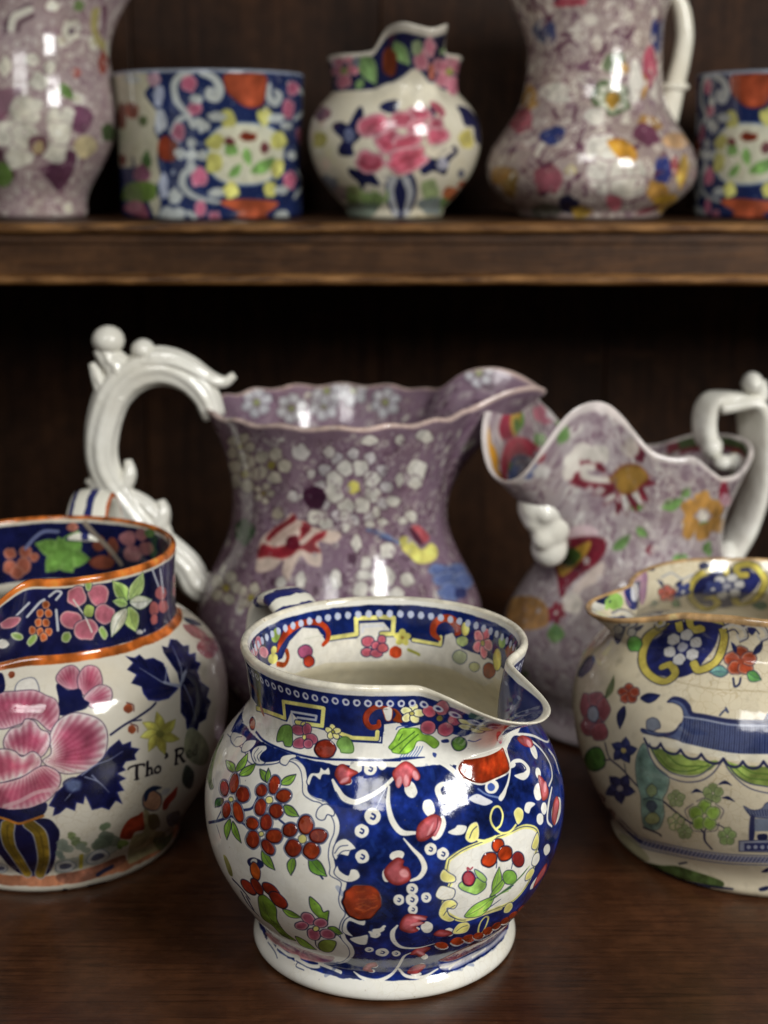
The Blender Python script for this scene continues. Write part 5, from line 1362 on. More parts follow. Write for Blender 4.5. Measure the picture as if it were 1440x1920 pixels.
for (a, b), (c, d) in zip(xs[:-1], xs[1:]): p.L(R6([(a, b), (a + (c - a) * .2, b + (d - b) * .2 + 34), (a + (c - a) * .5, (b + d) / 2 + 46), (a + (c - a) * .8, b + (d - b) * .8 + 34), (c, d)]), 4.6, (40, 44, 84))
# small green flowers
for cx, cy, r, c in ((1010, 610, 110, (124, 160, 56)), (1068, 460, 72, (140, 160, 96)), (820, 495, 62, (150, 160, 116)), (820, 655, 62, (186, 176, 140)), (880, 720, 52, (140, 156, 110)), (1165, 750, 66, (140, 170, 96))):
    for k in range(5):
        a = math.radians(90 + 72 * k); dot(p, R6, cx + r * .55 * math.cos(a), cy - r * .55 * math.sin(a), r * .42, r * .42, 0, c, edge=(170, 186, 120), line=(74, 96, 60), lw=1.2)
for k in range(5):
    a = math.radians(90 + 72 * k); p.L(R6([(1010 + 110 * math.cos(a + .5), 610 - 110 * math.sin(a + .5)), (1010 + 136 * math.cos(a), 610 - 120 * math.sin(a)), (1010 + 110 * math.cos(a - .5), 610 - 110 * math.sin(a - .5))]), 1.6, (90, 84, 100))
for c in ([(925, 455), (960, 440), (1000, 455)], [(1105, 400), (1150, 385), (1195, 405)], [(1130, 490), (1170, 490), (1215, 515)]): p.L(R6(c), 1, BL, taper=[1, 7, 1])
# pagoda and terrace
p.P(R6([(1275, 545), (1340, 575), (1400, 560), (1440, 520), (1560, 520), (1560, 610), (1350, 620)]), (110, 120, 150), line=BL, lw=1.4)
for k in range(9): p.L(R6([(1300 + 20 * k, 570), (1320 + 18 * k, 612)]), 1.6, BL)
p.P(R6([(1320, 620), (1350, 620), (1345, 770), (1312, 772)]), (38, 44, 92)); p.P(R6([(1350, 630), (1560, 630), (1560, 715), (1350, 715)]), (120, 132, 154), sharp=True); p.P(R6([(1372, 738), (1432, 735), (1432, 772), (1375, 772)]), (30, 36, 80))
p.P(R6([(1245, 780), (1560, 770), (1560, 860), (1245, 850)]), (150, 156, 176), line=BL, lw=1.6, sharp=True); p.P(R6([(1280, 795), (1560, 790), (1560, 850), (1280, 846)]), (52, 60, 116), sharp=True)
rail = [(440, 640), (520, 720), (600, 770), (760, 810), (960, 850), (1200, 880), (1560, 890)]
p.L(R6([(x, y + 22) for x, y in rail]), 16, (66, 74, 124)); p.L(R6([(x, y - 8) for x, y in rail]), 3, (110, 118, 150)); p.L(R6([(x, y + 56) for x, y in rail]), 3, (110, 118, 150))
for k in range(34):
    t = k / 33; x = 600 + 900 * t; y = np.interp(x, [r[0] for r in rail], [r[1] for r in rail]) + 22
    p.L(R6([(x - 14, y + 20), (x + 14, y - 18)]), 3, (176, 178, 196)); p.L(R6([(x - 14, y - 16), (x + 10, y + 18)]), 1.6, (150, 154, 180))
for k in range(6): p.P(R6(EL(1310 + 46 * k, 822, 14, 14)), (170, 176, 200))
# island and waterline
p.P(R6([(620, 930), (720, 945), (830, 950), (960, 990), (1080, 1030), (1140, 1060), (1120, 1090), (960, 1060), (820, 1030), (700, 985)]), (70, 90, 42), wash=0.6)
p.L(R6([(560, 900), (640, 950), (760, 1000), (880, 1050), (1040, 1085), (1200, 1105)]), 7, (34, 40, 74), taper=[2, 8, 9, 8, 6, 4]); p.P(R6([(850, 1050), (930, 1060), (890, 1080)]), BL); p.P(R6([(945, 1070), (1040, 1085), (1040, 1110), (960, 1105)]), (70, 84, 120)); p.P(R6([(1380, 1100), (1440, 1085), (1440, 1110), (1390, 1120)]), BL); p.P(R6([(1395, 990), (1440, 960), (1440, 990)]), BL)
p.L(R6([(840, 935), (890, 925)]), 4, (50, 56, 80)); p.L(R6([(450, 640), (530, 720), (560, 760)]), 5, (80, 84, 130)); p.P(R6([(430, 740), (520, 760), (640, 900), (560, 900)]), (150, 150, 90), alpha=0.5)
for q_ in ((300, 500, 44, 40), (370, 600, 40, 40)): dot(p, R6, q_[0], q_[1], q_[2], q_[3], 0, (140, 90, 84), line=None, alpha=0.7)
lip_band(p, (192, 150, 96), 0.4, 0.0003, 0.0)
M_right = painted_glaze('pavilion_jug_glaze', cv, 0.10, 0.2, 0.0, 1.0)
WOB[0] = 0.16
# =================================================================== the purple printed jug
def curls(p, za, zb, n, seed, col, w, inner=False, size=3.2):
    def fn(q, g):
        a0 = g.uniform(0, 6.28); r = size * g.uniform(0.5, 1.3); s = g.choice([-1, 1])
        P = [(r * (1 - t * .75) * math.cos(a0 + s * t * 5), r * (1 - t * .75) * math.sin(a0 + s * t * 5)) for t in np.linspace(0, 1, 9)]
        skin_line(p, q, P, w, col)
    scatter(p, za, zb, n, seed, fn, inner)

p = purple
cv = p.canvas(1500, (136, 108, 128), seed=41, mottle=0.12)
P7 = crop(130, 590, .5486); Pa = crop(370, 760, .2014); Pb = crop(620, 760, .2083)
LW = (212, 208, 198); DP = (72, 42, 62)
dense(p, 0.012, 0.197, 100, (76, 48, 66), (150, 128, 138), (190, 178, 178), 1.0)
for za, zb, inn, n in ((0.012, 0.196, False, 1), (0.12, 0.196, True, .4)):
    scatter(p, za, zb, int(220 * n), 1, lambda q, g: skin_shape(p, q, EL(0, 0, g.uniform(1.5, 5), g.uniform(1.5, 4), g.uniform(0, 90)), (112, 80, 104), alpha=0.7), inn)
    curls(p, za, zb, int(300 * n), 2, (172, 152, 162), 0.55, inn)
    scatter(p, za, zb, int(350 * n), 3, lambda q, g: skin_shape(p, q, EL(0, 0, g.uniform(.5, 1.2), g.uniform(.5, 1.2)), (184, 170, 174), alpha=0.8), inn)
    scatter(p, za, zb, int(60 * n), 4, lambda q, g: skin_bloom(p, q, g.uniform(2.5, 4.2), int(g.choice([4, 5, 6])), g.uniform(0, 360), LW, None, (196, 190, 120) if g.random() < .5 else DP), inn, 6)
    scatter(p, za, zb, int(30 * n), 5, lambda q, g: skin_shape(p, q, leaf_pts(-3, -2, 3, 3, 3), LW), inn)
    scatter(p, za, zb, int(46 * n), 6, lambda q, g: skin_shape(p, q, EL(0, 0, g.uniform(1.5, 3), g.uniform(1.5, 3)), DP, alpha=0.7), inn)
def fl(f, x, y, r, n=5, rot=90, c=LW, ctr=(206, 200, 90), line=DP):
    for k in range(n):
        a = math.radians(rot + 360 / n * k); dot(p, f, x + r * .6 * math.cos(a), y - r * .6 * math.sin(a), r * .36, r * .36, 0, c, line=line, lw=1.4)
    if ctr: dot(p, f, x, y, r * .2, r * .2, 0, ctr, line=None)
# large white rosette with double ring
for k in range(12):
    a = math.radians(30 * k); dot(p, Pb, 205 + 300 * math.cos(a), 735 + 300 * math.sin(a) * 1.0, 62, 62, 0, (196, 190, 192), line=DP, lw=2)
for k in range(8):
    a = math.radians(45 * k + 22); dot(p, Pb, 205 + 180 * math.cos(a), 735 + 180 * math.sin(a), 82, 82, 0, LW, line=DP, lw=2)
dot(p, Pb, 205, 735, 110, 110, 0, (150, 120, 142), line=None); dot(p, Pb, 205, 735, 60, 60, 0, (208, 200, 90), line=None)
# cream blooms at left with yellow hearts
for x, y, r in ((440, 640, 190), (690, 560, 190), (400, 390, 150), (270, 1700, 170), (500, 1790, 150), (620, 820, 110)): fl(Pa, x, y, r, 5, 70, (196, 188, 168), (170, 156, 60))
for x, y, r in ((960, 440, 110), (890, 850, 70), (1060, 640, 60), (1230, 440, 80)): dot(p, Pa, x, y, r * .8, r * .8, 0, (206, 200, 196), line=DP, lw=1.6)
dot(p, Pa, 1090, 860, 110, 120, 0, (64, 26, 54), line=None); dot(p, Pa, 1260, 800, 70, 70, 0, LW, line=None)
# red lily
RD = (150, 34, 46)
p.P(Pa([(560, 1420), (590, 1250), (700, 1150), (800, 1080), (880, 1000), (930, 1060), (1010, 1080), (1060, 1130), (1160, 1150), (1320, 1180), (1330, 1240), (1240, 1290), (1130, 1270), (1160, 1400), (1140, 1500), (1040, 1480), (960, 1400), (880, 1560), (840, 1640), (790, 1560), (800, 1440), (700, 1530), (550, 1550)]), (220, 196, 180), wash=0.2)
for c in ([(560, 1420), (600, 1290), (720, 1320), (860, 1290), (980, 1300), (1100, 1200), (1200, 1170), (1180, 1230), (1100, 1290), (1150, 1360), (1060, 1380), (960, 1340), (880, 1400), (780, 1430), (660, 1410)], [(640, 1230), (720, 1140), (830, 1070), (900, 1010), (920, 1070), (830, 1130), (740, 1200), (670, 1270)], [(940, 1100), (1020, 1090), (1060, 1150), (1000, 1220), (940, 1260), (960, 1180)]): p.P(Pa(c), RD, (186, 70, 74), 5, wash=0.3)
p.L(Pa([(700, 1270), (820, 1190), (950, 1110)]), 12, (206, 176, 160)); dot(p, Pa, 890, 1280, 70, 70, 0, (110, 20, 40), line=None)
dot(p, Pa, 440, 1180, 100, 120, 0, (66, 92, 64), line=None)
# bird
p.L(Pb([(330, 1120), (430, 1150), (520, 1190), (620, 1240)]), 9, (110, 130, 180), taper=[5, 10, 10, 6]); p.L(Pb([(450, 1190), (560, 1230)]), 4, (60, 70, 120))
p.P(Pb([(620, 1200), (680, 1180), (740, 1230), (800, 1290), (840, 1290), (900, 1240), (960, 1290), (955, 1370), (880, 1420), (780, 1420), (700, 1350), (640, 1290)]), (214, 206, 96), wash=0.3)
p.P(Pb([(730, 1090), (790, 1080), (870, 1150), (890, 1210), (840, 1240), (780, 1190)]), (200, 84, 92)); p.P(Pb([(700, 1110), (740, 1110), (820, 1210), (830, 1270), (760, 1220)]), (90, 40, 60))
# blue rose and white buds
for r in ((960, 1480, 80, 60), (1130, 1480, 90, 60), (1040, 1560, 110, 70), (1180, 1580, 90, 80), (1080, 1680, 110, 90)): dot(p, Pb, r[0], r[1], r[2], r[3], 0, (96, 116, 176), edge=(190, 204, 226), line=(50, 60, 120), lw=2)
dot(p, Pb, 1170, 1690, 60, 50, 0, (50, 58, 110), line=None)
for r in ((560, 870, 70, 50, 0), (720, 1000, 70, 60, 0), (650, 1040, 46, 40, 0), (410, 960, 40, 60, 0), (350, 1070, 50, 40, 0), (470, 1050, 50, 40, 0), (620, 670, 40, 70, 0), (780, 580, 90, 100, 0), (760, 700, 70, 60, 0), (230, 1240, 50, 80, -10), (130, 1100, 50, 50, 0), (510, 1310, 70, 80, -30), (320, 1440, 50, 90, 0), (300, 1530, 90, 50, 0), (500, 1530, 70, 110, -30), (50, 1560, 56, 90, 0), (270, 1660, 80, 80, 0), (430, 1650, 80, 80, 0), (590, 1690, 70, 60, 0), (690, 1570, 70, 60, 0), (350, 320, 80, 50, 0), (620, 310, 50, 50, 0), (850, 280, 80, 60, 0), (120, 1000, 50, 50, 0)): dot(p, Pb, *r, col=LW, line=DP, lw=1.4)
for r in ((1290, 1620, 60, 100), (960, 1630, 60, 80), (750, 1010, 60, 60), (1100, 1040, 80, 70), (1200, 1100, 70, 60), (780, 1650, 60, 60)): dot(p, Pa, r[0], r[1], r[2], r[3], 0, LW if r[0] != 750 else (196, 184, 160), line=DP, lw=1.4)
for x, y in ((640, 300), (870, 310), (760, 320), (970, 260), (880, 260), (1080, 300), (1400, 200)): fl(P7, x, y, 56, 6, 20, (190, 190, 196), (150, 160, 100))
dense(p, 0.012, 0.197, 150, (84, 54, 72), (150, 128, 138), (196, 186, 184), 0.25, (False,), 0.8)
lip_band(p, (206, 178, 168), 0.25)
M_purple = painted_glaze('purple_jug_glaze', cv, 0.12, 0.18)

# =================================================================== the sponged jug with the mask spout
p = splat
cv = p.canvas(1500, (186, 172, 175), seed=51, mottle=0.07)
S8 = crop(840, 660, .4167)
dense(p, 0.01, 0.168, 200, (128, 92, 112), (164, 140, 152), (222, 214, 208), 0.9)
for inn, za in ((False, 0.01), (True, 0.10)):
    scatter(p, za, 0.168, 2600, 2, lambda q, g: skin_line(p, q, [(g.uniform(-2, 2), g.uniform(-2, 2)), (g.uniform(-1, 1), g.uniform(-1, 1)), (g.uniform(-2.4, 2.4), g.uniform(-2.4, 2.4))], 0.5, (124, 94, 112), alpha=0.8), inn)
    scatter(p, za, 0.168, 320, 3, lambda q, g: skin_shape(p, q, EL(0, 0, g.uniform(2, 5), g.uniform(2, 5)), (140, 112, 128), alpha=0.4), inn)
    scatter(p, za, 0.168, 420, 4, lambda q, g: skin_shape(p, q, EL(0, 0, g.uniform(.6, 1.6), g.uniform(.6, 1.6)), (226, 220, 216)), inn)
    scatter(p, za, 0.168, 22, 9, lambda q, g: skin_shape(p, q, leaf_pts(-4, -2, 4, 3, 4), (92, 150, 58)), inn, 14)
    scatter(p, za, 0.168, 10, 8, lambda q, g: skin_bloom(p, q, 7, 6, 0, GOLD if g.random() < .5 else (164, 50, 66), None, WHITE), inn, 24)
CR = (132, 34, 52); WP = (230, 222, 210)
# striped daisy
for k in range(11):
    a = math.radians(150 + 22 * k); x1, y1 = 810 + 210 * math.cos(a), 575 + 180 * math.sin(a) * (-1)
for x1, y1, w, c in ((640, 590, 30, CR), (650, 640, 36, WP), (700, 690, 40, WP), (690, 650, 26, CR), (760, 730, 40, CR), (805, 740, 40, WP), (850, 720, 30, CR), (900, 670, 40, CR), (880, 700, 24, WP), (935, 590, 30, CR), (920, 560, 26, WP)):
    leaf(p, S8, 810, 575, x1, y1, w + 14, c, line=(120, 40, 60), lw=1.4, vein=False, bend=0.02)
p.L(S8([(770, 600), (690, 595), (620, 590), (570, 540), (600, 490), (660, 500), (700, 530)]), 13, CR, taper=[8, 10, 10, 14, 14, 12, 6]); p.L(S8([(760, 575), (680, 575), (620, 560), (610, 520), (650, 520)]), 8, WP)
for r in ((560, 500, 40, 50), (610, 450, 44, 40), (680, 460, 50, 44), (540, 550, 30, 30)): dot(p, S8, r[0], r[1], r[2], r[3], 0, WP, line=None)
dot(p, S8, 810, 572, 80, 64, 0, (190, 140, 52), edge=(164, 114, 40), line=(150, 70, 40), lw=1.4)
for a in ((960, 700, 1060, 660, 56), (1050, 650, 1090, 610, 40), (740, 890, 820, 820, 46), (850, 790, 900, 830, 40), (500, 410, 530, 330, 56), (430, 420, 390, 370, 60), (1150, 900, 1180, 850, 40), (1010, 930, 1080, 915, 40), (1170, 870, 1180, 920, 36), (480, 1310, 480, 1220, 80)): leaf(p, S8, *a, col=(106, 152, 78), line=None, vein=False)
for k in range(6):
    a = math.radians(60 * k + 30); dot(p, S8, 1148 + 66 * math.cos(a), 738 + 72 * math.sin(a), 38, 40, 0, (200, 144, 66), line=None)
dot(p, S8, 1148, 738, 24, 24, 0, WP, line=None); dot(p, S8, 1080, 815, 30, 24, -30, (200, 144, 66), line=None)
dot(p, S8, 1240, 625, 20, 50, 0, (180, 50, 76), line=None); dot(p, S8, 1250, 665, 24, 30, 0, (226, 170, 186), line=None)
# red lily below the mask
p.P(S8([(470, 920), (520, 850), (600, 830), (700, 840), (710, 890), (670, 950), (600, 1000), (540, 1060), (510, 1110), (490, 1010)]), CR, wash=0.3)
p.P(S8([(500, 950), (560, 890), (640, 850), (630, 900), (580, 960), (520, 1010), (495, 990)]), (206, 156, 50)); dot(p, S8, 555, 925, 44, 36, -30, (70, 100, 40), line=None)
p.P(S8([(520, 840), (560, 790), (640, 780), (680, 820), (600, 830)]), (230, 200, 206)); p.P(S8([(560, 1070), (620, 1000), (700, 940), (690, 1020), (620, 1060), (560, 1110)]), (228, 210, 200))
dot(p, S8, 340, 1180, 110, 80, 0, (190, 130, 50), line=None, alpha=0.8); dot(p, S8, 560, 1130, 50, 50, 0, WP, line=None)
# lip of the spout: blue sprig, red dab; inside wash
for r in ((340, 500, 60, 24, 20, (90, 104, 170)), (350, 540, 40, 30, 0, (100, 116, 176)), (420, 540, 44, 30, 0, (220, 216, 214)), (410, 470, 26, 30, 0, (206, 70, 90)), (430, 280, 50, 40, 30, (206, 120, 140)), (490, 270, 50, 40, 0, (228, 220, 220)), (910, 890, 20, 20, 0, (130, 40, 60))): dot(p, S8, *r[:5], col=r[5], line=None)
p.P(S8([(230, 330), (270, 240), (310, 210), (330, 260), (310, 350), (280, 390), (240, 390)]), (156, 50, 70)); p.P(S8([(280, 330), (290, 260), (320, 240), (325, 320), (300, 380)]), (190, 150, 60)); dot(p, S8, 310, 330, 14, 34, 0, (90, 120, 60), line=None)
for r in ((950, 430, 50, 50, (70, 84, 50)), (860, 440, 30, 60, (120, 40, 60)), (1010, 440, 30, 60, (120, 50, 60)), (820, 430, 40, 40, (214, 200, 190))): dot(p, S8, r[0], r[1], r[2], r[3], 0, r[4], line=None)
dense(p, 0.01, 0.168, 250, (128, 92, 112), (164, 140, 152), (222, 214, 208), 0.22, (False,), 0.8)
lip_band(p, (226, 214, 210), 0.2, 0.0006, 0.0006)
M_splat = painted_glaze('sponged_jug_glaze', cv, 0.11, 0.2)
WOB[0] = 0.18
# =================================================================== upper shelf: painting
# --- pink printed jug, far left
p = lustre
cv = p.canvas(1500, (172, 150, 150), seed=61, mottle=0.08)
U1 = crop(0, 0, .2239)
def printed(p, z1, seed, base=(146, 108, 126), light=(214, 206, 196), k=1.0):
    scatter(p, 0.0, z1, int(500 * k), seed, lambda q, g: skin_line(p, q, [(g.uniform(-2, 2), g.uniform(-2, 2)), (g.uniform(-1, 1), g.uniform(-1, 1)), (g.uniform(-2.4, 2.4), g.uniform(-2.4, 2.4))], 0.6, base, alpha=0.7))
    scatter(p, 0.0, z1, int(260 * k), seed + 1, lambda q, g: skin_shape(p, q, EL(0, 0, g.uniform(.8, 2), g.uniform(.8, 2)), light, alpha=0.8))
    scatter(p, 0.0, z1, int(60 * k), seed + 2, lambda q, g: skin_shape(p, q, EL(0, 0, g.uniform(2, 4), g.uniform(2, 4)), base, alpha=0.5))
printed(p, 0.155, 3); dense(p, 0.002, 0.152, 300, (126, 84, 102), (168, 140, 146), (218, 210, 198), 0.9, (False,))
CW1 = (222, 218, 200); DPU = (104, 58, 84)
scatter(p, 0.0, 0.15, 26, 40, lambda q, g: skin_bloom(p, q, g.uniform(4, 8), 5, g.uniform(0, 90), CW1, None, (190, 176, 120)), mind=16)
p.P(U1([(-100, 760), (60, 740), (180, 720), (170, 780), (90, 900), (30, 1000), (-100, 1000)]), (140, 92, 112), wash=0.3)
p.P(U1([(330, 1410), (430, 1370), (560, 1260), (640, 1290), (620, 1420), (560, 1540), (490, 1600), (420, 1530)]), DPU, wash=0.4); p.P(U1([(590, 930), (640, 880), (720, 900), (780, 960), (770, 1040), (700, 1120), (600, 1080)]), (112, 68, 92), wash=0.4)
p.P(U1([(-100, 1240), (0, 1240), (120, 1420), (110, 1500), (-100, 1480)]), (100, 60, 76))
for r in ((220, 920, 150, 130, 0), (500, 990, 130, 110, 0), (30, 1120, 150, 120, 0), (440, 1240, 130, 110, 20), (160, 1310, 130, 110, 0), (200, 1140, 110, 110, 0), (500, 1110, 110, 100, 0)): dot(p, U1, *r, col=CW1, line=(170, 150, 150), lw=2)
dot(p, U1, 320, 1220, 80, 90, 0, (120, 76, 90), line=None); dot(p, U1, 320, 1240, 54, 56, 0, (196, 172, 120), line=None)
for r in ((590, 260, 90, 110), (440, 50, 60, 60), (270, 500, 70, 60), (420, 570, 60, 70), (40, 560, 60, 100), (330, 680, 90, 80)): dot(p, U1, r[0], r[1], r[2], r[3], 0, CW1, line=(120, 80, 96), lw=2)
dot(p, U1, 600, 260, 30, 30, 0, (120, 100, 110), line=None)
leaf(p, U1, 510, 700, 620, 830, 90, (108, 150, 62), line=None); dot(p, U1, 660, 50, 44, 50, 0, (120, 146, 84), line=None); p.P(U1([(-60, 1380), (40, 1360), (110, 1470), (60, 1560), (-60, 1540)]), (104, 140, 60)); dot(p, U1, 910, 1110, 60, 70, 0, (70, 92, 50), line=None)
p.L(U1([(800, 100), (790, 220), (820, 330), (870, 390)]), 15, (176, 164, 96)); p.L(U1([(870, 60), (880, 180), (860, 280)]), 8, (110, 60, 84))
dot(p, U1, 720, 1230, 90, 90, 30, (206, 188, 140), line=None); dot(p, U1, 640, 610, 40, 40, 0, (176, 92, 84), line=None); dot(p, U1, 860, 520, 40, 90, 0, (150, 70, 60), line=None)
p.L(U1([(40, 270), (60, 180), (140, 100), (250, 40)]), 7, (90, 60, 76)); p.L(U1([(150, 260), (170, 190), (280, 130)]), 6, (100, 70, 80)); p.L(U1([(90, 240), (120, 140), (250, 80)]), 12, CW1)
dense(p, 0.002, 0.152, 390, (126, 84, 102), (168, 140, 146), (218, 210, 198), 0.2, (False,), 0.8)
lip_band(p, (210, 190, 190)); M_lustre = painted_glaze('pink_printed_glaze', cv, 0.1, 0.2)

# --- the two mugs share one transfer: cobalt ground, cartouches, reserves
p = mug
cv = p.canvas(1700, (27, 42, 94), seed=71, mottle=0.2)
U2 = crop(190, 90, .2917)
MW = (184, 192, 190)
dense(p, 0.004, 0.088, 340, (18, 26, 70), (90, 110, 160), (170, 182, 200), 0.4, (False,), 0.8)
p.P(U2([(100, 150), (290, 160), (310, 240), (280, 300), (360, 420), (340, 520), (370, 600), (360, 720), (380, 830), (350, 900), (380, 1000), (330, 1110), (140, 1130), (60, 800), (60, 300)]), (200, 196, 168))
m_ = p.map(U2([(200, 300)]))[0]
cv.poly(np.array([[m_[0] - 8, 0.31 * cv.H], [m_[0] - 8, 0.52 * cv.H], [m_[0] - 150, 0.52 * cv.H], [m_[0] - 150, 0.31 * cv.H]]), (200, 196, 168))
for r in ((200, 200, 50, 30, 0, MW), (200, 400, 44, 50, 0, (150, 66, 40)), (130, 440, 30, 90, 0, (120, 60, 40)), (270, 470, 30, 30, 0, (90, 110, 60)), (290, 720, 30, 60, 0, (80, 116, 60)), (260, 810, 50, 60, 0, (140, 84, 110)), (250, 930, 120, 70, 0, (96, 126, 50)), (220, 1050, 90, 70, 0, (176, 92, 116)), (140, 720, 20, 40, 0, (130, 50, 40)), (370, 310, 30, 80, 0, (170, 180, 206)), (380, 470, 40, 80, 0, (196, 204, 214)), (400, 880, 30, 90, 0, (180, 190, 214)), (340, 200, 44, 50, 0, (190, 150, 170))): dot(p, U2, *r[:5], col=r[5], line=None)
dot(p, U2, 425, 650, 62, 80, 0, (146, 54, 30), line=None)
for c, t in (([(640, 160), (720, 190), (760, 260), (740, 320), (690, 310), (690, 270), (720, 270)], [8, 11, 13, 13, 11, 8, 6]), ([(600, 150), (520, 170), (470, 230), (480, 330), (530, 400), (560, 430)], [6, 9, 11, 11, 9, 6]), ([(560, 430), (590, 500), (620, 470), (660, 500), (640, 530)], [8, 9, 10, 11, 8]), ([(620, 790), (540, 800), (520, 870), (560, 930), (640, 970), (760, 990)], [6, 11, 12, 10, 7, 5]), ([(1080, 240), (1080, 320), (1120, 350), (1150, 310), (1120, 280)], [7, 12, 13, 11, 7]), ([(1200, 230), (1290, 290), (1300, 400), (1240, 460)], [7, 9, 9, 6]), ([(1260, 790), (1290, 880), (1240, 960)], [7, 8, 6]), ([(450, 540), (500, 460), (560, 440)], [7, 9, 6]), ([(560, 1060), (600, 1090), (580, 1130)], [8, 9, 7])):
    p.L(U2(c), 1, MW, taper=[x * 1.25 for x in t])
for r in ((560, 230, 50, 60), (600, 390, 52, 50), (500, 540, 46, 56), (1230, 260, 40, 50), (1200, 390, 42, 60), (630, 830, 60, 64), (1210, 850, 44, 60), (640, 1030, 40, 50), (730, 1100, 44, 50), (1280, 560, 30, 50), (450, 1080, 30, 40)): dot(p, U2, r[0], r[1], r[2], r[3], 0, (190, 92, 124), edge=(214, 150, 166), line=None)
for r in ((610, 330, 40, 30), (580, 610, 34, 34), (510, 680, 40, 36), (580, 690, 40, 40), (650, 690, 40, 36), (580, 760, 34, 34), (660, 500, 40, 34), (1220, 690, 30, 30), (1190, 500, 40, 30), (470, 950, 50, 50), (420, 1080, 60, 60), (1160, 1100, 50, 56), (500, 1090, 40, 70)): dot(p, U2, r[0], r[1], r[2], r[3], 0, MW, line=None)
p.P(U2([(790, 170), (900, 160), (1050, 170), (1060, 270), (1030, 370), (930, 380), (830, 310), (795, 260)]), (176, 72, 40), (150, 54, 30), 8)
p.P(U2([(690, 600), (760, 510), (900, 480), (1060, 500), (1150, 560), (1175, 660), (1150, 780), (1060, 860), (920, 880), (780, 860), (700, 780)]), (212, 212, 186), line=(120, 150, 190), lw=3)
for r in ((730, 600, 56, 50), (725, 740, 54, 70), (1140, 600, 50, 56), (1130, 770, 50, 60), (815, 455, 54, 60), (1055, 440, 50, 60), (835, 910, 50, 60), (1085, 910, 46, 50)): dot(p, U2, r[0], r[1], r[2], r[3], 0, (206, 204, 100), line=None)
for r in ((740, 440, 60, 30, 0), (1120, 450, 56, 30, 0), (740, 930, 54, 30, 0), (1160, 910, 50, 30, 0)): dot(p, U2, *r, col=MW, line=None)
for a in ((800, 620, 880, 680, 90), (930, 640, 960, 760, 60), (820, 830, 900, 740, 60), (960, 800, 1120, 700, 80)): leaf(p, U2, *a, col=(110, 160, 76), line=None, vein=False)
dot(p, U2, 940, 570, 56, 30, 0, (150, 50, 28), line=None); dot(p, U2, 1050, 640, 30, 36, 0, (120, 60, 66), line=None); dot(p, U2, 825, 600, 34, 24, 0, (120, 50, 60), line=None)
p.P(U2([(780, 980), (930, 970), (1130, 990), (1100, 1040), (1060, 1070), (1100, 1130), (830, 1130), (880, 1060), (780, 1010)]), (182, 78, 44))
# repeat the same transfer one turn further round, so the second mug can show it too
half = cv.W // 2
cv.img[:, :] = cv.img
a0 = int(0.5 * cv.W) - int(0.26 * cv.W); a1 = a0 + half
back = cv.img[:, a0:a1].copy()
cv.img[:, (np.arange(a0, a1) + half) % cv.W] = back
lip_band(p, (150, 160, 180), 0.2, 0.0004, 0.0)
band(p, 0.02, 0.0885, (214, 212, 200), 0.03, inner=True)
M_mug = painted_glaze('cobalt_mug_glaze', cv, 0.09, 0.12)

# --- small peony jug
p = posy
cv = p.canvas(1900, (226, 218, 192), seed=81, mottle=0.04)
U3 = crop(550, 30, .2639)
band(p, 0.0800, 0.0990, (26, 30, 72), 0.4)
band(p, 0.080, 0.099, (216, 208, 190), 0.05, inner=True)
p.P(U3([(500, 530), (640, 510), (780, 430), (850, 370), (900, 390), (980, 490), (1060, 550), (1000, 600), (700, 600)]), (226, 218, 192), sharp=True)
for r in ((320, 310, 50, 50), (390, 290, 40, 50), (420, 380, 50, 44), (360, 460, 50, 60), (310, 390, 40, 44), (1050, 360, 60, 60), (1130, 300, 50, 60), (1150, 360, 40, 50), (1070, 450, 60, 60), (1140, 490, 50, 70), (910, 310, 50, 80), (970, 220, 44, 70)): dot(p, U3, r[0], r[1], r[2], r[3], 0, (206, 116, 136), edge=(224, 164, 170), line=None)
for a in ((500, 260, 590, 490, 130), (720, 180, 830, 350, 110), (450, 520, 490, 440, 60), (1040, 270, 1080, 220, 50), (1110, 400, 1130, 380, 30)): leaf(p, U3, *a, col=(108, 146, 84), edge=(130, 160, 100), line=None, vein=False)
for r in ((360, 390, 30, 30, (140, 150, 80)), (1110, 400, 28, 28, (150, 150, 70)), (690, 330, 50, 110, (132, 56, 30)), (980, 400, 24, 60, (170, 90, 70)), (450, 290, 24, 80, (120, 126, 140)), (880, 220, 40, 60, (150, 170, 120))): dot(p, U3, r[0], r[1], r[2], r[3], 0, r[4], line=None)
N3 = (28, 32, 76)
for poly in ([(280, 770), (340, 750), (390, 770), (440, 680), (480, 640), (500, 700), (470, 780), (480, 860), (420, 920), (430, 990), (330, 990), (320, 930), (350, 880), (290, 820)], [(610, 650), (650, 610), (740, 600), (740, 660), (700, 690), (650, 680)], [(390, 1080), (450, 1090), (560, 1120), (620, 1180), (600, 1210), (520, 1190), (490, 1240), (460, 1180), (400, 1130)], [(900, 1090), (950, 1010), (1030, 1020), (1080, 980), (1140, 920), (1170, 970), (1110, 1030), (1080, 1130), (1000, 1100), (930, 1130)], [(1160, 640), (1230, 650), (1300, 720), (1340, 820), (1340, 920), (1290, 880), (1280, 790), (1220, 780), (1190, 700)], [(970, 640), (1010, 680), (1000, 720), (970, 720)]): p.P(U3(poly), N3, n=3, wash=0.4)
dot(p, U3, 400, 850, 40, 50, 0, (110, 120, 160), line=None); dot(p, U3, 1060, 1050, 40, 44, 0, (190, 190, 210), line=None)
RS = (206, 88, 112)
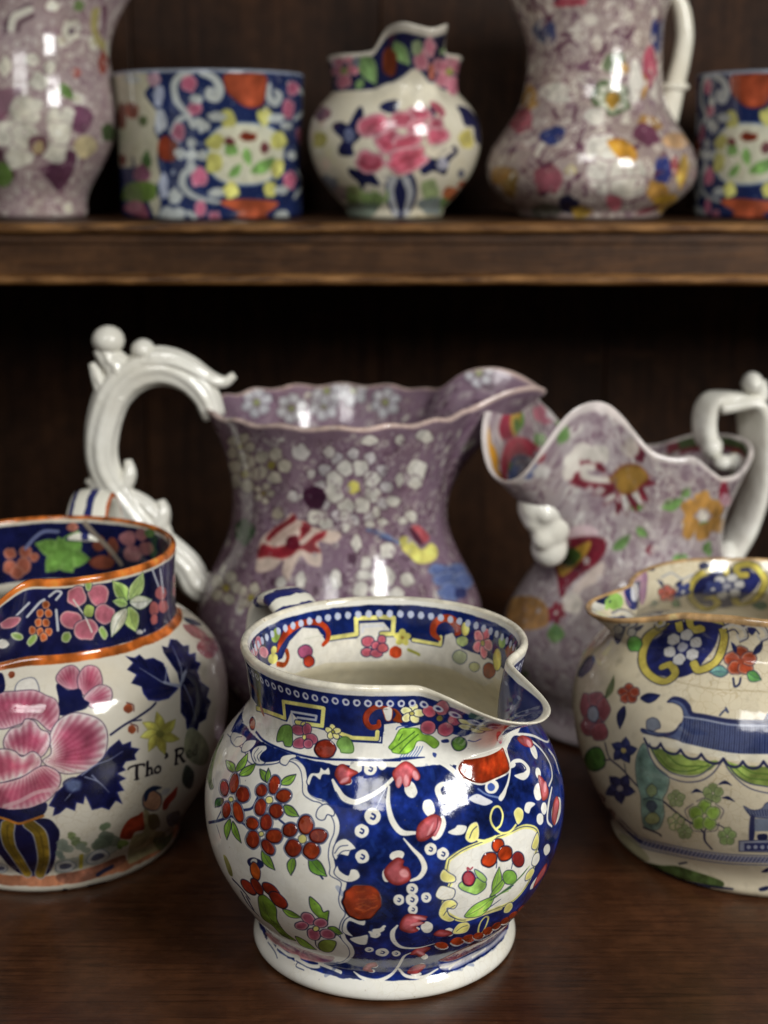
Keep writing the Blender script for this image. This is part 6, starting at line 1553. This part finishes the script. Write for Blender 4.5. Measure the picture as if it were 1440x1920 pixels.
for r in ((570, 780, 110, 90, 0), (540, 1040, 110, 90, 20), (790, 740, 100, 70, 0), (900, 700, 80, 60, 10), (880, 790, 70, 60, 0), (680, 890, 110, 90, -20), (800, 900, 110, 70, -15), (800, 1020, 160, 90, -18), (1010, 780, 60, 70, 0), (1020, 850, 90, 70, 0)): dot(p, U3, *r, col=RS, edge=(234, 180, 186), gw=9, line=(150, 80, 100), lw=1.4)
for c in ([(480, 1050), (560, 1080), (620, 1040)], [(700, 1060), (820, 1010), (920, 970)], [(640, 900), (720, 930), (820, 890)], [(520, 800), (600, 760)]): p.L(U3(c), 5, (176, 50, 70), alpha=0.7)
dot(p, U3, 1040, 960, 90, 50, 0, (232, 222, 200), line=None); p.P(U3([(970, 610), (1030, 620), (1080, 680), (1060, 720), (1000, 670)]), (196, 90, 108))
p.P(U3([(650, 1130), (760, 1150), (840, 1120), (880, 1220), (860, 1340), (800, 1420), (720, 1420), (670, 1340), (655, 1230)]), (34, 40, 90)); p.L(U3([(710, 1160), (690, 1250), (730, 1400)]), 13, (196, 200, 206)); p.L(U3([(800, 1160), (830, 1260), (800, 1400)]), 13, (190, 194, 200))
for r in ((190, 880, 50, 60, (196, 186, 80)), (1230, 870, 50, 70, (206, 190, 80)), (420, 1270, 60, 70, (140, 160, 90)), (560, 1310, 70, 60, (120, 150, 90)), (480, 1370, 120, 60, (110, 130, 116)), (970, 1240, 70, 90, (150, 176, 110)), (1000, 1350, 110, 70, (120, 136, 140)), (1110, 1360, 70, 100, (110, 150, 74)), (1120, 1260, 60, 44, (190, 84, 40)), (1210, 1200, 40, 30, (180, 80, 50)), (950, 1440, 100, 40, (206, 190, 150)), (300, 1260, 90, 70, (150, 130, 130)), (240, 1190, 70, 60, (130, 140, 150)), (1190, 1120, 24, 30, (80, 84, 110)), (640, 1130, 50, 60, (226, 218, 196))): dot(p, U3, r[0], r[1], r[2], r[3], 0, r[4], line=None, alpha=0.85)
for k in range(10): leaf(p, U3, 400 + 28 * k, 1340, 380 + 32 * k, 1220 + 20 * (k % 3), 26, (120, 150, 80), line=None, vein=False)
dot(p, U3, 200, 690, 60, 60, 0, (150, 110, 120), line=None)
scatter(p, 0.012, 0.068, 16, 5, lambda q, g: skin_shape(p, q, EL(0, 0, 6, 5), N3) if not (0.24 < q[0] / p.cv.W < 0.76) else None, mind=12)
lip_band(p, (214, 206, 190), 0.15, 0.0006, 0.0); M_posy = painted_glaze('small_peony_glaze', cv, 0.1, 0.16)

# --- tall jug with purple print
p = tall
cv = p.canvas(1500, (170, 150, 144), seed=91, mottle=0.06)
U4 = crop(880, 0, .3889)
printed(p, 0.153, 13, (130, 92, 112), (220, 208, 196), 1.2); dense(p, 0.002, 0.152, 320, (104, 60, 80), (170, 140, 140), (224, 214, 198), 1.0, (False,), 1.25)
PU = (96, 48, 72); CG = (200, 144, 62)
scatter(p, 0.0, 0.15, 110, 44, lambda q, g: skin_line(p, q, [(g.uniform(-5, 5), g.uniform(-5, 5)), (0, 0), (g.uniform(-5, 5), g.uniform(-5, 5))], 1.6, PU, alpha=0.8), mind=5)
scatter(p, 0.0, 0.15, 70, 45, lambda q, g: skin_shape(p, q, EL(0, 0, g.uniform(3, 6), g.uniform(2, 4), g.uniform(0, 90)), (222, 212, 196)), mind=6)
for r in ((365, 150, 60, 60, 0, (60, 68, 116)), (400, 655, 60, 44, -20, (50, 62, 124)), (930, 830, 40, 80, 0, (60, 70, 150)), (480, 985, 50, 40, 0, (30, 34, 70)), (910, 170, 40, 80, 0, (54, 60, 120)), (170, 850, 60, 56, 0, CG), (200, 900, 30, 60, 0, (196, 150, 60)), (375, 865, 66, 76, 0, (160, 84, 98)), (700, 980, 40, 40, 0, (186, 90, 104)), (910, 930, 56, 60, 0, CG), (960, 980, 60, 50, 0, (206, 156, 40)), (870, 320, 36, 90, 0, (190, 84, 104)), (830, 420, 26, 60, 0, CG), (290, 470, 40, 60, 0, (196, 146, 70)), (540, 1020, 50, 30, 0, (190, 150, 50)), (870, 590, 60, 30, 20, (206, 150, 80)), (1000, 680, 60, 40, 0, (206, 160, 110)), (850, 650, 70, 50, 20, (120, 66, 90)), (480, 10, 90, 24, 0, (200, 80, 96)), (1030, 830, 26, 80, 10, (206, 160, 60)), (250, 580, 60, 60, 40, (170, 84, 96)), (990, 800, 20, 40, 0, (190, 70, 80)), (490, 820, 24, 24, 0, (206, 190, 110))): dot(p, U4, *r[:5], col=r[5], line=None)
for c in ([(440, 170), (500, 165)], [(430, 200), (435, 280)], [(320, 160), (310, 240)], [(250, 80), (290, 30)], [(680, 130), (760, 180), (800, 130)], [(520, 330), (600, 310), (650, 230), (660, 170)], [(400, 520), (430, 580)], [(520, 510), (500, 580)], [(310, 760), (360, 800), (430, 750)], [(370, 710), (340, 760)], [(490, 870), (470, 930)], [(760, 980), (820, 960)], [(440, 760), (520, 700), (560, 600)]): p.L(U4(c), 7, PU, taper=[3, 8, 3])
scatter(p, 0.0, 0.15, 90, 47, lambda q, g: skin_shape(p, q, leaf_pts(-4, -2, 4, 3, 3.4, .15), PU if g.random() < .5 else (222, 212, 196), alpha=0.9), mind=6)
p.P(U4([(510, 320), (580, 290), (640, 260), (620, 320), (560, 345)]), (120, 72, 96))
for r in ((690, 470, 100, 80, 0, (90, 110, 70)), (690, 300, 60, 40, -30, (110, 126, 90))): dot(p, U4, *r[:5], col=r[5], line=None)
for k in range(8):
    a = math.radians(45 * k); dot(p, U4, 690 + 62 * math.cos(a), 470 + 52 * math.sin(a), 24, 20, 0, (200, 204, 180), line=None)
dot(p, U4, 690, 480, 34, 44, 0, (216, 160, 50), line=None); dot(p, U4, 735, 335, 36, 30, 0, (210, 160, 80), line=None)
for r in ((640, 730, 80, 90), (700, 850, 120, 90), (620, 820, 60, 60), (800, 830, 60, 80), (760, 900, 90, 50), (420, 450, 80, 60), (600, 560, 60, 50), (800, 400, 40, 110)): dot(p, U4, r[0], r[1], r[2], r[3], 0, (224, 218, 204), line=(150, 110, 120), lw=2)
p.P(U4([(665, 680), (740, 670), (800, 720), (805, 770), (750, 780), (700, 740)]), (220, 152, 40), (206, 130, 30), 5)
dot(p, U4, 370, 1020, 70, 36, 0, (90, 96, 84), line=None, alpha=0.8); p.P(U4([(800, 1030), (850, 1000), (930, 990), (860, 1030)]), (140, 70, 80))
dense(p, 0.002, 0.152, 380, (104, 60, 80), (170, 140, 140), (224, 214, 198), 0.4, (False,), 1.0)
lip_band(p, (214, 200, 190)); M_tall = painted_glaze('tall_printed_glaze', cv, 0.09, 0.2)
# =================================================================== from painted pots to objects
def parts(p, foot=None, neck=None, spout=None, inside=True):
    """rows of the foot ring, neck, lip; the columns of the spout; the inside"""
    i0 = p.n_under; i1 = i0 + p.n_out; i2 = i1 + p.n_lip
    L = []
    if inside: L.append(('interior', i2, p.rows, None))
    if neck: L.append(('neck', p.row_at(neck), i1 - 1, None))
    if spout: L.append(('spout', p.row_at(spout[0]), i2 + (p.n_in // 4), p.col_mask(spout[1], spout[2])))
    L.append(('rim', i1 - 1, i2, None))
    if foot: L.append(('foot_ring', 0, p.row_at(foot), None))
    return L

front.finish('blue_jug', 'nearest jug in sharp focus, cobalt blue with rust red enamel disc, spout to the right', 'jug', M_front, 'painted jugs on the lower shelf', parts(front, 0.0135, 0.107, (0.098, -51, 21)))
left.finish('peony_jug', 'cream jug at the left edge with orange rim, big pink peony and lettering', 'jug', M_left, 'painted jugs on the lower shelf', parts(left, 0.009, 0.1165, (0.112, -116, 30)))
right.finish('pavilion_jug', 'cream jug at the right edge painted with a blue roofed pavilion and yellow medallions', 'jug', M_right, 'painted jugs on the lower shelf', parts(right, 0.011, 0.103, (0.1, 192, 24)))
purple.finish('purple_jug', 'large purple flowered jug with scalloped rim and white scrolled handle at the left', 'jug', M_purple, 'painted jugs on the lower shelf', parts(purple, 0.013, 0.14, (0.15, 6, 20)))
splat.finish('sponged_jug', 'pale lilac sponged jug with wavy rim, striped red daisy and white mask under its spout', 'jug', M_splat, 'painted jugs on the lower shelf', parts(splat, 0.012, 0.118, (0.125, 217, 34)))
lustre.finish('pink_jug', 'pinkish printed jug with large white blossom at the left end of the upper shelf', 'jug', M_lustre, 'pots on the upper shelf', parts(lustre, 0.012, 0.1, (0.115, 0, 30)))
mug.finish('straight_mug', 'straight sided cobalt mug with oval cartouche, between pink printed jug and small peony jug', 'mug', M_mug, 'pots on the upper shelf', parts(mug, 0.005))
mug_b.finish('straight_mug', 'cobalt mug cut off by the right edge of the photo on the upper shelf', 'mug', M_mug, 'pots on the upper shelf', parts(mug_b, 0.005), turn=68 / 360)
posy.finish('small_jug', 'small round jug with pink peony and blue leaves, spout facing front, on the upper shelf', 'jug', M_posy, 'pots on the upper shelf', parts(posy, 0.005, 0.0795, (0.078, -72, 32)))
tall.finish('tall_jug', 'tall waisted jug with purple print, orange flowers and plain cream handle', 'jug', M_tall, 'pots on the upper shelf', parts(tall, 0.004, 0.075, (0.115, 185, 30)))

def org(p): return (p.X, p.Y, p.z0)
def striped(name, base, stripes, along):
    """handle glaze with brushed stripes across it"""
    m, nt, b = new_mat(name)
    uv = nt.nodes.new('ShaderNodeUVMap')
    sx = nt.nodes.new('ShaderNodeSeparateXYZ'); nt.links.new(uv.outputs['UV'], sx.inputs[0])
    src = sx.outputs['Y' if along else 'X']
    tc = nt.nodes.new('ShaderNodeTexCoord')
    nz = noise(nt, tc.outputs['Object'], 120, 2)
    ma = nt.nodes.new('ShaderNodeMath'); ma.operation = 'MULTIPLY_ADD'; ma.inputs[1].default_value = 0.03; nt.links.new(nz.outputs['Fac'], ma.inputs[0]); nt.links.new(src, ma.inputs[2])
    r = ramp(nt, stripes); r.color_ramp.interpolation = 'CONSTANT'
    nt.links.new(ma.outputs[0], r.inputs['Fac'])
    nt.links.new(r.outputs['Color'], b.inputs['Base Color'])
    glaze_finish(nt, b, 0.1, 0.15)
    return m
BW, BB, BO = (0.72, 0.70, 0.60), (0.02, 0.025, 0.12), (0.5, 0.12, 0.03)
M_stripe = striped('striped_handle', BW, [(0, BW), (0.10, BB), (0.15, BW), (0.19, BB), (0.23, BW), (0.27, BB), (0.31, BW)], True)
M_stripe2 = striped('ribbed_handle', BW, [(0, BO), (0.06, BW), (0.12, BB), (0.17, BW), (0.26, BB), (0.31, BW), (0.44, BO), (0.52, BW)], False)

def radial_handle(name, p, az, lst, width, thick, mat, parent, power=2.4, steps=50):
    """strap handle in the upright plane through the pot's axis; lst = (radius, height)"""
    a = math.radians(az); c, s = math.cos(a), math.sin(a)
    path = [(p.X + r * c, p.Y + r * s, p.z0 + z) for r, z in lst]
    return sweep(name, path, width, thick, mat, parent, org(p), side=(-s, c, 0), power=power, steps=steps)

radial_handle('handle', front, 127, [(0.058, 0.122), (0.068, 0.134), (0.080, 0.1385), (0.092, 0.131), (0.098, 0.110), (0.095, 0.085), (0.086, 0.066), (0.076, 0.058)], [0.026, 0.024, 0.023, 0.021, 0.019, 0.018, 0.017, 0.018], [0.009, 0.0085, 0.008, 0.008, 0.0075, 0.0075, 0.0075, 0.008], M_stripe, front.root)
radial_handle('handle', left, 84, [(0.062, 0.140), (0.072, 0.155), (0.084, 0.1605), (0.097, 0.152), (0.104, 0.130), (0.102, 0.105), (0.094, 0.087), (0.085, 0.080)], [0.024, 0.023, 0.022, 0.021, 0.02, 0.019, 0.018, 0.018], [0.010, 0.009, 0.009, 0.008, 0.008, 0.008, 0.008, 0.008], M_stripe2, left.root)
radial_handle('handle', right, 12, [(0.070, 0.116), (0.086, 0.132), (0.104, 0.134), (0.120, 0.122), (0.124, 0.098), (0.115, 0.075), (0.1, 0.062), (0.090, 0.06)], [0.022, 0.021, 0.02, 0.019, 0.018, 0.018, 0.018, 0.018], [0.008] * 4, M_cream, right.root)
for m_, az in ((mug, 100), (mug_b, 100)):
    radial_handle('handle', m_, az, [(0.060, 0.078), (0.078, 0.080), (0.092, 0.068), (0.094, 0.048), (0.084, 0.03), (0.060, 0.024)], [0.014, 0.012, 0.012, 0.012, 0.012, 0.014], [0.007] * 3, M_cream, m_.root)
radial_handle('handle', posy, 99, [(0.040, 0.092), (0.054, 0.102), (0.068, 0.096), (0.074, 0.076), (0.068, 0.056), (0.054, 0.048)], [0.014, 0.013, 0.012, 0.011, 0.011, 0.012], [0.006] * 3, M_cream, posy.root)

# --- purple jug: white acanthus handle, measured from the photograph in the pot's own plane
YP = purple.Y - 0.004
def flat(name, p, Y, lst, width, thick, mat, parent, depth=(0, 1, 0), steps=60, power=2.0):
    return sweep(name, [at(x, y, Y) for x, y in lst], width, thick, mat, parent, org(p), side=depth, steps=steps, power=power, flute=0.07 if p is purple else 0.0)
M_h = M_white
h = flat('handle', purple, YP, [(402, 782), (385, 740), (352, 706), (305, 690), (255, 700), (215, 735), (195, 790), (190, 845), (200, 890), (228, 935), (270, 985), (315, 1025), (350, 1060), (366, 1092), (385, 1104)],
         [0.016, 0.017, 0.018, 0.019, 0.020, 0.020, 0.019, 0.017, 0.016, 0.015, 0.015, 0.016, 0.018], [0.013, 0.016, 0.019, 0.0205, 0.021, 0.0195, 0.0185, 0.018, 0.017, 0.0155, 0.0155, 0.017, 0.019], M_h, purple.root)
flat('acanthus_leaf', purple, YP, [(250, 690), (300, 675), (350, 685), (390, 708), (420, 716), (440, 703)], [0.013, 0.018, 0.02, 0.018, 0.013, 0.004], [0.010, 0.016, 0.014, 0.011, 0.008, 0.004], M_h, h)
flat('acanthus_leaf', purple, YP, [(235, 745), (205, 735), (188, 710), (172, 680)], [0.016, 0.016, 0.012, 0.004], [0.013, 0.015, 0.010, 0.004], M_h, h)
flat('scroll', purple, YP, [(232, 720), (222, 690), (205, 668), (196, 650)], [0.016, 0.016, 0.015, 0.014], [0.020, 0.018, 0.014, 0.014], M_h, h)
c = at(203, 638, YP); blob('scroll_knob', c, (0.0095, 0.0105, 0.0085), M_h, h, org(purple))
c = at(268, 655, YP); blob('scroll_knob', c, (0.0068, 0.009, 0.0062), M_h, h, org(purple))
flat('scroll', purple, YP, [(262, 690), (268, 672), (268, 658)], [0.014, 0.012, 0.012], [0.014, 0.011, 0.010], M_h, h)
flat('acanthus_leaf', purple, YP, [(212, 925), (192, 920), (176, 908), (162, 900)], [0.014, 0.013, 0.009, 0.003], [0.009, 0.010, 0.007, 0.003], M_h, h)
flat('acanthus_leaf', purple, YP, [(212, 925), (235, 905), (243, 885), (240, 862)], [0.014, 0.013, 0.009, 0.003], [0.010, 0.010, 0.008, 0.004], M_h, h)
flat('acanthus_leaf', purple, YP, [(285, 995), (300, 975), (305, 955), (300, 938)], [0.014, 0.013, 0.010, 0.004], [0.012, 0.012, 0.009, 0.005], M_h, h)
flat('acanthus_leaf', purple, YP, [(232, 925), (262, 940), (292, 965), (318, 1000)], [0.006, 0.010, 0.010, 0.004], [0.008, 0.010, 0.010, 0.004], M_h, h)

# --- sponged jug: angular strap with a scroll on top, and the moulded mask under the spout
YS = splat.Y + 0.020
sd = (-0.42, 0.9, 0.0)
h = sweep('handle', [at(x, y, YS + dy) for x, y, dy in ((1345, 760, 0), (1382, 754, 0), (1408, 761, 0), (1415, 792, 0), (1416, 860, 0), (1408, 930, 0), (1392, 985, 0), (1368, 1030, 0), (1350, 1066, -0.004), (1338, 1090, -0.012))],
          [0.026, 0.030, 0.032, 0.032, 0.031, 0.030, 0.028, 0.027, 0.026, 0.023], [0.008, 0.0085, 0.008, 0.0075, 0.007, 0.007, 0.0075, 0.009, 0.01, 0.012], M_h, splat.root, org(splat), side=sd, power=3.0)
sweep('scroll', [at(x, y, YS) for x, y in ((1412, 715), (1416, 740), (1392, 749), (1354, 747), (1332, 755), (1321, 782), (1323, 818), (1337, 838))], [0.020, 0.021, 0.022, 0.022, 0.021, 0.020, 0.019, 0.018], [0.010, 0.009, 0.010, 0.009, 0.009, 0.0095, 0.011, 0.010], M_h, h, org(splat), side=sd, power=2.6)
blob('scroll_knob', at(1411, 718, YS - 0.004), (0.0062, 0.011, 0.0068), M_h, h, org(splat)); blob('scroll_knob', at(1334, 838, YS - 0.004), (0.0066, 0.010, 0.0076), M_h, h, org(splat))
blob('thumb_rest', at(1378, 868, YS - 0.01), (0.0058, 0.008, 0.006), M_h, h, org(splat)); blob('thumb_rest', at(1356, 868, YS - 0.012), (0.0062, 0.008, 0.005), M_h, h, org(splat))
blob('lower_scroll', at(1362, 1048, YS - 0.004), (0.0088, 0.012, 0.0115), M_h, h, org(splat))
# mask: brow, cheeks, nose, chin, modelled as one lump under the spout
def mask():
    bm = bmesh.new()
    for x, y, dy, r in ((1014, 948, -0.047, 0.0140), (1030, 985, -0.044, 0.0128), (1030, 1026, -0.042, 0.0112), (998, 936, -0.050, 0.0085), (1004, 972, -0.050, 0.0080), (1022, 962, -0.0565, 0.0055), (1018, 1008, -0.050, 0.0070)):
        m = bmesh.ops.create_uvsphere(bm, u_segments=14, v_segments=9, radius=r)
        c = Vector(at(x, y, splat.Y + dy)) - Vector(org(splat))
        for v in m['verts']: v.co = c + Vector((v.co.x, v.co.y * 0.9, v.co.z * 1.05))
    me = bpy.data.meshes.new('spout_mask'); bm.to_mesh(me); bm.free()
    o = bpy.data.objects.new('spout_mask', me); COL.objects.link(o); o.parent = splat.root
    me.materials.append(M_h)
    rm = o.modifiers.new('merge', 'REMESH'); rm.mode = 'VOXEL'; rm.voxel_size = 0.0013; rm.use_smooth_shade = True
    sm = o.modifiers.new('soften', 'SMOOTH'); sm.iterations = 14
mask()

# --- tall jug: plain cream loop handle with a ring at its foot
YT = tall.Y + 0.006
h = flat('handle', tall, YT, [(1190, 40), (1188, -10), (1208, -34), (1245, -30), (1274, 8), (1284, 60), (1278, 110), (1268, 150), (1258, 190), (1246, 226), (1236, 250)], [0.014, 0.013, 0.0125, 0.0125, 0.013, 0.013, 0.013, 0.014, 0.015], [0.012, 0.0115, 0.011, 0.011, 0.0115, 0.0115, 0.012, 0.013, 0.016, 0.02], M_cream, tall.root)
blob('collar', at(1265, 163, YT), (0.0098, 0.0095, 0.004), M_cream, h, org(tall))
print('objects', len(bpy.data.objects), 'tris', sum(len(m.polygons) for m in bpy.data.meshes) * 2)
